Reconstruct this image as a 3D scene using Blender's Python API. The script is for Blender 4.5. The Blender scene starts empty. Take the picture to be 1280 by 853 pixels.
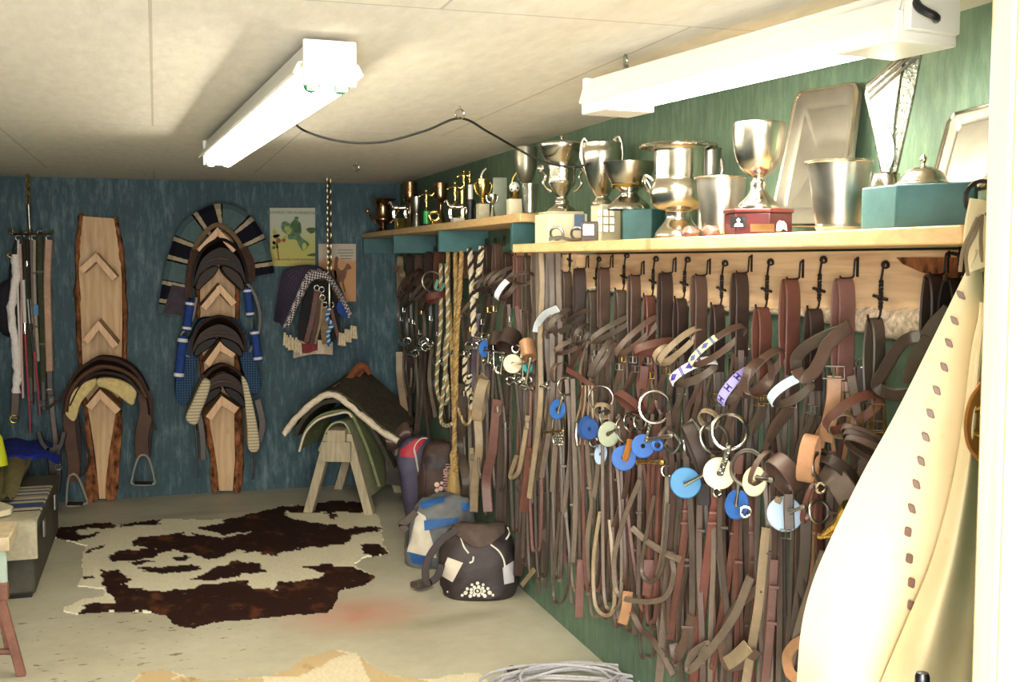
import bpy, math, random
from mathutils import Vector as V, Matrix, noise as mnoise
R_ = random.Random(7)
sc = bpy.context.scene
COL = sc.collection
PI = math.pi
# ------------------------------------------------------------------ camera
F = 1400.0; CX, CY = 640.0, 426.5
YAW = math.radians(17.6); PITCH = math.radians(4.15)
CAM = V((0.0, 0.0, 1.65))
RW, BW, CH = 1.716, 8.12, 2.20          # right wall x, back wall y, ceiling z
fw = V((math.sin(YAW)*math.cos(PITCH), math.cos(YAW)*math.cos(PITCH), -math.sin(PITCH)))
rt = V((math.cos(YAW), -math.sin(YAW), 0))
up = rt.cross(fw)
def ray(px, py): return fw*F + rt*(px-CX) + up*(CY-py)
def PX(px, py, x): d = ray(px, py); return CAM + d*((x-CAM.x)/d.x)
def PY(px, py, y): d = ray(px, py); return CAM + d*((y-CAM.y)/d.y)
def PZ(px, py, z=0.0): d = ray(px, py); return CAM + d*((z-CAM.z)/d.z)
def mpp(p): return (p-CAM).dot(fw)/F
def hdir(p):
    d = p-CAM; d.z = 0; return d.normalized()
def PD(px, py, ref, back=0.0):
    """point where the pixel's ray meets the upright plane through ref that faces the camera"""
    n = hdir(ref); q = ref + n*back
    d = ray(px, py); return CAM + d*((q-CAM).dot(n)/d.dot(n))
cd = bpy.data.cameras.new('camera'); cam = bpy.data.objects.new('camera', cd); COL.objects.link(cam)
cam.matrix_world = Matrix(((rt.x, up.x, -fw.x, CAM.x), (rt.y, up.y, -fw.y, CAM.y), (rt.z, up.z, -fw.z, CAM.z), (0, 0, 0, 1)))
cd.sensor_width = 36; cd.lens = 36*F/1280; cd.clip_start = 0.02
sc.camera = cam
# ------------------------------------------------------------------ materials
def lin(c):
    c = c/255.0
    return c/12.92 if c <= .04045 else ((c+.055)/1.055)**2.4
def rgb(*c): return (lin(c[0]), lin(c[1]), lin(c[2]), 1)
class NT:
    def __init__(s, name):
        s.m = bpy.data.materials.new(name); s.m.use_nodes = True
        s.t = s.m.node_tree; s.b = s.t.nodes['Principled BSDF']
    def n(s, typ, **kw):
        x = s.t.nodes.new(typ)
        for k, v in kw.items():
            if k.startswith('i_'):
                key = k[2:].replace('_', ' ')
                if key not in x.inputs: key = key.title()
                x.inputs[key].default_value = v
            else: setattr(x, k, v)
        return x
    def l(s, a, b): s.t.links.new(a, b)
    def coord(s, which='Object', scale=(1, 1, 1), rot=(0, 0, 0)):
        c = s.n('ShaderNodeTexCoord'); mp = s.n('ShaderNodeMapping')
        mp.inputs['Scale'].default_value = scale; mp.inputs['Rotation'].default_value = rot
        s.l(c.outputs[which], mp.inputs['Vector']); return mp.outputs['Vector']
    def noise(s, vec, scale, detail=4, rough=.6, dist=0):
        x = s.n('ShaderNodeTexNoise'); s.l(vec, x.inputs['Vector'])
        x.inputs['Scale'].default_value = scale; x.inputs['Detail'].default_value = detail
        x.inputs['Roughness'].default_value = rough; x.inputs['Distortion'].default_value = dist
        return x.outputs['Fac']
    def ramp(s, fac, stops, interp='LINEAR'):
        r = s.n('ShaderNodeValToRGB'); r.color_ramp.interpolation = interp
        el = r.color_ramp.elements
        while len(el) < len(stops): el.new(.5)
        for e, (p, c) in zip(el, stops): e.position = p; e.color = c
        s.l(fac, r.inputs['Fac']); return r.outputs['Color']
    def mix(s, fac, a, b, typ='MIX'):
        x = s.n('ShaderNodeMix', data_type='RGBA', blend_type=typ)
        for sock, val in ((x.inputs[0], fac), (x.inputs[6], a), (x.inputs[7], b)):
            if hasattr(val, 'links') or isinstance(val, bpy.types.NodeSocket): s.l(val, sock)
            else: sock.default_value = val
        return x.outputs[2]
    def math(s, op, a, b=None, clamp=False):
        x = s.n('ShaderNodeMath', operation=op, use_clamp=clamp)
        for sock, val in zip(x.inputs, (a, b)):
            if val is None: continue
            if isinstance(val, bpy.types.NodeSocket): s.l(val, sock)
            else: sock.default_value = val
        return x.outputs[0]
    def bump(s, fac, strength=.3, dist=.01):
        x = s.n('ShaderNodeBump'); x.inputs['Strength'].default_value = strength; x.inputs['Distance'].default_value = dist
        s.l(fac, x.inputs['Height']); s.l(x.outputs['Normal'], s.b.inputs['Normal'])
    def col(s, c): 
        if isinstance(c, bpy.types.NodeSocket): s.l(c, s.b.inputs['Base Color'])
        else: s.b.inputs['Base Color'].default_value = c
    def set(s, rough=.5, metal=0.0, spec=None):
        s.b.inputs['Roughness'].default_value = rough; s.b.inputs['Metallic'].default_value = metal
        if spec is not None: s.b.inputs['Specular IOR Level'].default_value = spec
def shade(c, k): return (min(1, c[0]*k), min(1, c[1]*k), min(1, c[2]*k), 1)
MATS = {}
def mat(name, c, rough=.6, metal=0.0, var=.25, scale=12, bump=0.0, bscale=60, spec=None, stretch=(1, 1, 1)):
    """plain procedural surface: base colour broken by noise, optional bump"""
    if name in MATS: return MATS[name]
    t = NT(name); v = t.coord('Object', stretch)
    f = t.noise(v, scale)
    t.col(t.ramp(f, [(.3, shade(c, 1-var)), (.7, shade(c, 1+var))]))
    t.set(rough, metal, spec)
    if bump: t.bump(t.noise(v, bscale, 3), bump, .004)
    MATS[name] = t.m; return t.m
def leather(name, c, rough=.42, var=.35, spec=.45):
    if name in MATS: return MATS[name]
    t = NT(name); v = t.coord('Object')
    f = t.noise(v, 9, 6, .65)
    c = shade(c, .72)
    c1 = t.ramp(f, [(.28, shade(c, 1-var)), (.55, c), (.8, shade(c, 1+var*.9))])
    wear = t.ramp(t.noise(v, 45, 3), [(.55, (0, 0, 0, 1)), (.75, (1, 1, 1, 1))])
    t.col(t.mix(t.math('MULTIPLY', wear, .25), c1, shade(c, 1.6)))
    t.set(rough, 0, spec); t.bump(t.noise(v, 160, 3), .25, .002)
    MATS[name] = t.m; return t.m
def wood(name, c1, c2, scale=(14, 14, 1.6), rough=.55, rot=(0, 0, 0), knots=True):
    if name in MATS: return MATS[name]
    t = NT(name); v = t.coord('Object', scale, rot)
    n1 = t.noise(v, 1.6, 6, .6, 1.2)
    w = t.n('ShaderNodeTexWave', wave_type='BANDS', bands_direction='X')
    t.l(v, w.inputs['Vector']); w.inputs['Scale'].default_value = .55; w.inputs['Distortion'].default_value = 7
    w.inputs['Detail'].default_value = 3
    f = t.math('ADD', t.math('MULTIPLY', n1, .9), t.math('MULTIPLY', w.outputs['Fac'], .1))
    col = t.ramp(f, [(.25, c1), (.75, c2)])
    if knots:
        vo = t.n('ShaderNodeTexVoronoi'); v2 = t.coord('Object', (5, 5, 2.6)); t.l(v2, vo.inputs['Vector']); vo.inputs['Scale'].default_value = 1.0
        k = t.ramp(vo.outputs['Distance'], [(.06, (1, 1, 1, 1)), (.14, (0, 0, 0, 1))])
        col = t.mix(t.math('MULTIPLY', k, .6), col, shade(c1, .45))
    t.col(col); t.set(rough); t.bump(f, .15, .003)
    MATS[name] = t.m; return t.m
def metal(name, c, rough=.2, var=.12):
    if name in MATS: return MATS[name]
    t = NT(name); v = t.coord('Object'); f = t.noise(v, 14, 5, .6)
    t.col(t.ramp(f, [(.3, shade(c, 1-var*2)), (.6, c)])); t.set(rough, 1.0)
    t.l(t.math('ADD', t.math('MULTIPLY', f, .25), rough-.08), t.b.inputs['Roughness'])
    MATS[name] = t.m; return t.m
def stripes(name, stops, period, rough=.9, axis='u', bump=.4, wob=.02):
    """woven stripes along the strip's own length (UV)"""
    if name in MATS: return MATS[name]
    t = NT(name); c = t.n('ShaderNodeTexCoord'); sp = t.n('ShaderNodeSeparateXYZ'); t.l(c.outputs['UV'], sp.inputs[0])
    n = t.noise(t.coord('Object'), 40, 3)
    u = t.math('ADD', sp.outputs['X' if axis == 'u' else 'Y'], t.math('MULTIPLY', n, wob))
    f = t.math('FRACT', t.math('DIVIDE', u, period))
    col = t.ramp(f, stops, 'CONSTANT')
    t.col(t.mix(t.math('MULTIPLY', n, .5), col, (0.01, .01, .01, 1), 'MIX')); t.set(rough, 0, .1)
    t.bump(t.noise(t.coord('Object'), 220, 2), bump, .004)
    MATS[name] = t.m; return t.m
def emis(name, c, s):
    t = NT(name); t.col(c); t.b.inputs['Emission Color'].default_value = c; t.b.inputs['Emission Strength'].default_value = s
    MATS[name] = t.m; return t.m
# ------------------------------------------------------------------ mesh building
def cr(pts, n=6, closed=False):
    """smooth curve through the points"""
    if len(pts) < 3 and not closed:
        return [pts[0].lerp(pts[-1], i/n) for i in range(n+1)]
    out = []; m = len(pts); segs = m if closed else m-1
    for i in range(segs):
        p1, p2 = pts[i], pts[(i+1) % m]
        p0 = pts[(i-1) % m] if closed or i > 0 else p1*2-p2
        p3 = pts[(i+2) % m] if closed or i+2 < m else p2*2-p1
        for k in range(n):
            t = k/n
            out.append(.5*((2*p1) + (p2-p0)*t + (2*p0-5*p1+4*p2-p3)*t*t + (3*p1-p0-3*p2+p3)*t*t*t))
    if not closed: out.append(pts[-1].copy())
    return out
class MB:
    def __init__(s): s.v = []; s.f = []; s.uv = []; s.mi = []; s.cur = 0
    def add(s, vs, fs, uvs=None):
        b = len(s.v); s.v += vs; s.uv += (uvs or [(0, 0)]*len(vs))
        for f in fs: s.f.append([b+i for i in f]); s.mi.append(s.cur)
        return s
    def box(s, c, size, rot=None):
        hx, hy, hz = size[0]/2, size[1]/2, size[2]/2; c = V(c)
        vs = [V((x, y, z)) for x in (-hx, hx) for y in (-hy, hy) for z in (-hz, hz)]
        if rot is not None: vs = [rot @ v for v in vs]
        return s.hexa([c+v for v in vs])
    def hexa(s, v):   # order: x- y- z-, z+ ; y+ z-,z+ ; x+ ...
        return s.add(list(v), [(0, 1, 3, 2), (4, 6, 7, 5), (0, 4, 5, 1), (2, 3, 7, 6), (0, 2, 6, 4), (1, 5, 7, 3)])
    def aabb(s, x0, x1, y0, y1, z0, z1): return s.box(((x0+x1)/2, (y0+y1)/2, (z0+z1)/2), (abs(x1-x0), abs(y1-y0), abs(z1-z0)))
    def prism(s, poly, off):
        n = len(poly); off = V(off); vs = list(poly)+[p+off for p in poly]
        fs = [list(range(n))[::-1], list(range(n, 2*n))]+[(i, (i+1) % n, n+(i+1) % n, n+i) for i in range(n)]
        return s.add(vs, fs)
    def rings(s, rings, closed_ring=True, cap=True, closed_path=False, us=None):
        m = len(rings[0]); vs = [p for r in rings for p in r]; fs = []
        n = len(rings); uv = []
        for i in range(n):
            for j in range(m): uv.append((us[i] if us else i/(max(1, n-1)), j/m))
        for i in range(n if closed_path else n-1):
            a, b = i*m, ((i+1) % n)*m
            for j in range(m if closed_ring else m-1):
                k = (j+1) % m; fs.append((a+j, a+k, b+k, b+j))
        if cap and closed_ring and not closed_path:
            fs.append(list(range(m))[::-1]); fs.append([(n-1)*m+j for j in range(m)])
        return s.add(vs, fs, uv)
    def lathe(s, prof, c, n=28, axis=None, cap=True):
        c = V(c); ax = (axis or V((0, 0, 1))).normalized()
        a = ax.orthogonal().normalized(); b = ax.cross(a)
        return s.rings([[c+ax*z+(a*math.cos(2*PI*j/n)+b*math.sin(2*PI*j/n))*max(r, 1e-5) for j in range(n)] for r, z in prof], cap=cap)
    def cyl(s, p0, p1, r, n=12, r2=None):
        d = V(p1)-V(p0); return s.lathe([(r, 0), (r if r2 is None else r2, d.length)], p0, n, d)
    def ball(s, c, r, n=12, sc=(1, 1, 1)):
        c = V(c); h = max(4, n//2); rings = []
        for i in range(h+1):
            t = PI*i/h; rr = max(math.sin(t), 1e-3)
            rings.append([c+V((sc[0]*r*rr*math.cos(2*PI*j/n), sc[1]*r*rr*math.sin(2*PI*j/n), -sc[2]*r*math.cos(t))) for j in range(n)])
        return s.rings(rings)
    def tube(s, path, r, n=8, closed=False):
        m = len(path); rs = r if isinstance(r, (list, tuple)) else [r]*m
        rings = []; A = None; L = 0; us = []
        for i in range(m):
            a = path[(i-1) % m] if (closed or i > 0) else path[i]; b = path[(i+1) % m] if (closed or i < m-1) else path[i]
            T = (b-a); T = T.normalized() if T.length > 1e-9 else V((0, 0, 1))
            if A is None: A = T.orthogonal().normalized()
            A = A-T*A.dot(T); A = A.normalized() if A.length > 1e-6 else T.orthogonal().normalized()
            B = T.cross(A)
            if i: L += (path[i]-path[i-1]).length
            us.append(L)
            rings.append([path[i]+(A*math.cos(2*PI*j/n)+B*math.sin(2*PI*j/n))*rs[i] for j in range(n)])
        return s.rings(rings, closed_path=closed, us=us)
    def twist(s, path, r, turns=40, strands=3, rs=None, closed=False):
        """laid rope: strands wound about the path"""
        m = len(path); L = sum((path[i+1]-path[i]).length for i in range(m-1))
        k = max(m, int(L*turns*8)); acc = [0]
        for i in range(m-1): acc.append(acc[-1]+(path[i+1]-path[i]).length)
        def at(d):
            for i in range(m-1):
                if d <= acc[i+1] or i == m-2:
                    t = (d-acc[i])/max(1e-9, acc[i+1]-acc[i]); return path[i].lerp(path[i+1], t), (path[i+1]-path[i]).normalized()
        for q in range(strands):
            pts = []
            for i in range(k+1):
                d = L*i/k; p, T = at(d); A = T.orthogonal().normalized()
                A0 = V((.31, .77, .55)); A = (A0-T*A0.dot(T)).normalized(); B = T.cross(A)
                ph = 2*PI*(d*turns+q/strands); pts.append(p+(A*math.cos(ph)+B*math.sin(ph))*r*.5)
            s.cur = q; s.tube(pts, r*.58, 5)
        s.cur = 0; return s
    def sweep(s, path, w, t, wdir, closed=False, taper=None):
        m = len(path); e = min(t*.5, w*.2); rings = []; us = []; L = 0
        for i in range(m):
            a = path[(i-1) % m] if (closed or i > 0) else path[i]; b = path[(i+1) % m] if (closed or i < m-1) else path[i]
            T = (b-a); T = T.normalized() if T.length > 1e-9 else V((0, 0, 1))
            wd = wdir[i] if isinstance(wdir, list) else wdir
            B = wd-T*wd.dot(T); B = B.normalized() if B.length > 1e-6 else T.orthogonal().normalized()
            N = T.cross(B)
            if i: L += (path[i]-path[i-1]).length
            us.append(L); ww = (w[i] if isinstance(w, list) else w)*(taper[i] if taper else 1)
            h = ww/2
            rings.append([path[i]+B*x+N*y for x, y in ((-h, 0), (-h+e, t/2), (h-e, t/2), (h, 0), (h-e, -t/2), (-h+e, -t/2))])
        b0 = len(s.v)
        s.rings(rings, closed_path=closed, us=us)
        vv = (0, .12, .88, 1, .88, .12)
        for i in range(m):
            for j in range(6): s.uv[b0+i*6+j] = (us[i], vv[j])
        return s
    def torus(s, c, nrm, R, r, n=28, k=7, arc=1.0, a0=0.0, sy=1.0, xdir=None):
        c = V(c); nrm = V(nrm).normalized(); a = (xdir - nrm*xdir.dot(nrm)).normalized() if xdir else nrm.orthogonal().normalized(); b = nrm.cross(a)
        cl = arc >= 1
        pts = [c+(a*math.cos(a0+2*PI*arc*i/n)+b*math.sin(a0+2*PI*arc*i/n)*sy)*R for i in range(n if cl else n+1)]
        return s.tube(pts, r, k, cl)
    def washer(s, c, nrm, R, ri, t, n=32):
        c = V(c); ax = V(nrm).normalized(); a = ax.orthogonal().normalized(); b = ax.cross(a); e = t*.3
        pr = [(ri, -t/2), (R-e, -t/2), (R, -t/2+e), (R, t/2-e), (R-e, t/2), (ri, t/2)]
        return s.rings([[c+ax*z+(a*math.cos(2*PI*j/n)+b*math.sin(2*PI*j/n))*r for j in range(n)] for r, z in pr], cap=False, closed_path=True)
    def grid(s, fn, nu, nv, thick=0.0):
        P = [[fn(i/nu, j/nv) for j in range(nv+1)] for i in range(nu+1)]
        vs = [p for r in P for p in r]; uv = [(i/nu, j/nv) for i in range(nu+1) for j in range(nv+1)]
        fs = [(i*(nv+1)+j, (i+1)*(nv+1)+j, (i+1)*(nv+1)+j+1, i*(nv+1)+j+1) for i in range(nu) for j in range(nv)]
        if not thick: return s.add(vs, fs, uv)
        N = []
        for i in range(nu+1):
            for j in range(nv+1):
                a = P[min(i+1, nu)][j]-P[max(i-1, 0)][j]; b = P[i][min(j+1, nv)]-P[i][max(j-1, 0)]
                q = a.cross(b); N.append(q.normalized() if q.length > 1e-12 else V((0, 0, 1)))
        k = len(vs); vs2 = [p+n*thick for p, n in zip(vs, N)]
        fs2 = [tuple(k+i for i in f[::-1]) for f in fs]
        W = nv+1; rim = []
        for i in range(nu): rim += [(i*W, k+i*W, k+(i+1)*W, (i+1)*W), (i*W+nv, (i+1)*W+nv, k+(i+1)*W+nv, k+i*W+nv)]
        for j in range(nv): rim += [(j, j+1, k+j+1, k+j), (nu*W+j, k+nu*W+j, k+nu*W+j+1, nu*W+j+1)]
        return s.add(vs+vs2, fs+fs2+rim, uv+uv)
    def jitter(s, amp, freq, seed=0.0):
        o = V((seed, seed*1.7, -seed))
        for i, p in enumerate(s.v):
            s.v[i] = p + mnoise.noise_vector(p*freq+o)*amp
        return s
    def center(s):
        xs = [p.x for p in s.v]; ys = [p.y for p in s.v]; zs = [p.z for p in s.v]
        return V(((min(xs)+max(xs))/2, (min(ys)+max(ys))/2, min(zs)))
def wl(o):
    p = V((0, 0, 0))
    while o is not None: p = p+o.location; o = o.parent
    return p
def part(name, mb, m, parent=None, bevel=0.0, smooth=40, label=None, sub=0, loc=None):
    org = loc if loc is not None else (mb.center() if parent is None else wl(parent))
    me = bpy.data.meshes.new(name)
    me.from_pydata([tuple(p-org) for p in mb.v], [], mb.f)
    uvl = me.uv_layers.new(name='UVMap')
    for lp in me.loops: uvl.data[lp.index].uv = mb.uv[lp.vertex_index]
    ms = m if isinstance(m, (list, tuple)) else [m]
    for x in ms: me.materials.append(x)
    if len(ms) > 1:
        for p, i in zip(me.polygons, mb.mi): p.material_index = min(i, len(ms)-1)
    if smooth:
        me.polygons.foreach_set('use_smooth', [True]*len(me.polygons))
        me.set_sharp_from_angle(angle=math.radians(smooth))
    me.update()
    o = bpy.data.objects.new(name, me); COL.objects.link(o)
    if parent is not None: o.parent = parent
    else: o.location = org
    if bevel:
        b = o.modifiers.new('bevel', 'BEVEL'); b.width = bevel; b.segments = 2; b.limit_method = 'ANGLE'; b.angle_limit = math.radians(40)
    if sub:
        b = o.modifiers.new('subsurf', 'SUBSURF'); b.levels = sub; b.render_levels = sub
    if label: o['label'] = label
    return o
def tag(o, label, cat, group=None, kind=None):
    o['label'] = label; o['category'] = cat
    if group: o['group'] = group
    if kind: o['kind'] = kind
    return o
def thing(name, label, cat, loc, group=None):
    o = bpy.data.objects.new(name, None); COL.objects.link(o); o.location = V(loc); o.empty_display_size = .05
    return tag(o, label, cat, group)
def struct(name, mb, m, **kw):
    o = part(name, mb, m, **kw); o['kind'] = 'structure'; return o
def text(name, s, m, parent, mtx, size, depth=.0006, bold=False, sx=1.0, align='CENTER'):
    """lettering as real mesh, built in the plane given by mtx"""
    cu = bpy.data.curves.new(name, 'FONT'); cu.body = s; cu.size = size; cu.align_x = align; cu.align_y = 'CENTER'; cu.extrude = depth
    if bold: cu.offset = size*.02
    ob = bpy.data.objects.new(name+'_curve', cu); COL.objects.link(ob)
    bpy.context.view_layer.update()
    me = bpy.data.meshes.new_from_object(ob.evaluated_get(bpy.context.evaluated_depsgraph_get()))
    bpy.data.objects.remove(ob); bpy.data.curves.remove(cu)
    me.transform(Matrix.Diagonal((sx, 1, 1, 1))); me.transform(mtx)
    me.transform(Matrix.Translation(-wl(parent)))
    me.materials.clear(); me.materials.append(m)
    o = bpy.data.objects.new(name, me); COL.objects.link(o); o.parent = parent; return o
def frame_mtx(c, xd, yd):
    xd = V(xd).normalized(); yd = (V(yd)-xd*V(yd).dot(xd)).normalized(); zd = xd.cross(yd)
    return Matrix(((xd.x, yd.x, zd.x, c.x), (xd.y, yd.y, zd.y, c.y), (xd.z, yd.z, zd.z, c.z), (0, 0, 0, 1)))
# ------------------------------------------------------------------ palette
L_DARK = leather('leather_dark', rgb(66, 49, 43)); L_MID = leather('leather_mid', rgb(98, 75, 64)); L_RED = leather('leather_red', rgb(114, 70, 58))
L_TAN = leather('leather_tan', rgb(196, 146, 106)); L_GREY = leather('leather_grey', rgb(128, 112, 98)); L_PALE = leather('leather_pale', rgb(172, 150, 120))
L_BLACK = leather('leather_black', rgb(36, 27, 24)); L_OLD = leather('leather_old', rgb(90, 76, 65)); L_ROSE = leather('leather_rose', rgb(130, 92, 84))
CHROME = metal('chrome', rgb(225, 222, 215), .12); STEEL = metal('steel', rgb(160, 158, 150), .3); BRASS = metal('brass', rgb(214, 176, 88), .22)
SILVER = metal('silver', rgb(214, 206, 190), .17); PEWTER = metal('pewter', rgb(176, 172, 162), .3); BRONZE = metal('bronze', rgb(172, 138, 104), .22)
GOLD = metal('gold', rgb(222, 190, 110), .18); IRON = mat('black_iron', rgb(40, 34, 32), .5, .6, .3, 30)
RUB_BLUE = mat('blue_rubber', rgb(38, 92, 168), .5, 0, .12, 20); RUB_CREAM = mat('cream_rubber', rgb(226, 214, 180), .5, 0, .08, 20)
RUB_NAVY = mat('navy_rubber', rgb(28, 66, 130), .5, 0, .15, 20); RUB_PALE = mat('pale_blue_rubber', rgb(176, 204, 236), .5, 0, .06, 20)
RUB_SAGE = mat('sage_rubber', rgb(160, 168, 146), .5, 0, .1, 20); RUB_SKY = mat('sky_blue_rubber', rgb(40, 116, 166), .5, 0, .1, 20)
WHITE = mat('white_enamel', rgb(236, 234, 226), .35, 0, .03, 8); CREAM = mat('cream_paint', rgb(232, 222, 190), .5, 0, .06, 10)
TEAL = mat('teal_paint', rgb(50, 94, 96), .55, 0, .18, 14, .2, 40)
BLACK = mat('black_plastic', rgb(24, 24, 26), .45, 0, .2, 20)
PINE = wood('pine', rgb(196, 158, 104), rgb(226, 194, 142), (2.2, 9, 20), .5)
PINE_V = wood('pine_upright', rgb(196, 150, 106), rgb(224, 184, 140), (16, 16, 2.0), .5)
SLAB = wood('slab_wood', rgb(190, 148, 104), rgb(232, 198, 152), (12, 12, 1.5), .6)
BARK = mat('bark', rgb(132, 84, 54), .9, 0, .85, 34, 1.0, 45, .1, (1, 1, .45))
GREYWOOD = wood('weathered_wood', rgb(150, 136, 112), rgb(196, 182, 152), (18, 18, 2), .75, knots=False)
# ------------------------------------------------------------------ the room
def osb(name, base, light, stretch, k=1.0, amt=.5):
    t = NT(name); v = t.coord('Object', stretch); v1 = t.coord('Object')
    big = t.noise(v1, 2.2, 4, .6); fl = t.noise(v, 26, 5, .7); fine = t.noise(v, 90, 3)
    c = t.ramp(t.math('ADD', t.math('MULTIPLY', big, .35), t.math('MULTIPLY', fl, .65)), [(.3, shade(base, .62)), (.5, base), (.72, light)])
    sp = t.ramp(fine, [(.6, (0, 0, 0, 1)), (.72, (1, 1, 1, 1))])
    t.col(t.mix(t.math('MULTIPLY', sp, amt), c, light)); t.set(.6, 0, .3); t.bump(fl, .35*k, .004); return t.m
M_BACK = osb('back_wall_paint', rgb(58, 84, 92), rgb(118, 140, 144), (1, 1, .22), 1.0, .4)
M_RIGHT = osb('right_wall_paint', rgb(92, 116, 96), rgb(126, 148, 122), (1, 1, .25), .8, .3)
def ceiling_mat():
    t = NT('ceiling_board'); v = t.coord('Object', (1, .3, 1)); v1 = t.coord('Object')
    c = t.ramp(t.noise(v, 24, 5, .7), [(.3, rgb(218, 211, 198)), (.6, rgb(230, 224, 212)), (.75, rgb(236, 231, 220))])
    br = t.n('ShaderNodeTexBrick'); t.l(v1, br.inputs['Vector']); br.inputs['Scale'].default_value = 1
    br.inputs['Brick Width'].default_value = 1.22; br.inputs['Row Height'].default_value = 2.44; br.inputs['Mortar Size'].default_value = .004; br.inputs['Mortar Smooth'].default_value = 0
    br.inputs['Color1'].default_value = br.inputs['Color2'].default_value = (0, 0, 0, 1); br.inputs['Mortar'].default_value = (1, 1, 1, 1)
    t.col(t.mix(t.math('MULTIPLY', br.outputs['Fac'], .45), c, rgb(150, 140, 120))); t.set(.85, 0, .2); t.bump(t.noise(v, 40, 4), .25, .004); return t.m
def floor_mat():
    t = NT('concrete_floor'); v = t.coord('Object')
    n = t.noise(v, 1.6, 6, .6); n2 = t.noise(v, 14, 5, .7)
    c = t.ramp(t.math('ADD', t.math('MULTIPLY', n, .7), t.math('MULTIPLY', n2, .3)), [(.3, rgb(170, 165, 144)), (.5, rgb(190, 185, 164)), (.7, rgb(204, 200, 181))])
    def blob(px, py, sx, sy, lo=.35, hi=1.0):
        p = PZ(px, py); g = t.n('ShaderNodeTexGradient', gradient_type='SPHERICAL'); mp = t.n('ShaderNodeMapping'); co = t.n('ShaderNodeTexCoord')
        t.l(co.outputs['Object'], mp.inputs['Vector']); mp.inputs['Scale'].default_value = (1/sx, 1/sy, 0)
        mp.inputs['Location'].default_value = (-p.x/sx, -p.y/sy, 0); t.l(mp.outputs['Vector'], g.inputs['Vector'])
        return g.outputs['Fac']
    red = t.math('MULTIPLY', blob(445, 768, .42, .36), t.math('MULTIPLY', t.noise(v, 7, 5, .7), 1.5), True)
    c = t.mix(t.math('MULTIPLY', red, .85), c, rgb(196, 112, 96))
    spl = t.ramp(t.noise(t.coord('Object', (.8, 1.6, 1)), 17, 4, .55), [(.63, (0, 0, 0, 1)), (.66, (1, 1, 1, 1))])
    msk = t.math('MULTIPLY', t.math('MULTIPLY', blob(150, 800, .75, .75), 3, True), spl)
    c = t.mix(t.math('MULTIPLY', msk, .75), c, rgb(92, 80, 52))
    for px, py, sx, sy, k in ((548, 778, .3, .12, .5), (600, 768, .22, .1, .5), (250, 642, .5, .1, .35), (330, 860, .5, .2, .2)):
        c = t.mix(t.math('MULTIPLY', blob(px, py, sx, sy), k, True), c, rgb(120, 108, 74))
    t.col(c); t.set(.55, 0, .35); t.bump(n2, .12, .004); return t.m
LX, FY = -1.32, 1.0
Y1 = BW+.15
struct('floor', MB().aabb(LX-.15, RW+.15, -1.6, Y1, -.12, 0), floor_mat(), smooth=0, loc=V((0, 0, 0)))
struct('ceiling', MB().aabb(LX-.15, RW+.15, FY, Y1, CH, CH+.12), ceiling_mat(), smooth=0, loc=V((0, 0, CH)))
struct('wall_back', MB().aabb(LX-.15, RW+.15, BW, Y1, 0, CH), M_BACK, smooth=0, loc=V((0, BW, 0)))
struct('wall_right', MB().aabb(RW, RW+.15, FY, BW, 0, CH), M_RIGHT, smooth=0, loc=V((RW, 0, 0)))
struct('wall_left', MB().aabb(LX-.15, LX, FY, BW, 0, CH), M_BACK, smooth=0, loc=V((LX, 0, 0)))
DX0, DX1, DH = -.55, .985, 2.06
fwm = MB(); fwm.aabb(LX, DX0, FY, FY+.14, 0, CH); fwm.aabb(DX1+.03, RW, FY, FY+.14, 0, CH); fwm.aabb(DX0, DX1+.03, FY, FY+.14, DH, CH)
struct('wall_front', fwm, M_RIGHT, smooth=0, loc=V((0, FY, 0)))
TRIMW = mat('door_jamb_paint', rgb(236, 222, 180), .5, 0, .06, 5)
PINEJ = wood('jamb_pine', rgb(224, 192, 138), rgb(238, 214, 168), (18, 18, 1.6), .5, knots=False)
struct('trim_1', MB().aabb(DX1, DX1+.03, FY-.02, FY+.115, 0, DH), TRIMW, bevel=.004)
struct('trim_2', MB().aabb(DX1, DX1+.09, FY+.117, FY+.16, 0, DH), PINEJ, bevel=.006)
struct('trim_3', MB().aabb(DX0-.03, DX0, FY-.02, FY+.16, 0, DH), TRIMW, bevel=.004)
struct('trim_4', MB().aabb(DX0-.03, DX1+.03, FY-.02, FY+.16, DH, DH+.03), TRIMW, bevel=.004)
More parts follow.
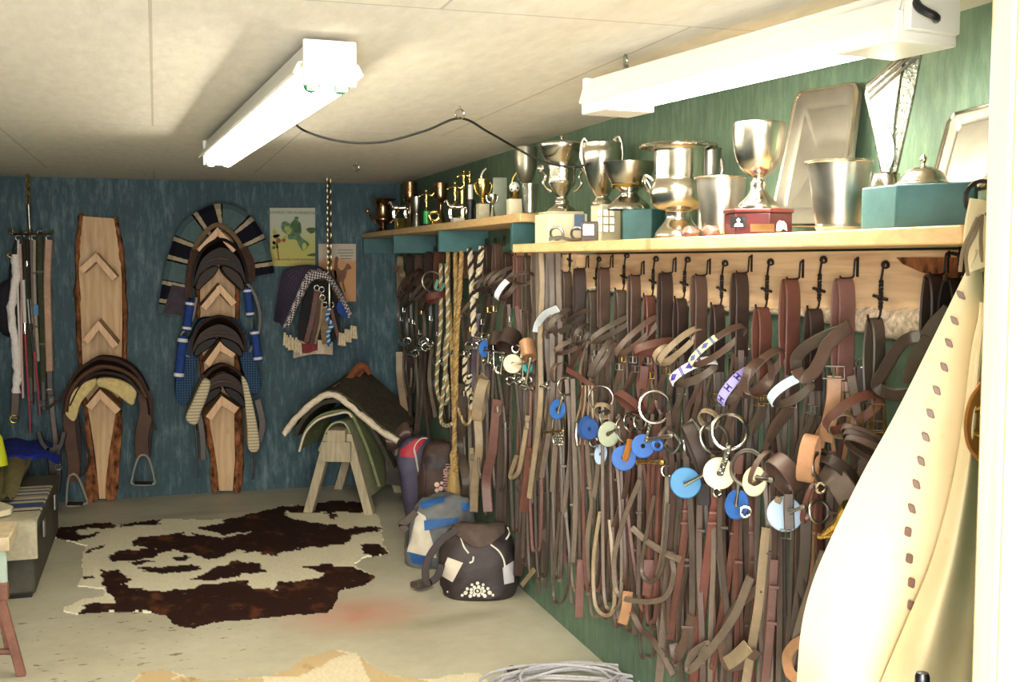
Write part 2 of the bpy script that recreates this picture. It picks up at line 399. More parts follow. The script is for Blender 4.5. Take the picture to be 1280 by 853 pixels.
# ------------------------------------------------------------------ fluorescent lamps
TUBE = emis('lit_tube', (1.0, .93, .74, 1), 42.0)
TUBE2 = emis('lit_tube_near', (1.0, .95, .82, 1), 85.0)
GREEN = mat('green_tube_end', rgb(40, 150, 100), .3, 0, .05)
def lamp(name, label, A, B, w, h, tubes, hood, tmat, lip=.004, cover=True):
    """strip lamp hung from A (near end) to B (far end); A.z/B.z is the tube level"""
    A, B = V(A), V(B); d = (B-A).normalized(); sd = d.cross(V((0, 0, 1))).normalized(); u = V((0, 0, 1))
    t = thing(name, label, 'lamp', A)
    def hx(a, b, s0, s1, z0, z1, k0=1.0, k1=1.0):
        return [a+sd*s0*k0+u*z0, a+sd*s0*k1+u*z1, b+sd*s0*k0+u*z0, b+sd*s0*k1+u*z1, a+sd*s1*k0+u*z0, a+sd*s1*k1+u*z1, b+sd*s1*k0+u*z0, b+sd*s1*k1+u*z1]
    hs = MB(); hs.hexa(hx(A, B, -w/2, w/2, .028, .028+h, 1, .82)); part('housing', hs, WHITE, t, bevel=.004)
    if hood:
        rf = MB()
        for s in (-1, 1):
            a0 = [A+sd*s*w*.5+u*.05, A+sd*s*(w*.5+.012)+u*.048, A+sd*s*hood+u*lip, A+sd*s*(hood-.006)+u*(lip-.004)]
            rf.prism(a0, B-A)
        part('reflector', rf, WHITE, t)
        for e, q, n_ in ((A, 1, .16), (B, -1, .13)) if cover else ():
            cv = MB(); cv.hexa(hx(e-d*q*.002, e+d*q*n_, -hood*.9, hood*.9, -.028, .03)); part('end_cover', cv, WHITE, t, bevel=.004)
    for e, q in ((A, -1), (B, 1)):
        c = MB(); c.hexa(hx(e+d*q*.004, e+d*q*.022, -w*.52, w*.52, -.01, .03+h)); part('end_cap', c, WHITE, t, bevel=.003)
    for s in tubes:
        p0, p1 = A+sd*s+d*.03, B+sd*s-d*.03
        tb = MB().cyl(p0, p1, .019, 16); o = part('tube', tb, tmat, t)
        for q0, q1 in ((p0-d*.012, p0+d*.014), (p1-d*.014, p1+d*.012)):
            part('tube_end', MB().cyl(q0, q1, .0205, 16), GREEN, o)
        for q in (p0, p1):
            so = MB(); so.hexa(hx(q-d*.018, q-d*.008, s-.016, s+.016, -.02, .03)) if False else so.box(q+u*.012-d*.012*(1 if q is p0 else -1), (.03, .016, .06), frame_mtx(V((0, 0, 0)), sd, d).to_3x3())
            part('socket', so, WHITE, t, bevel=.003)
    return t, d, sd
def eye(mb, p, r=.014): mb.torus(p-V((0, 0, r)), V((.8, -.6, 0)), r, .0028, 16, 6)
def chain(mb, p0, p1, link=.026, r=.0022, wd=.008):
    d = p1-p0; n = max(1, int(d.length/(link*.72))); dn = d.normalized(); a = dn.orthogonal().normalized(); b = dn.cross(a)
    for i in range(n):
        c = p0+d*((i+.5)/n); x = a if i % 2 else b
        pts = [c+dn*(link*.5*math.sin(2*PI*k/12))*1.0+x*wd*math.cos(2*PI*k/12) for k in range(12)]
        mb.tube(pts, r, 5, True)
ZT = 2.082
LA = PZ(411, 104, ZT); LB = PZ(273, 204, ZT)
l1, d1, s1 = lamp('fluorescent_lamp', 'two-tube white strip lamp glowing over the middle of the room', LA, LB, .125, .07, (-.036, .036), .088, TUBE, .022, False)
for f_ in (.12, .88):
    p = LA.lerp(LB, f_); cm = MB(); chain(cm, V((p.x, p.y, CH)), V((p.x, p.y, ZT+.095)), .02); part('hanging_chain', cm, STEEL, l1)
RA = PZ(1158, 36, 2.075); RB = PZ(757, 133, 2.075)
l2, d2, s2 = lamp('fluorescent_lamp', 'hooded white strip lamp glowing above the silver trophies by the door', RA, RB, .12, .045, (-.035, .035), .085, TUBE2)
pc = RB.lerp(RA, .09); pe = V((pc.x, pc.y, CH)); cm = MB(); eye(cm, pe, .017); chain(cm, pe-V((0, 0, .03)), V((pc.x, pc.y, 2.16))); part('hanging_chain', cm, STEEL, l2)
pc = RB.lerp(RA, .9); pe = V((pc.x, pc.y, CH)); cm = MB(); eye(cm, pe, .017); chain(cm, pe-V((0, 0, .03)), V((pc.x, pc.y, 2.16))); part('hanging_chain', cm, STEEL, l2)
# cord plug on the near end of the hooded lamp, cords along the ceiling
c0 = PD(1140, -4, RA, -.04); c1 = PD(1168, 20, RA, -.06)
part('lamp_cord', MB().tube(cr([c0+V((0, .05, .05)), c0, PD(1150, 10, RA, -.06), c1, c1+V((.02, .02, 0))], 6), .008, 8), BLACK, l2)
def ceil_pt(px, py, dz): return PZ(px, py, CH-dz)
hk = ceil_pt(575, 148, .045)
cp = [LA.lerp(LB, .3)+V((.04, 0, .06)), ceil_pt(372, 158, .05), ceil_pt(420, 176, .10), ceil_pt(475, 178, .11), ceil_pt(530, 164, .08), hk, ceil_pt(610, 165, .06), PX(650, 188, 1.40), PX(668, 197, 1.41), PX(690, 205, 1.42), PX(716, 209, 1.43), PX(731, 206, 1.50), PX(740, 198, 1.60)]
cord = thing('power_cord', 'black cord swagged along the ceiling from the middle lamp to the trophies', 'cord', hk)
part('cord', MB().tube(cr(cp, 8), .0045, 7), BLACK, cord)
em = MB(); e0 = V((hk.x, hk.y, CH)); em.cyl(e0, e0-V((0, 0, .012)), .004); em.torus(e0-V((0, 0, .03)), V((.3, -.9, 0)), .018, .003, 18, 6); part('eye_screw', em, CHROME, cord)
e0 = V(PZ(445, 203, CH)); em = MB(); em.cyl(e0, e0-V((0, 0, .012)), .005); em.torus(e0-V((0, 0, .03)), V((.3, -.9, 0)), .018, .004, 18, 6)
tag(part('eye_screw', em, STEEL), 'empty eye screw in the ceiling near the far corner', 'hook')
# ------------------------------------------------------------------ daylight through the doorway and the world outside
w = bpy.data.worlds.new('world'); sc.world = w; w.use_nodes = True
w.node_tree.nodes['Background'].inputs[0].default_value = (1.0, .95, .86, 1); w.node_tree.nodes['Background'].inputs[1].default_value = 1.2
ld = bpy.data.lights.new('doorway_daylight', 'AREA'); ld.shape = 'RECTANGLE'; ld.size = 1.4; ld.size_y = 1.6; ld.energy = 275; ld.color = (1, .96, .89)
lo = bpy.data.objects.new('doorway_daylight', ld); COL.objects.link(lo); lo.location = (-.1, -.9, 1.5); lo.rotation_euler = (math.radians(93), 0, math.radians(-14))
# ------------------------------------------------------------------ view
sc.view_settings.view_transform = 'Standard'; sc.view_settings.look = 'None'; sc.view_settings.exposure = 0.1; sc.view_settings.gamma = 1.0; sc.view_settings.use_curve_mapping = False
from mathutils.bvhtree import BVHTree
def bvh_of(mb): return BVHTree.FromPolygons([tuple(p) for p in mb.v], [list(f) for f in mb.f])
def hit(bv, px, py, off=.002, fallback=None):
    d = ray(px, py).normalized(); h = bv.ray_cast(CAM, d)
    if h[0] is None:
        q = fallback; return PD(px, py, q) if q is not None else None
    n = h[1] if h[1].dot(d) < 0 else -h[1]
    return V(h[0])+n*off
def decal(parent, name, quad, m, bv, ref, nu=8, nv=8, th=.003, label=None):
    q = quad
    def fn(u, v):
        x = (q[0][0]*(1-u)+q[1][0]*u)*(1-v)+(q[3][0]*(1-u)+q[2][0]*u)*v; y = (q[0][1]*(1-u)+q[1][1]*u)*(1-v)+(q[3][1]*(1-u)+q[2][1]*u)*v
        return hit(bv, x, y, .003, ref)
    mb = MB().grid(fn, nu, nv); mb2 = MB()
    mb2.grid(lambda u, v: fn(u, v), nu, nv, 0); 
    k = len(mb.v); d = [(CAM-p).normalized()*th for p in mb.v]
    vs = mb.v+[p+e for p, e in zip(mb.v, d)]; W = nv+1
    fs = list(map(tuple, mb.f))+[tuple(k+i for i in f[::-1]) for f in mb.f]
    for i in range(nu): fs += [(i*W, k+i*W, k+(i+1)*W, (i+1)*W), (i*W+nv, (i+1)*W+nv, k+(i+1)*W+nv, k+i*W+nv)]
    for j in range(nv): fs += [(j, j+1, k+j+1, k+j), (nu*W+j, k+nu*W+j, k+nu*W+j+1, nu*W+j+1)]
    return part(name, MB().add(vs, fs, mb.uv+mb.uv), m, parent, label=label)
def pip(poly, x, y):
    c = False; n = len(poly); j = n-1
    for i in range(n):
        xi, yi = poly[i]; xj, yj = poly[j]
        if (yi > y) != (yj > y) and x < (xj-xi)*(y-yi)/(yj-yi)+xi: c = not c
        j = i
    return c
def pypts(pts, y): return [PY(a, b, y) for a, b in pts]
def drape(name, pts, yf, depth, t, m, parent=None, n=6, **kw):
    """cloth bent over along pts (pixels on the plane y=yf), running back from there"""
    path = cr([PY(a, b, yf)+V((0, depth/2, 0)) for a, b in pts], n)
    mb = MB().sweep(path, depth, t, V((0, 1, 0))); return part(name, mb, m, parent, **kw)
# ------------------------------------------------------------------ slab saddle racks on the back wall
YF = 7.66            # front ends of the rack arms
YS = BW-.065         # face of the slabs
def rack(label, wood_px, bark_px, vees, patches=(), name='saddle_rack'):
    b = MB().prism(pypts(wood_px, YS), (0, .05, 0))
    loc = PY(sum(p[0] for p in wood_px)/len(wood_px), max(p[1] for p in wood_px), YS); loc.y = BW; loc.z = max(loc.z, 0.0)
    t = thing(name, label, 'saddle rack', loc, 'live-edge saddle racks on the blue wall')
    part('slab', b, SLAB, t, bevel=.003)
    n = len(bark_px)//2; L, Rr = bark_px[:n], bark_px[n:]
    for side in (L, Rr):
        pa = cr([V((x, y, 0)) for x, y in side], 10); rings = []
        for i, p in enumerate(pa):
            c = PY(p.x, p.y, YS+.018); w = .016+.007*mnoise.noise(c*9)
            rings.append([c+V((w*1.0*math.cos(2*PI*j/10), .030*math.sin(2*PI*j/10), 0))+mnoise.noise_vector((c+V((j*.3, 0, 0)))*30)*.008 for j in range(10)])
        part('bark_edge', MB().rings(rings), BARK, t, smooth=60)
    for q in patches: part('bark_patch', MB().prism(cr(pypts(q, YS-.012), 4, True), (0, .05, 0)).jitter(.004, 30), BARK, t, bevel=.004)
    for (ax, ay), (lx, ly), (rx, ry), th in vees:
        vb = None; A, Lp, Rp = PY(ax, ay, YF), PY(lx, ly, YF), PY(rx, ry, YF)
        arm = thing_child = bpy.data.objects.new('arm_pair', None); COL.objects.link(arm); arm.parent = t
        for E in (Lp, Rp):
            d = (E-A).normalized(); nrm = V((d.z, 0, -d.x)); nrm = nrm if nrm.z < 0 else -nrm
            q = [A, E, E+nrm*th, A+nrm*th*1.0+d*th*.0]
            q[3] = A+V((0, 0, -th*1.38))
            part('arm_board', MB().prism(q, (0, YS-YF, 0)), PINE_V, arm, bevel=.002)
    return t
rk1 = rack('live-edge slab saddle rack with two empty upper arms, left one on the blue wall',
    [(101, 270), (143, 273), (147, 300), (152, 330), (153, 400), (152, 470), (147, 505), (141, 540), (136, 570), (132, 624), (124, 624), (119, 570), (113, 530), (104, 480), (101, 400), (98, 340)],
    [(102, 268), (97, 315), (98, 400), (102, 470), (109, 520), (112, 570), (116, 620), (144, 272), (152, 318), (156, 380), (155, 460), (149, 510), (148, 560), (140, 622)],
    [((120, 316), (98, 336), (147, 346), .042), ((123, 401), (103, 425), (148, 431), .045), ((125, 487), (107, 508), (151, 512), .047)],
    ([(106, 490), (112, 530), (117, 570), (123, 622), (107, 622), (108, 560), (105, 515)], [(146, 515), (141, 540), (136, 570), (132, 622), (146, 620), (150, 575), (153, 530)]))
rk2 = rack('live-edge slab saddle rack stacked with three dark saddles, under a striped blanket',
    [(250, 290), (292, 290), (294, 380), (293, 440), (293, 520), (294, 575), (291, 614), (274, 614), (270, 575), (262, 530), (256, 480), (250, 400)],
    [(248, 292), (247, 350), (249, 410), (254, 480), (258, 530), (266, 575), (270, 612), (293, 292), (296, 350), (297, 420), (299, 490), (300, 540), (301, 585), (297, 612)],
    [((272, 284), (246, 312), (297, 311), .042), ((275, 355), (251, 383), (296, 378), .045), ((275, 427), (255, 454), (296, 441), .047), ((277, 495), (257, 521), (299, 510), .049)],
    ([(254, 470), (262, 530), (270, 575), (273, 612), (264, 612), (262, 560), (255, 510)], [(294, 430), (293, 520), (295, 575), (292, 612), (302, 612), (303, 560), (301, 520), (299, 440)]))
FLEECE = mat('cream_fleece', rgb(206, 184, 128), .95, 0, .2, 40, .8, 90, .05); WOOLW = mat('white_fleece', rgb(222, 206, 182), .95, 0, .15, 50, 1.0, 80, .05)
STK = leather('stock_leather', rgb(70, 50, 42), .5, .35, .18); STM = leather('stock_tan', rgb(92, 62, 46), .5, .4, .2); STB = leather('stock_dark', rgb(48, 35, 30), .5, .35, .18)
ALU = metal('dull_aluminium', rgb(196, 192, 180), .45)
ALU.node_tree.nodes['Principled BSDF'].inputs['Metallic'].default_value = .45
# stock saddle on the left rack
YA = 7.60
sd = thing('stock_saddle', 'brown stock saddle with cream wool lining and metal stirrups on left rack', 'saddle', PY(125, 505, YA))
def arch(pts, y0, y1, t, bulge=.0, m=None, name='seat', parent=None, n=8, **kw):
    base = cr(pypts(pts, y0), n); k = len(base); nv = 10
    def fn(u, v):
        i = u*(k-1); a = base[min(k-1, int(i))].lerp(base[min(k-1, int(i)+1)], i-int(i))
        lift = bulge*((2*v-1)**2)*(1-(2*u-1)**2)
        s = 1-.12*math.sin(PI*v)
        c = base[k//2]
        return V((c.x+(a.x-c.x)*s, y0+(y1-y0)*v, a.z+lift-.02*v))
    mb = MB().grid(fn, k-1, nv, t); return part(name, mb, m, parent, smooth=60, **kw)
arch([(81, 518), (84, 497), (97, 475), (118, 461), (134, 460), (152, 464), (170, 476), (184, 500), (188, 520)], YA, 8.02, .02, .05, STK, 'seat', sd)
part('cantle_roll', MB().tube(cr(pypts([(82, 515), (86, 494), (100, 473), (120, 460), (136, 459), (154, 464), (171, 476), (183, 497)], YA-.005), 8), .016, 10), STM, sd)
arch([(88, 508), (102, 486), (120, 475), (138, 474), (158, 479), (174, 494)], YA+.01, 7.98, .018, .03, STB, 'underside', sd)
for pl in ([(119, 474), (118, 484), (101, 504), (93, 527), (80, 514), (87, 494), (103, 480)], [(122, 474), (140, 473), (157, 478), (170, 488), (169, 500), (164, 507), (146, 494), (131, 486), (122, 483)]):
    pp = cr(pypts(pl, YA+.012), 4, True); part('wool_panel', MB().prism(pp, (0, .34, 0)), FLEECE, sd, bevel=.012)
def sstrap(name, pts, wpx, m, y, parent, t=.006, n=6, tw=0.0):
    path = cr([PY(a, b, y) for a, b in pts], n); w = wpx*mpp(path[0])
    wd = []
    for i in range(len(path)):
        T = (path[min(i+1, len(path)-1)]-path[max(i-1, 0)]).normalized(); q = T.cross(V((0, 1, 0))); q = q.normalized() if q.length > 1e-6 else V((1, 0, 0))
        wd.append((q*math.cos(tw)+T.cross(q)*math.sin(tw)))
    return part(name, MB().sweep(path, w, t, wd), m, parent)
sstrap('fender', [(86, 516), (88, 550), (92, 580), (91, 603)], 15, STM, YA+.06, sd, .008)
sstrap('stirrup_leather', [(95, 520), (98, 560), (96, 600)], 8, STB, YA+.1, sd)
sstrap('latigo', [(100, 525), (106, 550), (112, 572), (107, 590), (99, 596)], 3, STB, YA+.05, sd)
sstrap('fender', [(180, 490), (183, 515), (177, 545), (178, 572)], 17, STM, YA+.06, sd, .008)
sstrap('stirrup_leather', [(186, 496), (188, 530), (185, 572)], 6, STB, YA+.1, sd)
sstrap('latigo', [(186, 508), (191, 525), (195, 538)], 2.5, STB, YA+.05, sd)
sstrap('latigo', [(80, 496), (70, 503), (58, 512)], 3.5, STB, YA+.05, sd)
def stirrup(cx, cy, w, h, y, parent, tilt=0.0):
    pts = [(-.16, -.5), (-.36, -.2), (-.5, .22), (-.46, .42), (.46, .42), (.5, .22), (.36, -.2), (.16, -.5)]
    c, s_ = math.cos(tilt), math.sin(tilt)
    path = cr([PY(cx+(a*w*c-b*h*s_), cy+(a*w*s_+b*h*c), y) for a, b in pts], 5, True)
    o = part('stirrup', MB().sweep(path, .05, .011, V((0, 1, 0)), True), ALU, parent)
    part('tread', MB().sweep([PY(cx-.42*w, cy+.40*h, y), PY(cx+.42*w, cy+.40*h, y)], .06, .016, V((0, 1, 0))), STB, o)
stirrup(179, 589, 27, 38, YA+.05, sd); stirrup(94, 614, 24, 40, YA+.05, sd, -.15)
# three dark saddles on the second rack
SAD = leather('saddle_leather', rgb(58, 40, 32), .5, .35, .18); SADB = leather('saddle_black', rgb(36, 27, 23), .5, .35, .18)
def rack_saddle(label, cx, top, w, h, m, pm):
    t = thing('riding_saddle', label, 'saddle', PY(cx, top+h, YF), 'saddles on the second slab rack')
    y0 = YF-.03
    a = [(cx-w*.52, top+h*.98), (cx-w*.50, top+h*.70), (cx-w*.36, top+h*.28), (cx-w*.12, top+h*.04), (cx+w*.10, top), (cx+w*.36, top+h*.24), (cx+w*.5, top+h*.66), (cx+w*.52, top+h*.92)]
    arch(a, y0+.02, 7.96, .02, .04, m, 'seat', t)
    cres = cr(pypts([(x, y+1.0) for x, y in a], y0), 5)+cr(pypts([(cx+w*.40, top+h*.66), (cx+w*.2, top+h*.5), (cx, top+h*.44), (cx-w*.2, top+h*.5), (cx-w*.40, top+h*.68)], y0), 5)
    part('cantle', MB().prism(cres, (0, .05, 0)), m, t, bevel=.012)
    gl = cr(pypts([(cx-w*.30, top+h*.40), (cx-w*.12, top+h*.30), (cx+w*.1, top+h*.29), (cx+w*.30, top+h*.38)], y0-.012), 6)
    part('cantle_binding', MB().tube(gl, [.003+.007*math.sin(PI*i/(len(gl)-1)) for i in range(len(gl))], 8), L_MID, t)
    for s in (-1, 1):
        pl = [(cx+s*w*.03, top+h*.48), (cx+s*w*.20, top+h*.50), (cx+s*w*.40, top+h*.68), (cx+s*w*.50, top+h*.98), (cx+s*w*.44, top+h*1.10), (cx+s*w*.32, top+h*.96), (cx+s*w*.10, top+h*.70)]
        part('panel', MB().prism(cr(pypts(pl, y0+.012), 4, True), (0, .30, 0)), pm, t, bevel=.014)
        e = cr(pypts([(cx+s*w*.52, top+h*.75), (cx+s*w*.62, top+h*1.25), (cx+s*w*.60, top+h*1.75)], YF+.20), 5)
        part('flap', MB().sweep(e, .26, .010, V((0, 1, 0)), taper=[1-.35*(i/(len(e)-1))**2 for i in range(len(e))]), m, t)
    return t
rack_saddle('tall black saddle at the top of the second rack, below the striped blanket', 275, 309, 62, 50, SADB, SAD)
rack_saddle('dark brown saddle in the middle of the second rack, above the blue quilted pad', 273, 405, 62, 38, SAD, SADB)
rack_saddle('glossy brown saddle lowest on the second rack, framed by cream fleece', 279, 466, 56, 40, SAD, SADB)
NAVY, CRM, SAGE, CHAR = rgb(24, 25, 38), rgb(190, 174, 144), rgb(92, 114, 116), rgb(70, 60, 66)
SER = stripes('serape', [(0, SAGE), (.23, (.006, .006, .008, 1)), (.27, CRM), (.36, NAVY), (.68, CRM), (.77, (.006, .006, .008, 1)), (.80, SAGE)], .285, wob=.01)
YB = 7.80
sb = drape('striped_blanket', [(214, 393), (220, 360), (229, 320), (240, 292), (257, 276), (276, 269), (296, 276), (313, 296), (325, 320), (328, 342)], YB, .10, .02, SER, None, 8)
bpath = cr([PY(a, b, YB) for a, b in [(215, 394), (220, 360), (229, 320), (240, 293), (257, 279), (276, 272), (296, 278), (311, 296), (321, 318), (326, 344)]], 10)
bpw = [ (.20 if i < 30 else .19) for i in range(len(bpath))]
wds = [ (bpath[min(i+1, len(bpath)-1)]-bpath[max(i-1, 0)]).normalized().cross(V((0, 1, 0))) for i in range(len(bpath))]
bpy.data.objects.remove(sb)
sb = part('striped_blanket', MB().sweep(bpath, .185, .07, wds), SER, None)
tag(sb, 'navy, grey and cream striped blanket arched over the top of the second rack', 'blanket')
part('dark_end', MB().prism(pypts([(215, 356), (241, 362), (235, 396), (203, 392)], YB-.045), (0, .012, 0)), mat('plum_weave', rgb(62, 54, 64), .95, 0, .25, 30, .4, 120), sb)
und = thing('saddle_cloth', 'folded brown and tan saddle cloth directly under the striped blanket', 'saddle cloth', PY(272, 300, 7.72))
drape('cloth_fold', [(240, 318), (252, 296), (272, 281), (294, 296), (306, 318)], 7.70, .22, .03, mat('tan_cloth', rgb(128, 104, 76), .95, 0, .2, 30, .5, 120), und)
drape('side_fold', [(236, 372), (238, 340), (244, 312)], 7.66, .2, .05, mat('brown_cloth', rgb(78, 54, 44), .95, 0, .25, 30, .5, 120), und)
drape('side_fold', [(303, 310), (312, 330), (313, 352)], 7.66, .2, .07, mat('brown_cloth', rgb(78, 54, 44)), und)
def quilt():
    t = NT('blue_quilt'); v = t.coord('Object', (1, 1, 1), (0, .785, 0)); ch = t.n('ShaderNodeTexChecker'); t.l(v, ch.inputs['Vector']); ch.inputs['Scale'].default_value = 85
    t.col(t.mix(ch.outputs['Fac'], rgb(34, 50, 74), rgb(62, 86, 114))); t.set(.9, 0, .1); t.bump(t.noise(v, 60), .4); return t.m
QUILT = quilt()
qp = thing('saddle_pad', 'blue checked saddle pad hanging either side of the second rack', 'saddle pad', PY(275, 425, YF+.08))
drape('pad_top', [(240, 424), (250, 404), (262, 400), (290, 400), (302, 408), (310, 424)], YF+.06, .28, .02, QUILT, qp)
def side(name, pts, y, d, m, t, bv=.02): return part(name, MB().prism(cr(pypts(pts, y), 4, True), (0, d, 0)), m, t, bevel=bv)
side('pad_side', [(240, 420), (248, 412), (248, 440), (243, 470), (238, 498), (228, 508), (219, 494), (222, 465), (230, 438)], YF+.05, .28, QUILT, qp)
side('pad_side', [(301, 420), (308, 420), (318, 442), (325, 470), (325, 490), (313, 492), (305, 468), (300, 445)], YF+.05, .28, QUILT, qp)
fp = thing('saddle_pad', 'cream ribbed fleece pad under the lowest saddle of the second rack', 'saddle pad', PY(279, 478, YF))
RIBF = NT('ribbed_fleece'); _sp = RIBF.n('ShaderNodeSeparateXYZ'); RIBF.l(RIBF.coord('Object'), _sp.inputs[0])
_f = RIBF.math('FRACT', RIBF.math('MULTIPLY', _sp.outputs['Z'], 48)); RIBF.col(RIBF.ramp(_f, [(.2, rgb(150, 138, 112)), (.5, rgb(206, 192, 160))])); RIBF.set(.95, 0, .1); RIBF = RIBF.m
side('pad_side', [(255, 474), (263, 478), (260, 494), (252, 514), (245, 532), (232, 524), (240, 504), (248, 486)], YF-.06, .28, RIBF, fp, .012)
side('pad_side', [(302, 472), (309, 478), (316, 505), (322, 535), (324, 562), (311, 563), (309, 535), (306, 500)], YF-.06, .28, RIBF, fp, .012)
drape('lining', [(252, 500), (262, 480), (280, 477), (298, 480), (306, 500)], YF+.04, .26, .012, L_OLD, fp)
BLUE = mat('blue_wrap', rgb(42, 66, 128), .9, 0, .18, 40, .3, 120, .1); WHITEB = mat('white_band', rgb(214, 210, 204), .8, 0, .06, 20)
for lab, a, b, w in (('blue padded leg boot with white bands, left of the top saddle', (238, 376), (233, 414), 11), ('long blue leg boot with white bands, lower left of the second rack', (229, 420), (223, 474), 12),
                     ('blue padded leg boot with white bands, right of the top saddle', (309, 360), (313, 396), 10), ('long blue leg boot with white bands, lower right of the second rack', (318, 412), (323, 452), 11)):
    A, B = PY(*a, YF+.02), PY(*b, YF+.02); r = w*mpp(A)/2; d = B-A
    t = thing('leg_boot', lab, 'leg boot', A, 'blue leg boots on the second rack')
    bm_ = MB().lathe([(r*.8, 0), (r, d.length*.08), (r*.94, d.length*.5), (r*1.02, d.length*.92), (r*.8, d.length)], A, 16, d); part('boot', bm_, BLUE, t)
    for f_ in (.06, .86): part('white_band', MB().cyl(A+d*f_, A+d*(f_+.08), r*1.07, 16), WHITEB, t)
    part('hanging_strap', MB().sweep([A+V((0, .03, .07)), A+V((0, .02, .03)), A], .014, .003, V((1, 0, 0))), L_BLACK, t)
for i, (lab, pts, w, m) in enumerate((('thin dark strap hanging lowest left of the second rack', [(243, 522), (246, 560), (247, 598)], 2.2, L_BLACK), ('thin dark strap hanging lowest right of the second rack', [(316, 560), (318, 580), (316, 600)], 3, L_BLACK),
        ('dark stirrup strap curving down left of the saddles', [(246, 372), (240, 400), (226, 420), (224, 440), (236, 446)], 4, L_BLACK), ('dark stirrup strap curving down right of the saddles', [(304, 348), (318, 368), (325, 395), (322, 420), (312, 440)], 5, L_BLACK),
        ('short brown strap with frayed end, left below the fleece pad', [(249, 520), (253, 545), (254, 575)], 7, L_OLD), ('olive strap behind the right end of the fleece pad', [(322, 500), (328, 530), (324, 552)], 8, L_OLD))):
    o = sstrap('hanging_strap', pts, w, m, YF+.03, None); tag(o, lab, 'strap', 'loose straps on the second rack')
# ------------------------------------------------------------------ ceiling-hung ring of girths and crops at the far left
YH = 7.86
hr = thing('hanging_rack', 'ring of hooks on a gilt chain and steel rod, far left of the blue wall', 'hanging rack', PY(37, 292, YH))
tp = PY(35, 226, YH); tp.z = CH; cm = MB(); chain(cm, tp, PY(35, 256, YH), .035, .004, .012); part('chain', cm, BRASS, hr)
part('rod', MB().cyl(PY(35.5, 256, YH), PY(37.5, 293, YH), .012, 10), STEEL, hr)
hm = MB(); hc = PY(39, 293, YH); hm.torus(hc, V((0, 0, 1)), .12, .006, 28, 6, sy=.45, xdir=V((1, 0, 0)))
for k in range(10):
    a = 2*PI*k/12; e = hc+V((.12*math.cos(a), .054*math.sin(a), 0)); hm.tube(cr([hc, e, e+V((.008*math.cos(a), 0, .01)), e+V((.012*math.cos(a), 0, .03))], 3), .004, 6)
part('hook_ring', hm, metal('dull_brass', rgb(120, 96, 60), .35), hr)
REDC = mat('red_shaft', rgb(176, 58, 74), .45, 0, .15, 20); PINKS = mat('pink_cord', rgb(206, 168, 158), .8, 0, .1, 30); GRN = mat('dark_green_webbing', rgb(52, 58, 36), .8, 0, .25, 40, .4, 120)
SHEEP2 = mat('white_cord', rgb(220, 212, 204), .9, 0, .1, 40); SHEEP = mat('sheepskin', rgb(240, 232, 226), .95, 0, .12, 60, 1.0, 70, .05)
hl = [('white sheepskin girth hanging leftmost on the ring', 'girth', [(19, 318), (20, 345), (14, 392), (19, 430), (21, 470), (20, 492)], 8, SHEEP, .03, 0),
      ('thin pinkish girth beside the white sheepskin one', 'girth', [(25, 305), (27, 350), (27, 430), (29, 498)], 3.5, PINKS, .02, 0),
      ('dark green webbing girth at the middle of the ring', 'girth', [(33, 296), (33, 340), (36, 400), (38, 472)], 7, GRN, .01, .02),
      ('pale narrow strap with black bands and a blue tag', 'strap', [(43, 300), (43, 350), (45, 400), (48, 452)], 4, L_PALE, .008, -.03),
      ('dark olive girth right of the pale banded strap', 'girth', [(50, 294), (50, 350), (53, 420), (54, 478)], 7, GRN, .01, .01),
      ('broad tan leather girth rightmost on the ring', 'girth', [(61, 300), (59, 350), (60, 400), (62, 464)], 9, L_TAN, .012, 0),
      ('grey doubled strap below the broad tan girth', 'strap', [(62, 466), (65, 510), (70, 556)], 6, L_GREY, .006, 0),
      ('pale webbing girth end with buckle in the middle of the ring', 'girth', [(40, 300), (42, 380), (44, 440), (45, 490)], 6, L_OLD, .01, -.01),
      ('thin white cord hanging between the sheepskin and the crops', 'cord', [(23, 300), (22, 350), (24, 420), (25, 470)], 2.4, SHEEP2, .006, -.02),
      ('red riding crop with white grip among the girths', 'crop', [(36, 374), (40, 420), (46, 470), (50, 520)], 3.0, REDC, 0, -.05),
      ('red riding crop ending lowest among the girths', 'crop', [(29, 350), (32, 430), (36, 500), (38, 542)], 3.0, REDC, 0, -.04),
      ('slim dark riding crop with a silver collar', 'crop', [(33, 300), (34, 340), (37, 380), (42, 440)], 2.6, BLACK, 0, -.07)]
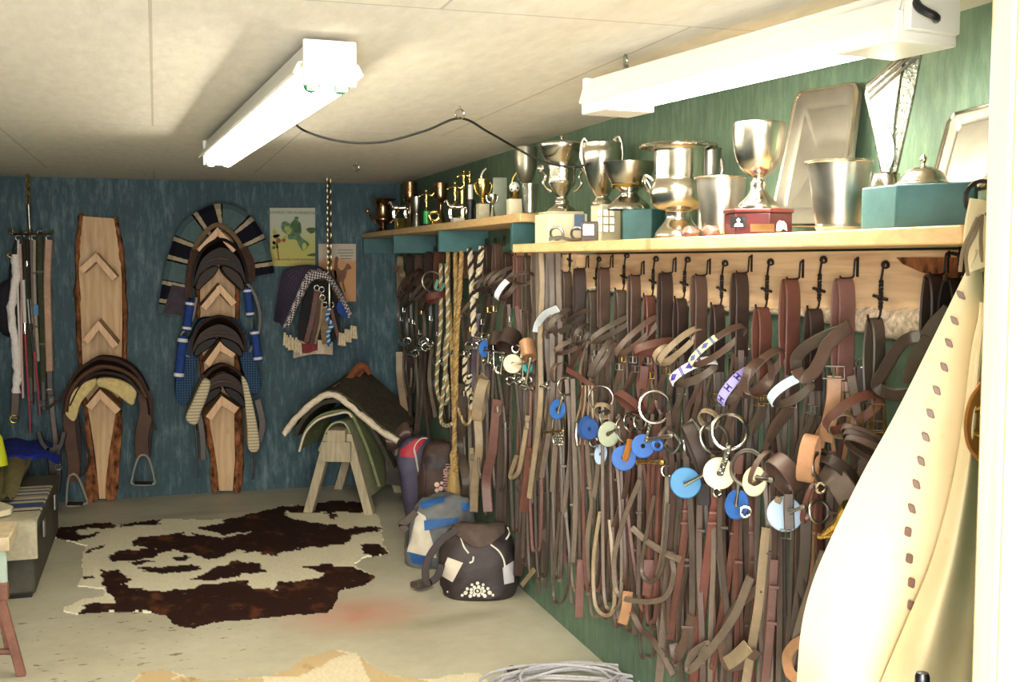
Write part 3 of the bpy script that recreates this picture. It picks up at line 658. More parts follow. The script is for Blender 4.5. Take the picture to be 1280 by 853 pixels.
for lab, cat, pts, w, m, th, dy in hl:
    t = thing(cat if cat != 'crop' else 'riding_crop', lab, cat, PY(*pts[0], YH+dy), 'gear hanging on the ceiling ring')
    path = cr([PY(a, b, YH+dy) for a, b in pts], 6); r = w*mpp(path[0])
    if cat == 'crop':
        part('shaft', MB().tube(path, [r*.5*(1-.4*i/len(path)) for i in range(len(path))], 8), m, t)
        part('grip', MB().tube(path[:5], r*.72, 8), WHITEB if m is REDC else L_BLACK, t); part('tip', MB().sweep(path[-3:], r*1.4, .006, V((1, 0, 0))), L_BLACK, t)
        part('collar', MB().cyl(path[4], path[5], r*.8, 10), CHROME, t)
    elif m is SHEEP:
        k = MB().tube(path, [r*.62]*len(path), 12).jitter(.012, 22); part('sheepskin', k, m, t)
        part('buckle_end', MB().sweep(cr(pypts([(20, 478), (19, 505), (18, 524)], YH+dy), 4), r*1.3, .012, V((1, 0, 0))), L_MID, t)
        part('buckle', MB().torus(PY(18, 524, YH-.01), V((0, 1, 0)), .025, .004, 14, 6), BRASS, t)
        part('hanging_ring', MB().tube([PY(9, 319, YH), PY(21, 311, YH), PY(19, 326, YH)], .006, 6, True), BRASS, t)
    else:
        part('webbing', MB().sweep(path, r, max(.006, th), V((1, 0, 0))), m, t)
        part('hanging_loop', MB().torus(path[0]+V((0, 0, .012)), V((0, 1, 0)), .016, .003, 14, 6), STEEL, t)
        if w > 6:
            e = path[-1]; part('buckle_end', MB().sweep([e+V((0, 0, .01)), e-V((0, 0, .18))], r*.8, .008, V((1, 0, 0))), L_DARK, t)
            part('buckle', MB().tube([e+V((s*r*.45, -.008, z)) for s, z in ((-1, -.12), (1, -.12), (1, -.16), (-1, -.16))], .004, 6, True), STEEL, t)
        if 'banded' in lab or 'blue tag' in lab:
            for f_ in (.3, .75): q = path[int(f_*(len(path)-1))]; part('black_band', MB().box(q, (r*1.2, .016, .012)), BLACK, t)
            part('tag', MB().box(PY(45, 388, YH+dy-.02), (.03, .01, .07)), RUB_SKY, t, bevel=.002)
cpt = thing('cap', 'dark rounded cap hanging behind the white sheepskin girth', 'cap', PY(10, 386, YH+.10))
part('crown', MB().ball(PY(10, 386, YH+.10), .085, 16, (1, .6, 2.2)), mat('black_cap', rgb(28, 24, 34), .8, 0, .2, 20), cpt); part('hanging_loop', MB().tube(cr([PY(11, 360, YH+.10), PY(13, 330, YH+.05), PY(20, 298, YH)], 4), .005, 6), BLACK, cpt)
# ------------------------------------------------------------------ posters
def poster(label, quad, build, bg, y=BW-.004):
    P = pypts(quad, y); t = thing('poster', label, 'poster', (P[2]+P[3])/2+V((0, .004, 0)))
    part('picture_sheet', MB().prism(P, (0, .003, 0)), bg, t)
    W = (P[1]-P[0]); Hh = (P[3]-P[0])
    def at(u, v, k=1): return P[0]+W*u+Hh*v+V((0, -.0012*k, 0))
    build(t, at); return t
def flat(parent, name, at, pts, m, k=1, smooth_n=5, closed=True):
    q = cr([at(u, v, k) for u, v in pts], smooth_n, True); part(name, MB().prism(q, (0, .001, 0)), m, parent, smooth=0)
def sky_grad(name, top, bottom, split, lo_, hi_):
    t = NT(name); c = t.n('ShaderNodeTexCoord'); sp = t.n('ShaderNodeSeparateXYZ'); t.l(c.outputs['Generated'], sp.inputs[0])
    n = t.noise(t.coord('Generated'), 5, 5); f = t.math('ADD', sp.outputs['Z'], t.math('MULTIPLY', t.math('SUBTRACT', n, .5), .35))
    t.col(t.ramp(f, [(max(0, split-lo_), bottom), (min(1, split+hi_), top)])); t.set(.7, 0, .3); return t.m
INK = mat('poster_ink', rgb(122, 130, 116), .8, 0, .1); INKR = mat('poster_red_ink', rgb(150, 86, 60), .8, 0, .3, 40)
GRN1 = mat('poster_green', rgb(92, 124, 92), .8, 0, .5, 60); GRN2 = mat('poster_dark_green', rgb(72, 96, 60), .8, 0, .4, 60); YEL = mat('poster_olive', rgb(170, 172, 92), .8, 0, .3, 40)
def pa(t, at):
    flat(t, 'horse_and_rider', at, [(.26, .26), (.34, .23), (.46, .27), (.52, .2), (.56, .15), (.63, .16), (.62, .22), (.68, .28), (.69, .42), (.66, .47), (.72, .53), (.84, .6), (.86, .64), (.78, .72), (.76, .74), (.80, .65), (.74, .60), (.70, .66), (.72, .75), (.62, .64), (.58, .56), (.5, .54), (.40, .54), (.38, .46), (.30, .42), (.25, .36)], GRN1, 1)
    flat(t, 'rider_coat', at, [(.46, .26), (.56, .22), (.66, .26), (.68, .40), (.58, .44), (.5, .36)], GRN2, 2)
    flat(t, 'saddle_patch', at, [(.32, .33), (.42, .32), (.46, .42), (.38, .45)], YEL, 2)
    for k in range(12):
        u, v, q = .07+.20*R_.random()+(.1 if k > 8 else 0), .46+.26*R_.random(), .03+.03*R_.random(); flat(t, 'foliage', at, [(u-q, v), (u, v-q*.8), (u+q, v), (u, v+q*.7)], (INKR, YEL, INKR, GRN2)[k % 4], 1)
    flat(t, 'branch', at, [(.13, .6), (.16, .6), (.2, .9), (.17, .9)], INKR, 1, 1)
    flat(t, 'hedge', at, [(.80, .36), (.98, .34), (.98, .42), (.88, .44)], GRN2, 1); flat(t, 'grass', at, [(.8, .82), (.98, .78), (.98, .84)], GRN2, 1); flat(t, 'tree', at, [(.06, .44), (.1, .34), (.16, .46), (.1, .52)], YEL, 1)
    mtx = lambda u, v: frame_mtx(at(u, v, 3), V((1, 0, 0)), V((0, 0, 1)))
    text('title', 'HUNTING TIPS IN KINGSTON', INK, t, mtx(.5, .085), .026, .0004, True, 1.0)
    text('caption', 'Cross-country horse tournament', INKR, t, mtx(.52, .885), .024, .0004, True, .92)
poster('green and yellow poster of a galloping horse and rider, beside the striped blanket', [(337, 260), (394, 260), (394, 333), (338, 333)], pa, sky_grad('poster_meadow', rgb(186, 190, 170), rgb(190, 184, 104), .55, .16, .16))
HB = mat('poster_horse', rgb(124, 88, 66), .8, 0, .2, 40)
def pb(t, at):
    flat(t, 'horse_and_rider', at, [(.40, .45), (.42, .34), (.44, .24), (.50, .22), (.53, .27), (.50, .32), (.52, .42), (.62, .46), (.70, .40), (.76, .34), (.86, .40), (.85, .44), (.76, .46), (.72, .58), (.66, .66), (.70, .80), (.70, .86), (.66, .82), (.60, .66), (.55, .68), (.56, .78), (.52, .70), (.44, .62)], HB, 1)
    flat(t, 'horse_rump', at, [(.16, .46), (.34, .44), (.46, .48), (.46, .64), (.34, .66), (.22, .62), (.2, .8), (.14, .8), (.13, .6)], HB, 1)
    for k, (u, v, w) in enumerate(((.72, .10, .4), (.72, .15, .44), (.74, .20, .34), (.72, .25, .3))):
        flat(t, 'caption_line', at, [(u-w/2, v), (u+w/2, v), (u+w/2, v+.016), (u-w/2, v+.016)], INK, 1, 1)
poster('sandy poster of a lone horse and rider, half behind the hanging chain', [(398, 305), (445, 305), (445, 377), (399, 377)], pb, sky_grad('poster_sand', rgb(196, 184, 164), rgb(200, 148, 104), .72, .03, .05))
# ------------------------------------------------------------------ chain hung pads and girths
YC = 7.55
hc2 = thing('hanging_chain', 'long steel chain with a swivel hanging in front of the posters', 'chain', PY(411, 222, YC))
t0_ = PY(411, 222, YC); t0_.z = CH
cm = MB(); chain(cm, t0_, PY(412, 352, YC), .05, .0055, .016); part('chain', cm, metal('old_chain', rgb(150, 140, 110), .35), hc2)
part('swivel', MB().lathe([(.010, 0), (.018, .02), (.016, .14), (.010, .17), (.014, .19), (.014, .23), (.006, .25)], PY(412, 388, YC), 12), STEEL, hc2)
part('rope_tie', MB().twist(cr(pypts([(412, 386), (409, 398), (415, 406), (410, 416), (412, 432)], YC-.03), 5), .014, 30), [RUB_SKY, WHITEB, RUB_SKY], hc2)
part('hook_bar', MB().tube(cr([PY(412, 388, YC), PY(410, 396, YC), PY(400, 366, YC)+V((0, .12, 0)), PY(388, 346, YC)+V((0, .3, 0))], 5), .01, 8), IRON, hc2)
def checkm(name, a, b, s):
    t = NT(name); v = t.coord('Object', (1, 1, 1), (0, .6, 0)); ch = t.n('ShaderNodeTexChecker'); t.l(v, ch.inputs['Vector']); ch.inputs['Scale'].default_value = s
    ch.inputs['Color1'].default_value = a; ch.inputs['Color2'].default_value = b; t.l(ch.outputs['Color'], t.b.inputs['Base Color']); t.set(.95, 0, .1); t.bump(t.noise(v, 90), .4); return t.m
pd = thing('saddle_pad', 'purple checked wool pad with patterned border draped over the hanging bar', 'saddle pad', PY(388, 345, YC))
def drape2(name, ptsf, ptsb, yf, yb, th, m, parent, n=5):
    a = cr(pypts(ptsf, yf), n); b = cr(pypts(ptsb, yb), n); k = len(a)-1
    def fn(u, v):
        i = int(round(u*k)); return a[i].lerp(b[i], v)+V((0, 0, .012*math.sin(u*9+v*5)))
    return part(name, MB().grid(fn, k, 6, th), m, parent, smooth=60)
PUR = checkm('purple_check', rgb(74, 66, 88), rgb(108, 98, 118), 60); CHK = checkm('black_white_check', rgb(40, 34, 48), rgb(196, 184, 182), 85)
drape2('pad', [(358, 412), (366, 394), (376, 372), (386, 350), (398, 344), (410, 350), (424, 372), (436, 396)], [(347, 400), (350, 382), (354, 360), (360, 342), (384, 335), (404, 340), (418, 356), (430, 384)], YC-.06, YC+.34, .028, PUR, pd)
drape2('border', [(362, 410), (370, 392), (379, 372), (388, 353), (398, 347), (409, 352), (423, 374), (433, 396)], [(355, 408), (363, 391), (372, 369), (384, 347), (398, 341), (411, 347), (427, 372), (438, 396)], YC-.085, YC-.075, .03, CHK, pd)
part('inside_shade', MB().prism(cr(pypts([(384, 360), (398, 351), (412, 358), (424, 385), (420, 424), (374, 424)], YC+.06), 4, True), (0, .02, 0)), mat('inside_shade', rgb(30, 28, 30), .95, 0, .2), pd)  # added dark sheet standing in for the shade inside the pad
part('blue_corner', MB().prism(cr(pypts([(425, 376), (437, 392), (438, 398), (428, 396), (421, 386)], YC-.09), 4, True), (0, .03, 0)), BLUE, pd)
TASS = mat('tassel', rgb(196, 180, 150), .95, 0, .2, 50, .6)
for side, x0 in (('l', 356), ('r', 425)):
    fr = MB()
    for k in range(9):
        p = PY(x0+k*2.4, 416+(k % 3)*2+(k if side == 'l' else -k*1.5), YC-.05+.01*(k % 2)); fr.cyl(p, p+V((.004*(k % 3-1), 0, -.085)), .008, 6, .011)
    part('fringe', fr, TASS, pd)
for lab, pts, w, m in (('rosy leather girth with dark bands hanging under the purple pad', [(396, 364), (391, 395), (383, 428)], 7, L_ROSE), ('brown leather girth next to the rosy one under the purple pad', [(402, 366), (397, 398), (390, 430)], 7, L_MID),
                       ('narrow brown strap hanging in the middle under the purple pad', [(403, 376), (400, 404), (394, 430)], 3, L_PALE), ('tan folded cloth strip behind the chain under the purple pad', [(406, 385), (406, 410), (408, 430)], 11, mat('tan_cloth', rgb(128, 104, 76))), ('dark leather girth leaning right of the chain', [(414, 385), (420, 410), (427, 434)], 5, L_ROSE)):
    t = thing('girth', lab, 'girth', PY(*pts[0], YC-.02), 'girths under the purple pad')
    path = cr(pypts(pts, YC-.02+R_.uniform(0, .04)), 6); part('strap', MB().sweep(path, w*mpp(path[0]), .012, V((1, .2, 0))), m, t)
    part('hanging_loop', MB().torus(path[0]+V((0, 0, .02)), V((0, 1, 0)), .018, .004, 14, 6), STEEL, t)
    if 'bands' in lab:
        for f_ in (.25, .5, .75): q = path[int(f_*12)]; part('dark_band', MB().box(q, (w*mpp(q)*1.15, .02, .014), Matrix.Rotation(-.25, 3, 'Y')), L_BLACK, t)
clo = part('saddle_cloth', MB().grid(lambda u, v: PY(368+48*u, 428+20*v-3*math.sin(u*PI)-4*u*v, YC+.08+.03*math.sin(u*7)), 14, 6, .012), [mat('red_white_cloth', rgb(196, 178, 156), .95, 0, .12, 30)], None)
tag(clo, 'cream cloth hem with red panel hanging lowest under the purple pad', 'saddle cloth')
part('hanging_panel', MB().grid(lambda u, v: PY(373+27*u, 428+12*v+2*math.sin(u*5), YC+.055+.03*math.sin(u*7)), 8, 4, .008), mat('red_cloth', rgb(126, 52, 52), .9, 0, .2, 30), clo)
# ------------------------------------------------------------------ cowhides on the floor
def hide_mat(name, cream, dark, red):
    t = NT(name); at = t.n('ShaderNodeAttribute'); at.attribute_name = 'patch'
    v = t.coord('Object', (1, .5, 1)); n = t.noise(v, 7, 5, .65); fur = t.noise(t.coord('Object', (1, .35, 1)), 90, 3)
    d = t.mix(t.ramp(n, [(.54, (0, 0, 0, 1)), (.70, (1, 1, 1, 1))]), dark, red)
    c = t.mix(t.ramp(fur, [(.3, (0, 0, 0, 1)), (.7, (1, 1, 1, 1))]), shade(cream, .86), cream)
    fl = t.ramp(t.noise(t.coord('Object', (.45, 1.3, 1)), 26, 5, .7), [(.66, (1, 1, 1, 1)), (.76, (.35, .35, .35, 1))])
    t.col(t.mix(t.math('MULTIPLY', at.outputs['Fac'], fl), c, d)); t.set(.85, 0, .15); t.bump(fur, .5, .004); return t.m
def hide(name, label, outline, patches, m, step, z=.005, inv=False):
    xs = [p[0] for p in outline]; ys = [p[1] for p in outline]; x0, x1, y0, y1 = min(xs), max(xs), min(ys), max(ys)
    nx, ny = int((x1-x0)/step), int((y1-y0)/(step*.75)); P = {}; mb = MB(); att = []
    def vid(i, j):
        if (i, j) not in P:
            px, py = x0+(x1-x0)*i/nx, y0+(y1-y0)*j/ny; p = PZ(px, py, z); p.z += .004*mnoise.noise(p*5)+.003
            q = mnoise.noise_vector(p*14)*1.0+mnoise.noise_vector(p*40)*.5
            e = (px+q.x*5, py+q.y*3.2); k = 1.0 if any(pip(pp, *e) for pp in patches) else 0.0
            P[(i, j)] = len(mb.v); mb.v.append(p); mb.uv.append((0, 0)); att.append(k)
        return P[(i, j)]
    for i in range(nx):
        for j in range(ny):
            px, py = x0+(x1-x0)*(i+.5)/nx, y0+(y1-y0)*(j+.5)/ny; w = PZ(px, py, z); q = mnoise.noise_vector(w*25)
            if pip(outline, px+q.x*2.2, py+q.y*1.4): mb.f.append([vid(i, j), vid(i, j+1), vid(i+1, j+1), vid(i+1, j)]); mb.mi.append(0)
    ed = {}
    for f in mb.f:
        for a, b in zip(f, f[1:]+f[:1]): ed[(a, b)] = 1
    low = {}
    def lo_(a):
        if a not in low: low[a] = len(mb.v); p = mb.v[a]; mb.v.append(V((p.x, p.y, .0005))); mb.uv.append((0, 0)); att.append(att[a])
        return low[a]
    for a, b in list(ed):
        if (b, a) not in ed: mb.f.append([b, a, lo_(a), lo_(b)]); mb.mi.append(0)
    o = part(name, mb, m, None, smooth=60); at = o.data.attributes.new('patch', 'FLOAT', 'POINT'); at.data.foreach_set('value', att)
    tag(o, label, 'rug', 'cowhides on the concrete'); return o
Z8 = lambda L: [(60+x/2.909, 600+y/2.909) for x, y in L]
OUT = Z8([(10, 180), (100, 168), (220, 155), (250, 165), (430, 145), (540, 148), (690, 140), (740, 125), (860, 95), (940, 95), (1040, 78), (1150, 85), (1200, 130), (1215, 180), (1220, 235), (1240, 268), (1150, 280), (1110, 310), (1190, 355), (1150, 380), (1060, 400), (1050, 440), (1020, 480), (880, 490), (740, 505), (600, 515), (530, 538), (460, 525), (430, 490), (330, 478), (230, 478), (100, 488), (55, 478), (60, 465), (130, 435), (200, 425), (205, 395), (105, 385), (130, 350), (125, 290), (140, 240), (60, 218), (10, 205)])
PAT = [Z8(p) for p in ([(0, 178), (100, 165), (220, 150), (250, 160), (240, 178), (150, 180), (90, 190), (140, 205), (190, 195), (150, 215), (100, 226), (60, 220), (0, 208)], [(250, 155), (430, 138), (380, 170), (260, 170)],
 [(545, 178), (620, 160), (700, 120), (800, 100), (930, 92), (1040, 70), (1160, 78), (1165, 125), (1080, 120), (1000, 125), (930, 120), (850, 118), (900, 150), (1000, 160), (1060, 170), (1100, 180), (1200, 170), (1215, 188), (1110, 200), (1100, 225), (1020, 250), (950, 245), (880, 260), (820, 280), (760, 265), (690, 260), (600, 295), (540, 275), (460, 260), (330, 295), (230, 305), (220, 275), (300, 255), (400, 255), (310, 240), (320, 210), (480, 195), (560, 205), (640, 215), (740, 190), (640, 200)],
 [(300, 300), (400, 295), (380, 308), (310, 310)], [(450, 285), (510, 283), (490, 300), (455, 298)], [(310, 325), (420, 318), (520, 310), (555, 322), (520, 335), (400, 345), (340, 335)],
 [(510, 360), (620, 320), (690, 295), (780, 310), (790, 340), (720, 345), (640, 360), (570, 372)], [(1130, 235), (1200, 232), (1245, 272), (1150, 275)],
 [(920, 315), (1010, 310), (1100, 320), (1200, 355), (1150, 388), (1062, 402), (1055, 440), (1022, 488), (880, 496), (740, 512), (600, 522), (530, 545), (455, 532), (425, 496), (340, 475), (260, 465), (240, 430), (200, 400), (220, 370), (300, 390), (420, 410), (560, 390), (650, 375), (720, 370), (740, 395), (820, 400), (840, 370), (930, 372), (1010, 345), (980, 330)],
 [(120, 345), (160, 345), (170, 362), (130, 365)], [(190, 330), (260, 335), (300, 370), (240, 400), (205, 395)], [(110, 492), (130, 455), (260, 450), (340, 475), (230, 484)], [(125, 270), (170, 248), (205, 238), (190, 255), (150, 268)], [(1020, 125), (1050, 122), (1050, 145), (1030, 145)])]
hide('cowhide_rug', 'dark brown and cream cowhide rug spread in front of the sawhorse', OUT, PAT, hide_mat('cowhide_dark', rgb(242, 234, 206), rgb(44, 24, 18), rgb(108, 60, 36)), 1.6)
OUT2 = [(163, 856), (177, 842), (204, 839), (225, 844), (253, 851), (290, 852), (335, 846), (362, 837), (383, 823), (417, 814), (445, 818), (469, 837), (490, 846), (520, 850), (545, 850), (562, 845), (600, 842), (612, 853), (600, 930), (520, 960), (300, 950), (160, 900)]
PAT2 = [[(163, 860), (177, 838), (204, 834), (225, 844), (215, 852), (190, 856)], [(335, 846), (383, 822), (417, 812), (432, 820), (400, 836), (370, 848)], [(450, 820), (469, 835), (495, 846), (530, 852), (520, 930), (450, 930), (462, 860)], [(225, 848), (330, 850), (400, 930), (200, 930), (170, 870)]]
hide('cowhide_rug', 'pale tan and cream cowhide at the very front of the floor', OUT2, PAT2, hide_mat('cowhide_tan', rgb(226, 214, 184), rgb(196, 172, 132), rgb(150, 112, 74)), 2.5)
# ------------------------------------------------------------------ white rope coil
rp = MB(); rc = PZ(704, 866); rr = random.Random(3)
pts = []
for k in range(9*24):
    a = 2*PI*k/24; q = k//24; R = .19+.055*math.sin(q*2.1)+.012*math.sin(a*3+q); z = .009+.005*q+.006*math.sin(a*2+q*1.3)
    pts.append(rc+V((R*1.35*math.cos(a)+.02*math.sin(q*1.7), R*.95*math.sin(a)+.02*math.cos(q*2.3), z)))
pts = pts[::-1]+cr([pts[0], PZ(650, 846, .01), PZ(640, 835, .01), PZ(632, 840, .012)], 6)[1:]
rp.tube(pts, .0062, 7)
ro = part('rope_coil', rp, mat('white_rope', rgb(180, 178, 182), .9, 0, .15, 90, .6, 150), None)
tag(ro, 'loose coil of pale rope on the floor below the green wall', 'rope')
part('knot', MB().ball(PZ(641, 838, .016), .022, 10, (1.2, 1, .7)).jitter(.006, 40), mat('dark_rope', rgb(70, 62, 56), .9, 0, .3, 40), ro)
# ------------------------------------------------------------------ sawhorse and what is draped over it
FA, FB, RA_, RB_ = PZ(386, 641), PZ(463, 644), PZ(424, 611), PZ(499, 615)
front = (FA+FB)/2; back = (RA_+RB_)/2; ax = (back-front); ax.z = 0; ax.normalize(); sx = V((ax.y, -ax.x, 0))
zt = PD(418, 531, front).z
sh = thing('sawhorse', 'weathered wooden sawhorse standing at the far edge of the dark cowhide', 'sawhorse', front)
f0 = front-ax*.03; L = (back-front).length+.06
def obox(mb, c, l, w, h, d=None, zz=None):
    d = d or ax; s = V((d.y, -d.x, 0)).normalized(); u = V((0, 0, 1))
    mb.hexa([c+d*a*l/2+s*b*w/2+u*e*h/2 for a in (-1, 1) for b in (-1, 1) for e in (-1, 1)]); return mb
part('beam', obox(MB(), f0+ax*(L/2-.02)+V((0, 0, zt-.08)), L+.02, .12, .10), GREYWOOD, sh, bevel=.004)
part('beam', obox(MB(), f0+ax*(L/2-.02)+V((0, 0, zt-.17)), L-.02, .14, .06), GREYWOOD, sh, bevel=.004)
for ft in (FA, FB, RA_, RB_):
    near = ft in (FA, FB); base = front if near else back; s = 1 if (ft-base).dot(sx) > 0 else -1
    top = base+(ax*.02 if near else -ax*.02)+sx*s*.06+V((0, 0, zt-.06))
    d = (top-ft); lw, lt = .075, .035; q = []
    for p in (ft, top):
        for a, b in ((-1, -1), (1, -1), (1, 1), (-1, 1)): q.append(p+sx*a*lw/2*.8+ax*b*lt)
    part('leg', MB().add(q, [(0, 3, 2, 1), (4, 5, 6, 7), (0, 1, 5, 4), (1, 2, 6, 5), (2, 3, 7, 6), (3, 0, 4, 7)]), GREYWOOD, sh, bevel=.003)
part('end_board', obox(MB(), f0-ax*.02+V((0, 0, zt-.17)), .025, .19, .13), GREYWOOD, sh, bevel=.003)
def lay(name, pl, th, d0, d1, m, parent, lift=.0, n=6, sag=.0, nse=.004):
    """blanket profile drawn at the sawhorse's near end and carried back along it"""
    org = front+ax*d0
    base = [PD(x, y, org) for x, y in pl]; loc = cr([V(((p-org).dot(rt.cross(V((0, 0, 1))).cross(V((0, 0, 1))) if 0 else hdir(org).cross(V((0, 0, 1)))), p.z, 0)) for p in base], n); k = len(loc)-1
    sd = hdir(org).cross(V((0, 0, 1)))
    global LAST_EDGE; LAST_EDGE = [org+sx*q.x+V((0, 0, q.y-org.z)) for q in loc]
    def fn(u, v):
        q = loc[int(round(u*k))]; p = org+sx*q.x*1.0+ax*(d1-d0)*v; p.z = q.y+lift*v-sag*math.sin(PI*v)
        p = p+mnoise.noise_vector(p*6)*nse; p.x = min(p.x, RW-.05); return p
    return part(name, MB().grid(fn, k, 10, th), m, parent, smooth=60)
GRNF = mat('green_felt', rgb(122, 128, 92), .95, 0, .18, 30, .4, 90, .1); PALEG = mat('pale_green_cloth', rgb(164, 168, 132), .95, 0, .12, 30, .3, 90, .1); DGRN = mat('dark_grey_pad', rgb(64, 62, 52), .95, 0, .25, 26, .6, 90, .1)
g1 = lay('saddle_blanket', [(398, 566), (404, 552), (410, 538), (420, 530), (432, 532), (440, 552), (452, 585), (462, 620)], .012, .02, .50, PALEG, None)
tag(g1, 'pale green blanket lying lowest on the sawhorse', 'blanket', 'blankets on the sawhorse')
g2 = lay('saddle_blanket', [(374, 564), (382, 540), (398, 524), (420, 517), (438, 519), (452, 545), (464, 575), (474, 606)], .018, .0, .54, GRNF, None)
tag(g2, 'sage green felt blanket with white edge, second on the sawhorse', 'blanket', 'blankets on the sawhorse')
sp_ = PD(374, 564, front-ax*.09)
g3 = lay('saddle_blanket', [(368, 548), (380, 526), (400, 509), (420, 504), (440, 508), (462, 534), (478, 560), (490, 584)], .025, -.04, .60, DGRN, None)
tag(g3, 'dark grey felt pad with olive edge under the fleece pad on the sawhorse', 'blanket', 'blankets on the sawhorse')
part('edge_binding', MB().tube(cr([PD(x, y, front-ax*.08) for x, y in [(374, 565), (382, 541), (398, 525), (420, 518), (434, 516), (440, 522)]], 6), .007, 6), WOOLW, g2)
tp_ = [(352, 546), (364, 530), (382, 512), (402, 497), (418, 494), (436, 504), (456, 520), (478, 536), (500, 548)]
o = lay('saddle_pad', tp_, .030, -.02, .66, mat('dark_wool', rgb(76, 70, 58), .95, 0, .25, 20, .6, 80, .1), None, .06)
for p in LAST_EDGE: p.x = min(p.x, RW-.07)
tag(o, 'dark saddle pad edged in white fleece, topmost on the sawhorse', 'saddle pad')
part('fleece_edge', MB().tube([p-ax*.012 for p in LAST_EDGE], .021, 10).jitter(.006, 30), WOOLW, o)
part('corner_patch', MB().grid(lambda u, v: PD(494+16*u, 552+18*v-4*u, front-ax*.05)+ax*.03*u, 4, 4, .03), L_PALE, o)
rg = front+ax*.55; wd_ = hdir(rg)
part('rust_patch', MB().grid(lambda u, v: PD(437+20*u-6*v, 487-26*u*1.0-v*7+4*u*v, rg)-wd_*.06, 6, 5, .02), mat('rust_hide', rgb(122, 66, 36), .9, 0, .3, 30, .5), o)
tt = thing('saddle_tree', 'dark leather saddle half hidden over the rear of the sawhorse, with tan edge', 'saddle', PD(480, 540, rg))
def clampx(p): p.x = min(p.x, RW-.06); return p
part('skirt', MB().grid(lambda u, v: clampx(PD(440+66*u*(1-.1*v)+4*v, 470+10*math.sin(u*2)+62*u*u-18*(1-u)*v+8*v, rg+ax*.12)+ax*.10*v-wd_*.10), 12, 6, .03), DGRN, tt, smooth=60)
part('cantle', MB().tube(cr([PD(x, y, rg)-wd_*.13 for x, y in [(429, 483), (437, 470), (446, 460), (452, 456), (458, 459), (462, 466)]], 6), [.012+.02*math.sin(PI*i/30) for i in range(31)], 10), mat('rust_hide', rgb(122, 66, 36)), tt)
part('leather_roll', MB().grid(lambda u, v: PD(478+28*u+4*v, 524-9*u+20*v+4*math.sin(u*6), rg)-wd_*(.60+.05*math.sin(v*PI)), 8, 6, .03).jitter(.008, 12), L_MID, tt, smooth=60)
part('side_flap', MB().grid(lambda u, v: PD(478+30*u+2*v, 540+48*v-3*u+6*u*v, rg)-wd_*(.56-.04*v), 8, 8, .035).jitter(.01, 10), mat('black_oilskin', rgb(48, 42, 38), .6, 0, .2, 20), tt, smooth=60)
rsm = MB()
for k in range(7): rsm.torus(PD(502+math.sin(k)*2, 552+k*5, rg)-wd_*.64, wd_, .016, .004, 12, 5)
part('ring_strap', rsm, BRASS, tt)
bmk = thing('buckle', 'small metal buckle resting at the ridge of the fleece pad', 'buckle', PD(422, 488, front+ax*.1))
part('frame', MB().tube([PD(x, y, front+ax*.12)-wd_*.02 for x, y in [(416, 484), (424, 478), (430, 487), (422, 492)]], .007, 6, True), STEEL, bmk); part('prong', MB().cyl(PD(418, 487, front+ax*.12), PD(427, 483, front+ax*.12), .005), STEEL, bmk)
# ------------------------------------------------------------------ bags
def bag_mb(ref_px, secs, depth, e=2.6, n=40, jit=.006, lean=0.0, freq=9):
    g = PZ(*ref_px); h = hdir(g); s = h.cross(V((0, 0, 1))); mb = MB(); cen = g+h*depth; raw = []
    for cx, y, hw, dk in secs:
        p = PD(cx, y, cen); raw.append(V(((p-cen).dot(s), max(0.0, p.z), hw*mpp(cen))).to_tuple()+(depth*dk,))
    sm = cr([V(r[:3]) for r in raw], 5); dm = cr([V((r[3], 0, 0)) for r in raw], 5); rings = []
    for q, d in zip(sm, dm):
        ring = []
        for j in range(n):
            a = 2*PI*j/n; c, s_ = math.cos(a), math.sin(a)
            x = math.copysign(abs(c)**(2/e), c); y = math.copysign(abs(s_)**(2/e), s_)
            ring.append(cen+s*(q.x+x*q.z)+h*(y*d.x+lean*q.y)+V((0, 0, q.y)))
        rings.append(ring)
    mb.rings(rings)
    for i, p in enumerate(mb.v):
        if p.z > .02: mb.v[i] = p+mnoise.noise_vector(p*freq)*jit*2+mnoise.noise_vector(p*freq*2.6)*jit
        mb.v[i].x = min(mb.v[i].x, RW-.015-.01*(i % 7)/7)
    return mb, cen
NYB = mat('black_nylon', rgb(52, 42, 42), .6, 0, .25, 14, .35, 60); NYG = mat('grey_nylon', rgb(108, 110, 112), .65, 0, .2, 14, .35, 60); NYBL = mat('blue_nylon', rgb(36, 92, 158), .6, 0, .15, 14, .3, 60)
PALEB = mat('pale_nylon', rgb(214, 204, 186), .65, 0, .1, 14, .3, 60); BRN = mat('brown_nylon', rgb(72, 52, 44), .65, 0, .2, 14, .3, 60); REDN = mat('red_nylon', rgb(190, 54, 68), .6, 0, .15, 14, .3, 60); INDI = mat('indigo_nylon', rgb(86, 82, 108), .65, 0, .15, 14, .3, 60)
LOGO = mat('white_print', rgb(228, 222, 208), .7, 0, .06, 60)
bb, bc = bag_mb((600, 752), [(600, 752, 34, .85), (600, 744, 43, 1), (600, 722, 49, 1.05), (598, 700, 50, 1.0), (597, 682, 46, .85), (597, 668, 40, .6), (597, 658, 30, .38), (597, 655, 8, .2)], .15, 2.7, jit=.010)
bt = thing('duffel_bag', 'black duffel bag with white printed crest, standing nearest on the floor', 'bag', PZ(600, 752)); bv = bvh_of(bb)
part('body', bb, NYB, bt, smooth=70)
decal(bt, 'side_patch', [(560, 697), (579, 704), (566, 728), (551, 719)], PALEB, bv, bc); decal(bt, 'side_patch', [(628, 710), (642, 701), (642, 728), (630, 731)], mat('white_patch', rgb(196, 192, 196), .7, 0, .05), bv, bc)
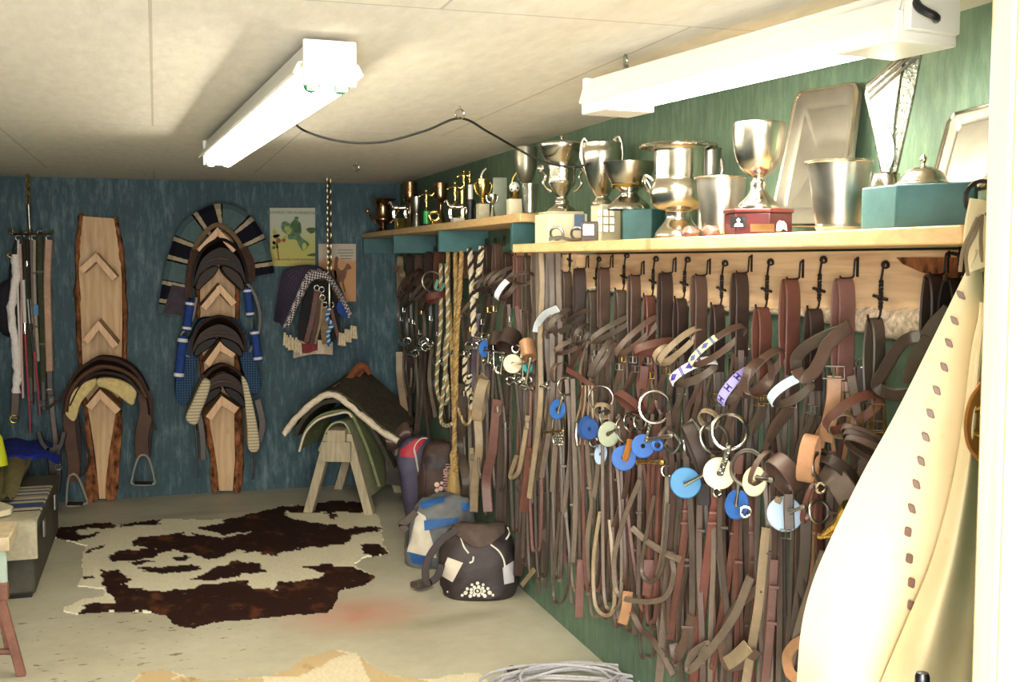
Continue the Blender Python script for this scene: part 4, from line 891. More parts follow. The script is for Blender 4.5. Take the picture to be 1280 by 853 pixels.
for pl in ([(575, 671), (580, 684), (586, 692)], [(592, 696), (591, 702), (587, 704)], [(613, 681), (624, 690), (630, 702), (631, 714)], [(560, 740), (563, 750), (572, 754)], [(634, 660), (636, 668), (632, 675)]):
    part('piping', MB().tube([p for p in cr([hit(bv, x, y, .002, bc) for x, y in pl], 5)], .0045, 6), LOGO, bt)
cres = MB(); cc = (597, 739); h_ = hdir(bc)
def blobp(mb, x, y, rx, ry=None, n=12):
    q = [hit(bv, x+rx*math.cos(2*PI*k/n), y+(ry or rx)*math.sin(2*PI*k/n), .004, bc) for k in range(n)]; mb.prism(q, -h_*.0015)
for k in range(9): a = 2*PI*k/9; blobp(cres, cc[0]+7.2*math.cos(a)*1.15, cc[1]+5.6*math.sin(a), 2.1, 1.9)
for x, y, r in ((582, 741, 2.6), (584, 736, 2), (612, 741, 2.6), (610, 736, 2), (588, 745, 2.4), (606, 745, 2.4), (597, 729, 2.2), (590, 731, 1.8), (604, 731, 1.8), (578, 744, 1.8), (616, 744, 1.8)): blobp(cres, x, y, r)
rg_ = [hit(bv, cc[0]+4.6*math.cos(2*PI*k/20), cc[1]+3.8*math.sin(2*PI*k/20), .005, bc) for k in range(20)]; cres.tube(rg_, .0035, 5, True); blobp(cres, cc[0], cc[1], 1.6)
part('printed_crest', cres, LOGO, bt, smooth=0)
rim = [(570, 660), (580, 668), (590, 684), (600, 686), (608, 680), (614, 670), (626, 664)]
part('top_flap', MB().grid(lambda u, v: (hit(bv, 566+64*u, 657+v*(10+18*math.sin(PI*u)), .010+.006*math.sin(u*9), bc)), 14, 6, .006), mat('faded_nylon', rgb(78, 64, 56), .7, 0, .25, 14, .3, 60), bt, smooth=60)
stp = [PD(x, y, bc, -.17) for x, y in [(572, 662), (552, 676), (538, 694), (532, 712), (534, 728), (546, 722), (552, 706)]]
part('shoulder_strap', MB().sweep(cr(stp, 6), .036, .006, [h_.cross(V((0, 0, 1)))*.8+V((0, 0, .3))]*37), NYB, bt)
be = PZ(527, 730, .03); part('strap_end', MB().box(be, (.10, .07, .03), Matrix.Rotation(.5, 3, 'Z')), L_OLD, bt, bevel=.008)
# grey and blue bag
gb, gc = bag_mb((548, 712), [(550, 710, 36, .8), (549, 702, 42, 1), (548, 680, 44, 1.05), (552, 655, 42, 1), (556, 636, 36, .8), (558, 624, 28, .5), (558, 620, 8, .2)], .17, 2.6, jit=.012)
gt = thing('duffel_bag', 'slumped grey and blue duffel bag with pale end panel, behind the black one', 'bag', PZ(548, 712)); gv = bvh_of(gb)
part('body', gb, NYG, gt, smooth=70)
decal(gt, 'pale_panel', [(522, 640), (532, 646), (546, 698), (509, 690)], PALEB, gv, gc, 10, 10, .004)
decal(gt, 'blue_base', [(511, 690), (540, 698), (540, 709), (516, 704)], NYBL, gv, gc, 8, 5, .006)
decal(gt, 'blue_trim', [(530, 651), (572, 647), (572, 654), (531, 664)], NYBL, gv, gc, 10, 5, .008); decal(gt, 'blue_trim', [(526, 628), (556, 621), (556, 627), (527, 637)], NYBL, gv, gc, 8, 4, .008); decal(gt, 'blue_trim', [(576, 630), (592, 628), (594, 637), (578, 640)], NYBL, gv, gc, 6, 4, .012)
part('piping', MB().tube(cr([hit(gv, x, y, .003, gc) for x, y in [(524, 634), (516, 648), (511, 664), (509, 684)]], 6), .006, 6), NYB, gt)
part('carry_strap', MB().sweep(cr([PD(x, y, gc, -.16) for x, y in [(520, 640), (510, 650), (502, 656), (508, 664)]], 5), .04, .006, V((0, 0, 1))), L_OLD, gt)
# brown bag with lettering and the red one behind
nb, nc = bag_mb((546, 676), [(546, 672, 20, .9), (546, 664, 22, 1), (545, 610, 22, 1.05), (546, 585, 22, 1), (548, 566, 20, .9), (550, 555, 16, .6), (550, 552, 5, .3)], .10, 3.2, jit=.006)
nt_ = thing('kit_bag', 'tall brown bag with white sideways lettering, leaning in the corner', 'bag', PZ(546, 676)); nv_ = bvh_of(nb)
part('body', nb, BRN, nt_, smooth=70)
h3 = hdir(nc); tcn = hit(nv_, 558, 603, .004, nc)
text('lettering', 'TOURNAMENT', mat('red_white_print', rgb(214, 170, 160), .7), nt_, frame_mtx(tcn-h3*.004, (V((0, 0, 1))+h3.cross(V((0, 0, 1)))*.04), -h3.cross(V((0, 0, 1)))), .050, .001, True, .68)
dm = MB()
for x, y, r in ((546, 606, 3.2), (551, 611, 3), (546, 613, 2.6), (552, 604, 2), (547, 620, 2.6), (551, 622, 2.4)):
    q = [hit(nv_, x+r*math.cos(2*PI*k/12), y+r*math.sin(2*PI*k/12), .004, nc) for k in range(12)]; dm.prism(q, -h3*.0015)
part('printed_mark', dm, mat('pink_print', rgb(226, 190, 176), .7), nt_, smooth=0)
decal(nt_, 'front_pocket', [(530, 572), (556, 569), (557, 585), (531, 588)], NYB, nv_, nc, 8, 5, .006)
part('piping', MB().tube(cr([hit(nv_, x, y, .004, nc) for x, y in [(530, 580), (531, 600), (531, 625)]], 5), .005, 6), NYB, nt_)
rb, rc_ = bag_mb((520, 650), [(524, 648, 15, .9), (523, 640, 17, 1), (520, 600, 19, 1.05), (517, 575, 20, 1), (519, 558, 19, .9), (525, 548, 15, .6), (526, 546, 5, .3)], .12, 3.4, jit=.004)
rt_ = thing('kit_bag', 'red and indigo bag with white piping, behind the brown one', 'bag', PZ(520, 650)); rv_ = bvh_of(rb)
part('body', rb, INDI, rt_, smooth=70)
decal(rt_, 'red_top', [(502, 562), (520, 549), (534, 548), (520, 566)], REDN, rv_, rc_, 8, 6, .006); decal(rt_, 'red_band', [(501, 562), (521, 565), (520, 573), (501, 571)], REDN, rv_, rc_, 6, 4, .006)
part('piping', MB().tube(cr([hit(rv_, x, y, .006, rc_) for x, y in [(523, 590), (520, 572), (518, 560), (526, 550), (536, 549)]], 5), .006, 6), LOGO, rt_)
# ------------------------------------------------------------------ left side: trunk, blanket, cloths, stool
TB = PZ(45, 748); tx1, ty0 = TB.x, TB.y; tz = PY(43, 655, ty0).z; ty1 = ty0+1.35; tx0 = LX+.06
tk = thing('trunk', 'long dark grey storage trunk along the left side, under a striped blanket', 'trunk', V(((tx0+tx1)/2, ty0, 0)))
TRK = mat('dark_trunk', rgb(66, 64, 54), .6, .1, .45, 7, .3, 30)
part('body', MB().aabb(tx0, tx1, ty0, ty1, .02, tz-.06), TRK, tk, bevel=.015); part('lid', MB().aabb(tx0-.01, tx1+.012, ty0-.012, ty1+.01, tz-.055, tz-.008), TRK, tk, bevel=.012)
for y in (ty0+.3, ty0+.95): part('latch', MB().box((tx1+.018, y, tz-.09), (.012, .05, .09)), STEEL, tk, bevel=.003)
part('base', MB().aabb(tx0+.02, tx1-.02, ty0+.02, ty1-.02, 0, .03), BLACK, tk)
bl = rgb(70, 88, 130); SB = stripes('blanket_stripes', [(0, rgb(204, 196, 170)), (.34, rgb(70, 62, 60)), (.365, rgb(214, 204, 184)), (.415, bl), (.52, rgb(206, 196, 172)), (.57, bl), (.60, rgb(206, 196, 172)), (.66, rgb(170, 158, 130)), (.70, bl), (.725, rgb(206, 196, 172)), (.78, bl), (.81, rgb(200, 190, 160)), (.86, rgb(80, 84, 92)), (.89, rgb(206, 196, 172))], 1.12, wob=.006)
zl = tz+.012; drop = zl-PY(38, 697, ty0).z
bp = [V((0, ty0-.03, zl-drop)), V((0, ty0-.032, zl-drop*.5)), V((0, ty0-.03, zl-.03)), V((0, ty0-.005, zl)), V((0, ty0+.1, zl+.004)), V((0, ty0+.5, zl+.006)), V((0, ty0+.85, zl+.004))]
bp = [p+V(((tx0+tx1)/2+.012, 0, 0)) for p in cr(bp, 8)]
bo = part('striped_blanket', MB().sweep(bp, tx1-tx0+.01, .016, V((1, 0, 0))), SB, None); tag(bo, 'cream blanket with blue stripes spread over the trunk at left', 'blanket')
KH = mat('khaki_canvas', rgb(130, 120, 84), .9, 0, .18, 16, .4, 60, .1)
kz = zl+.02
ko = part('canvas_cloth', MB().grid(lambda u, v: (PZ(-30+70*u*(.62+.38*v), 634-58*v+6*math.sin(u*6)*(1-v), kz)+V((0, 0, .018+.015*math.sin(u*15+v*4)+.010*math.sin(v*9+u*3)))), 26, 12, .02), KH, None, smooth=60)
tag(ko, 'crumpled khaki canvas lying on the striped blanket', 'cloth')
nbx = PZ(40, 575, kz)
bo2 = part('folded_cloth', MB().grid(lambda u, v: PZ(6+68*u, 583-24*v*(1-.4*u)-6*math.sin(u*3), kz)+V((0, 0, .015+.03*math.sin(PI*u)*math.sin(PI*v)+.012*math.sin(u*11))), 16, 8, .03), mat('cobalt_cloth', rgb(24, 44, 148), .8, 0, .25, 16, .3, 60), None, smooth=60)
tag(bo2, 'cobalt blue cloth lying on the far end of the trunk', 'cloth')
yo = part('marker_cone', MB().lathe([(.055, 0), (.05, .05), (.03, .16), (.012, .19), (.008, .2)], PY(-3, 582, ty0+1.1), 18), mat('lime_plastic', rgb(206, 214, 40), .5, 0, .05), None)
tag(yo, 'lime yellow object peeking in at the left edge above the trunk', 'marker')
dk = thing('hanging_strap', 'dark leather straps hanging between the trunk and the left rack', 'strap', PY(66, 560, ty1+.3))
for i, pts in enumerate(([(48, 540), (54, 556), (68, 566), (76, 556), (80, 540)], [(62, 560), (66, 590), (64, 622), (66, 640)], [(70, 556), (72, 590), (70, 616)])):
    p_ = cr(pypts(pts, ty1+.3), 6); part('strap', MB().sweep(p_, .05 if i else .035, .012, V((1, 0, 0)) if i else V((0, 0, 1))), L_BLACK, dk)
part('buckle', MB().torus(PY(73, 584, ty1+.27), V((0, 1, 0)), .018, .004, 12, 5), STEEL, dk)
# stool
yst = PZ(16, 846); yst = yst.y
PNK = mat('rosy_wood', rgb(128, 84, 70), .6, 0, .3, 14, .3, 50); st = thing('stool', 'wooden step stool with rosy legs cut off by the left edge', 'stool', V((PZ(0, 840).x-.05, yst, 0)))
q = lambda x, y, dy=0.0: PY(x, y, yst+dy)
def slabp(name, x0, x1, y0, y1, d0, d1, m, bv_=.006):
    a, b = q(x0, y0, d0), q(x1, y1, d0); part(name, MB().aabb(a.x, b.x, yst+d0, yst+d1, b.z, a.z), m, st, bevel=bv_)
slabp('top', -74, 12, 678, 690, 0, .30, mat('worn_cream', rgb(198, 180, 148), .6, 0, .2, 18)); slabp('side_rail', -66, 9, 690, 735, .03, .06, mat('aqua_board', rgb(170, 188, 176), .6, 0, .1, 12)); slabp('lower_rail', -64, 10, 735, 752, .02, .07, PNK)
for a, b, dy in (((2, 752), (27, 842), 0), ((-56, 752), (-80, 842), 0), ((0, 752), (14, 846), .30), ((-56, 752), (-72, 842), .30)):
    A = q(a[0], a[1], dy); B = q(b[0], b[1], dy); B.z = 0; e = V((.017, 0, 0)); g = V((0, .017, 0))
    part('leg', MB().add([p+e*i+g*j for p in (B, A) for i, j in ((-1, -1), (1, -1), (1, 1), (-1, 1))], [(0, 3, 2, 1), (4, 5, 6, 7), (0, 1, 5, 4), (1, 2, 6, 5), (2, 3, 7, 6), (3, 0, 4, 7)]), PNK, st, bevel=.003)
part('stretcher', MB().cyl(q(-74, 815, .01), q(20, 815, .01), .013, 10), PNK, st)
wz = zl+.014
wb = part('wooden_block', MB().prism([PZ(x, y, tz+.03) for x, y in [(-30, 642), (0, 634), (17, 640), (14, 644), (-20, 652)]], (0, 0, .03)), CREAM, None, bevel=.004); tag(wb, 'pale pointed board resting on the blanket at the left edge', 'board')
# ------------------------------------------------------------------ shelves on the green wall
XF1, Z1 = 1.36, 1.712      # near shelf: front edge, top
XF2, Z2 = 1.43, 1.842      # far shelf
YN0, YN1 = 1.66, 4.28; YF0, YF1 = 4.40, BW-.003
s1_ = thing('trophy_shelf', 'long pine shelf by the door carrying the large silver trophies', 'shelf', (RW, (YN0+YN1)/2, Z1))
part('board', MB().aabb(XF1, RW-.002, YN0, YN1, Z1-.034, Z1), PINE, s1_, bevel=.004)
s2_ = thing('trophy_shelf', 'far pine shelf on teal brackets holding the small gold trophies', 'shelf', (RW, (YF0+YF1)/2, Z2))
part('board', MB().aabb(XF2, RW-.002, YF0, YF1, Z2-.036, Z2), PINE, s2_, bevel=.004)
for y in (4.52, 5.81, 7.0, BW-.04): part('bracket', MB().aabb(XF2+.006, RW-.004, y, y+.032, Z2-.15, Z2-.037), TEAL, s2_, bevel=.002)
# live-edge hook board behind the near bridles, plain plank behind the far ones
XB = RW-.052
hb = thing('hook_board', 'live-edge plank with iron hooks under the near trophy shelf', 'hook board', (RW, 3.0, 1.55))
up_ = [(690, 317), (760, 319), (860, 319.5), (960, 320), (1060, 320), (1203, 320)]
lowp = [(690, 356), (704, 352), (730, 362), (748, 361), (778, 366), (800, 370), (830, 375), (846, 381), (876, 382), (905, 387), (940, 388), (970, 391), (1000, 392), (1022, 396), (1060, 402), (1100, 408), (1140, 411), (1164, 402), (1203, 396)]
ZT_ = Z1-.040
tops = [V((XB, PX(x, y, XB).y, ZT_)) for x, y in up_]; lows = [PX(x, y, XB) for x, y in cr([V((x, y, 0)) for x, y in lowp], 4) and lowp]
lw_ = [PX(p.x, p.y, XB) for p in cr([V((x, y, 0)) for x, y in lowp], 4)]
part('plank', MB().prism(tops+lw_[::-1], (.048, 0, 0)), PINE_B if 'PINE_B' in globals() else wood('hook_pine', rgb(190, 150, 114), rgb(240, 210, 168), (20, 1.2, 20), .6), hb, bevel=.002)
bk = []
for i, p in enumerate(lw_):
    w = .010+.030*max(0, min(1, (i-46)/14)) if i < 70 else .035
    c = p+V((.016, 0, .0)); bk.append([c+V((.028*math.cos(2*PI*j/10)-.002, 0, w*math.sin(2*PI*j/10)+w*.3))+mnoise.noise_vector(c*26+V((j*.4, 0, 0)))*.007 for j in range(10)])
part('bark_edge', MB().rings(bk), mat('pale_bark', rgb(206, 188, 164), .95, 0, .45, 60, 1.0, 70, .05), hb, smooth=60)
crn = [PX(x, y, XB-.003) for x, y in [(1120, 322), (1203, 322), (1203, 345), (1180, 348), (1150, 340), (1128, 330)]]
part('bark_corner', MB().prism(crn, (.01, 0, 0)), BARK, hb)
pl2 = thing('hook_board', 'plain brown plank behind the far bridles', 'hook board', (RW, 5.6, 1.7))
part('plank', MB().aabb(RW-.03, RW-.002, 4.42, 6.95, Z2-.30, Z2-.155), wood('brown_plank', rgb(142, 104, 76), rgb(178, 138, 104), (14, 1.5, 14), .6), pl2, bevel=.003)
def hook(parent, y_, z_, long=False, xb=XB):
    """iron hook screwed to the board; long ones hang down on a rod with a cross bar"""
    p = V((xb, y_, z_)); m = MB()
    if not long:
        m.box(p+V((-.002, 0, .02)), (.004, .006, .05)); m.tube(cr([p+V((-.004, 0, .04)), p+V((-.010, 0, .036)), p+V((-.012, 0, .01)), p+V((-.016, 0, -.006)), p+V((-.046, 0, -.008)), p+V((-.052, 0, -.002))], 4), .0026, 7)
    else:
        a = p+V((-.012, 0, .012)); m.tube(cr([p, a, p+V((-.018, .004, -.04)), p+V((-.02, 0, -.105)), p+V((-.03, 0, -.125)), p+V((-.052, 0, -.124)), p+V((-.056, 0, -.112))], 4), .003, 7)
        m.torus(p+V((-.010, 0, .006)), V((.4, .9, 0)), 0.008, .003, 12, 5)
        b = p+V((-.022, 0, -.072)); m.cyl(b+V((0, -.026, -.004)), b+V((0, .026, .004)), .0042, 8); m.ball(b, .008, 8)
        m.twist([p+V((-.02, 0, -.03)), p+V((-.021, 0, -.10))], .006, 60, 2)
    return part('hook', m, IRON, parent)
# ------------------------------------------------------------------ trophies
def lz(px_prof, cx, ref):
    """(radius, y) pixel profile -> lathe profile about the upright axis through ref's column"""
    out = []
    for r, y in px_prof:
        p = PD(cx, y, ref); out.append((r*mpp(ref), p.z))
    return out
def on_shelf(px, X, z):
    d = ray(px, 300); p = CAM+d*((X-CAM.x)/d.x); return V((p.x, p.y, z))
def lath(name, m, prof, cx, ref, parent, n=32, hollow=True, snap=None, label=None):
    pr = lz(prof, cx, ref)
    pr = cr([V((r, z, 0)) for r, z in pr], 4); pr = [(max(1e-4, p.x), p.y) for p in pr]
    if hollow:
        if pr[0][1] < pr[-1][1]: pr = pr[::-1]
        H = pr[0][1]-pr[-1][1]; up_p = []
        for q in pr:
            if q[1] < pr[0][1]-H*.55 or (up_p and q[0] < pr[0][0]*.3): break
            up_p.append((max(1e-4, q[0]-.0035), q[1]+(.0 if up_p else .001)))
        pr = [(1e-4, up_p[-1][1]+.002)]+up_p[::-1]+pr
    base = V((ref.x, ref.y, 0))
    return part(name, MB().lathe(pr, base, n, cap=False), m, parent, smooth=55, label=label)
def handle(parent, pts, ref, r, m, name='handle', back=0.0):
    return part(name, MB().tube(cr([PD(x, y, ref, back) for x, y in pts], 6), r, 8), m, parent)
def boxy(name, px0, px1, y0, y1, ref, m, parent, rot=0.0, bev=.004, label=None, deep=1.0, z0=None):
    a = PD(px0, y1, ref); b = PD(px1, y0, ref); w = (PD(px1, y1, ref)-a).length; z0 = a.z if z0 is None else z0
    h = hdir(ref); s = h.cross(V((0, 0, 1))); M = Matrix.Rotation(rot, 3, 'Z'); k = w/(abs(math.cos(rot))+abs(math.sin(rot))*deep)
    c = (a+PD(px1, y1, ref))/2; c = V((c.x, c.y, (z0+b.z)/2))
    fm = Matrix(((s.x, h.x, 0), (s.y, h.y, 0), (0, 0, 1)))
    return part(name, MB().box(c, (k, k*deep, b.z-z0), fm @ M), m, parent, bevel=bev, label=label)
def trophy(label, cat, px, X, z, group='trophies on the near shelf', name='trophy'):
    r = on_shelf(px, X, z); return thing(name, label, cat, r, group), r
G1, G2 = 'trophies on the near shelf', 'trophies on the far shelf'
ENG = mat('engraved_plate', rgb(120, 112, 96), .3, .8, .2, 60)
# T2 big two-handled cup on a white block
t, r = trophy('large two-handled silver cup with domed lid on a white block', 'trophy', 702, 1.50, Z1)
boxy('block', 668, 734, 268, 302, r, CREAM, t, .35, z0=Z1)
boxy('foot_plate', 672, 730, 265, 268, r, mat('cream_ledge', rgb(210, 200, 160), .5), t, .35)
lath('cup', SILVER, [(29, 181), (28, 186), (23, 196), (18.5, 204), (17.5, 212), (16.5, 226), (17, 229), (13, 236), (8, 243), (6.5, 248), (9, 252), (9, 256), (16, 261), (18, 265)], 703, r, t)
lath('lid', SILVER, [(29.5, 181), (25, 178.5), (13, 177), (3, 176), (1.5, 173), (2.5, 171), (.3, 169)], 703, r, t, hollow=False)
for s in (-1, 1):
    o = handle(t, [(703+s*14, 240), (703+s*20, 236), (703+s*24, 229), (703+s*21, 221), (703+s*25, 214), (703+s*27, 210)], r, .006, SILVER)
    part('ball', MB().ball(PD(703+s*27, 211, r), 5*mpp(r), 14), SILVER, o)
decal_ref = PD(725, 285, r, -.10)
part('plaque', MB().prism([PD(718, 268, r, -.083), PD(731, 268, r, -.062), PD(731, 288, r, -.062), PD(718, 288, r, -.083)], hdir(r)*-.004), mat('blue_plaque', rgb(110, 134, 170), .3, .3), t)
# small dark frame and the bits lying in front of the block
t, r = trophy('small dark framed photo lying against the white trophy block', 'photo frame', 737, 1.40, Z1, name='photo_frame')
boxy('frame', 726, 748, 277, 299, r, mat('dark_frame', rgb(66, 46, 40), .4), t, .2, .003, deep=.15, z0=Z1); part('glass', MB().prism([PD(729, 281, r, -.022), PD(742, 281, r, -.022), PD(742, 294, r, -.022), PD(729, 294, r, -.022)], hdir(r)*-.002), PEWTER, t)
t, r = trophy('steel horse bit lying on the shelf edge below the white block', 'bit', 712, 1.385, Z1, name='horse_bit')
bm_ = MB(); bm_.tube(cr([PD(686, 299, r), PD(700, 297, r), PD(714, 300, r), PD(728, 299, r), PD(744, 297, r)], 5), .006, 8); part('mouthpiece', bm_, STEEL, t)
for x in (696, 722): part('cheek_ring', MB().torus(PD(x, 292, r), V((.5, .8, .3)), 8*mpp(r), .005, 20, 6), STEEL, t)
# T3 tall pitcher on a gridded block
t, r = trophy('tall silver loving cup with scrolled handle on a block of small plaques', 'trophy', 752, 1.58, Z1)
boxy('block', 738, 776, 256, 300, r, CREAM, t, .5, z0=Z1)
lath('cup', SILVER, [(24, 179), (24, 185), (25, 190), (24.5, 202), (21, 218), (15, 234), (10, 243), (8, 247), (12, 252), (13, 256), (15, 257)], 752, r, t)
handle(t, [(772, 214), (777, 200), (777, 182), (774, 172), (769, 174), (772, 180)], r, .007, SILVER); handle(t, [(732, 214), (727, 200), (727, 182), (730, 174), (734, 177)], r, .007, SILVER)
for i in range(3):
    for j in range(3): part('plaque', MB().prism([PD(747+j*7.5, 262+i*10, r, -.10), PD(752.6+j*7.5, 262+i*10, r, -.10), PD(752.6+j*7.5, 270+i*10, r, -.10), PD(747+j*7.5, 270+i*10, r, -.10)], hdir(r)*-.012), ENG, t)
# T4 bowl on a teal box
t, r = trophy('teal painted wooden box under the silver footed bowl', 'box', 805, 1.54, Z1, None, 'wooden_box')
boxy('box_body', 778, 832, 262, 299, r, TEAL, t, -.55, .003, z0=Z1, deep=.8); zt4 = PD(805, 262, r).z
t, r = trophy('silver footed bowl with wide mouth on the teal box', 'trophy', 786, 1.53, zt4)
lath('bowl', SILVER, [(33, 203), (32, 207), (28, 219), (23, 229), (21, 233), (13, 238), (11, 243), (16, 248), (25, 256), (27, 261), (27, 262.5)], 786, r, t)
part('rim_band', MB().lathe(cr([V(p+(0,)) for p in lz([(21.5, 229), (23, 232), (21.5, 235)], 786, r)], 3) and lz([(21.5, 229), (23, 232), (21.5, 235)], 786, r), V((r.x, r.y, 0)), 32, cap=False), GOLD, t)
hm_ = handle(t, [(806, 222), (812, 232), (816, 244), (818, 256)], r, .004, SILVER, back=-.06)
# T5 wine cooler
t, r = trophy('big silver wine cooler urn with wide ornate rim', 'trophy', 848, 1.50, Z1)
lath('urn', SILVER, [(47, 184), (46, 181), (38, 183), (31.5, 187), (31, 196), (31, 212), (31, 224), (33, 229), (35.5, 236), (36, 246), (33, 256), (26, 262), (17, 264), (15.5, 268), (16, 274), (20, 280), (27, 288), (29.5, 294), (29.5, 297)], 848, r, t, 40)
part('beaded_rim', MB().tube([PD(848, 183, r)+V((47*mpp(r)*math.cos(2*PI*k/90), 47*mpp(r)*math.sin(2*PI*k/90), 0.0016*math.sin(k*2.1))) for k in range(90)], .0055, 6, True), SILVER, t)
for s in (-1, 1): handle(t, [(848+s*33, 240), (848+s*40, 236), (848+s*43, 228), (848+s*41, 220), (848+s*36, 222), (848+s*32, 226)], r, .006, SILVER)
# T6 tankard behind
t, r = trophy('plain silver tankard standing behind the urn, by the wall', 'trophy', 886, 1.64, Z1)
lath('body', PEWTER, [(15, 186), (14, 192), (13.5, 230), (14, 262), (15, 288)], 884, r, t); handle(t, [(897, 196), (902, 200), (903, 214), (897, 222)], r, .006, PEWTER)
# T7 tumbler
t, r = trophy('silver beaker between the urn and the goblet', 'trophy', 901, 1.46, Z1)
lath('beaker', PEWTER, [(31.5, 222), (31, 225), (29.5, 240), (26.5, 262), (24, 280), (23, 287), (22, 293)], 901, r, t, 36)
part('rim', MB().torus(PD(901, 222.5, r), V((0, 0, 1)), 31.3*mpp(r), .0035, 40, 6), SILVER, t)
for k, (x, lab) in enumerate(((862, 'reddish stone ornament at the shelf edge, left of the beaker'), (888, 'reddish stone ornament at the shelf edge, below the beaker'))):
    r = on_shelf(x, 1.385, Z1); o = part('stone_ornament', MB().lathe([(.002, 0), (.022, .002), (.026, .012), (.018, .026), (.003, .030)], r, 14).jitter(.006, 60, k), mat('red_stone', rgb(112, 74, 62), .35, 0, .4, 60), None); tag(o, lab, 'ornament', 'stone ornaments on the near shelf')
# T8 goblet on red base
t, r = trophy('tall silver goblet on a dark red six-sided base with a small plaque', 'trophy', 947, 1.47, Z1)
c8 = V((r.x, r.y, 0)); k8 = mpp(r)
def hexb(name, rad, y0, y1, m, rot=.0):
    z0, z1 = PD(947, y1, r).z, PD(947, y0, r).z; ha = math.atan2(hdir(r).y, hdir(r).x)
    part(name, MB().rings([[V((r.x+rad*k8*math.cos(ha+rot+2*PI*j/6), r.y+rad*k8*math.sin(ha+rot+2*PI*j/6), z)) for j in range(6)] for z in (z0, z1)]), m, t, bevel=.003)
MAH = mat('mahogany', rgb(66, 16, 20), .35, 0, .3, 20)
z8 = PD(947, 292, r).z-Z1
hexb('base', 42, 267, 296, MAH, .35); hexb('base_top', 44, 262, 267, mat('mahogany_top', rgb(86, 34, 30), .3), .35)
lath('goblet', SILVER, [(32, 154), (32.5, 158), (32, 172), (30.5, 188), (27, 202), (20, 213), (11, 220), (7, 223), (9, 227), (9.5, 231), (10, 238), (15, 246), (24, 256), (25, 262)], 947, r, t, 36)
h8 = hdir(r)
part('plaque', MB().prism([PD(913, 271, r, -.085), PD(933, 271, r, -.112), PD(933, 285, r, -.112), PD(913, 285, r, -.085)], h8*-.006), BLACK, t)
part('plaque_figure', MB().prism([PD(x, y, r, -.118) for x, y in [(918, 283), (919, 280), (922, 279), (921, 275), (923, 273), (925, 275), (924, 279), (928, 280), (929, 283)]], h8*-.003), SILVER, t)
part('name_plate', MB().prism([PD(938, 280, r, -.115), PD(968, 280, r, -.10), PD(968, 290, r, -.10), PD(938, 290, r, -.115)], h8*-.008), BRONZE, t)
part('horse_badge', MB().prism([PD(x, y, r, -.11) for x, y in [(970, 289), (971, 280), (974, 276), (980, 277), (983, 281), (984, 289), (979, 286), (976, 289)]], h8*-.006), BRONZE, t)
# T9 tray leaning behind
TRAYM = metal('tray_silver', rgb(112, 107, 94), .42); TRAYM.node_tree.nodes['Principled BSDF'].inputs['Metallic'].default_value = .55
def tray(label, corners, X0, X1, m, cut):
    """tray leaning on the wall: bottom edge at X0, top edge at X1"""
    zb = Z1+.002; Pb = [PX(*c, X1 if i < 2 else X0) for i, c in enumerate(corners)]
    tl, tr, br, bl_ = Pb
    t = thing('silver_tray', label, 'tray', (br+bl_)/2, G1)
    n = (tr-tl).cross(bl_-tl).normalized(); n = n if n.dot(CAM-tl) > 0 else -n
    def at(u, v, k=0): return (tl*(1-u)+tr*u)*(1-v)+(bl_*(1-u)+br*u)*v+n*k
    def ring(a, k, c):
        q = []
        for (x, y), (dx, dy) in (((a, a), (1, 0)), ((1-a, a), (0, 1)), ((1-a, 1-a), (-1, 0)), ((a, 1-a), (0, -1))):
            for s in range(cut):
                th = s/max(1, cut-1); px_, py_ = -dy, dx   # rounded or clipped corner
                p0 = (x+ -dx*0 + (px_*-1)*0, y)
                e = c; ax_, ay_ = (x-dx*0, y)
                A = (x-(-dy)*0, y); 
                st = (x+(-dx if False else 0), y)
                ang = th*PI/2
                cx_, cy_ = x+e*(1 if x < .5 else -1), y+e*(1 if y < .5 else -1)
                base = {(1, 0): PI, (0, 1): 1.5*PI, (-1, 0): 0, (0, -1): .5*PI}[(dx, dy)]
                q.append(at(cx_+e*math.cos(base+ang), cy_+e*math.sin(base+ang), k))
        return q
    mb = MB(); rr = [ring(0, -.004, .10), ring(0, .004, .10), ring(.015, .010, .095), ring(.10, .004, .075), ring(.125, .001, .06), ring(.14, -.003, .06), ring(.5, -.003, .001)]
    mb.rings(rr, cap=True); part('dish', mb, m, t, smooth=30)
    rim = ring(.008, .010, .098); part('rim', MB().tube(rim, .005, 6, True), SILVER, t)
    return t
tray('large rounded silver tray leaning on the wall behind the beakers', [(1000, 116), (1078, 104), (1056, 284), (966, 284)], 1.60, 1.69, TRAYM, 6)
tray('clipped-corner silver tray leaning on the wall at the shelf end', [(1192, 146), (1262, 128), (1240, 234), (1165, 250)], 1.60, 1.69, TRAYM, 2)
# T10 tumbler
t, r = trophy('largest silver beaker, in front of the leaning tray', 'trophy', 1048, 1.45, Z1)
lath('beaker', PEWTER, [(40, 203), (39.5, 206), (37, 222), (33, 250), (30, 270), (28.5, 280), (29, 284), (27, 288), (29, 294)], 1048, r, t, 40)
part('rim', MB().torus(PD(1048, 203, r), V((0, 0, 1)), 39.8*mpp(r), .004, 44, 6), SILVER, t)
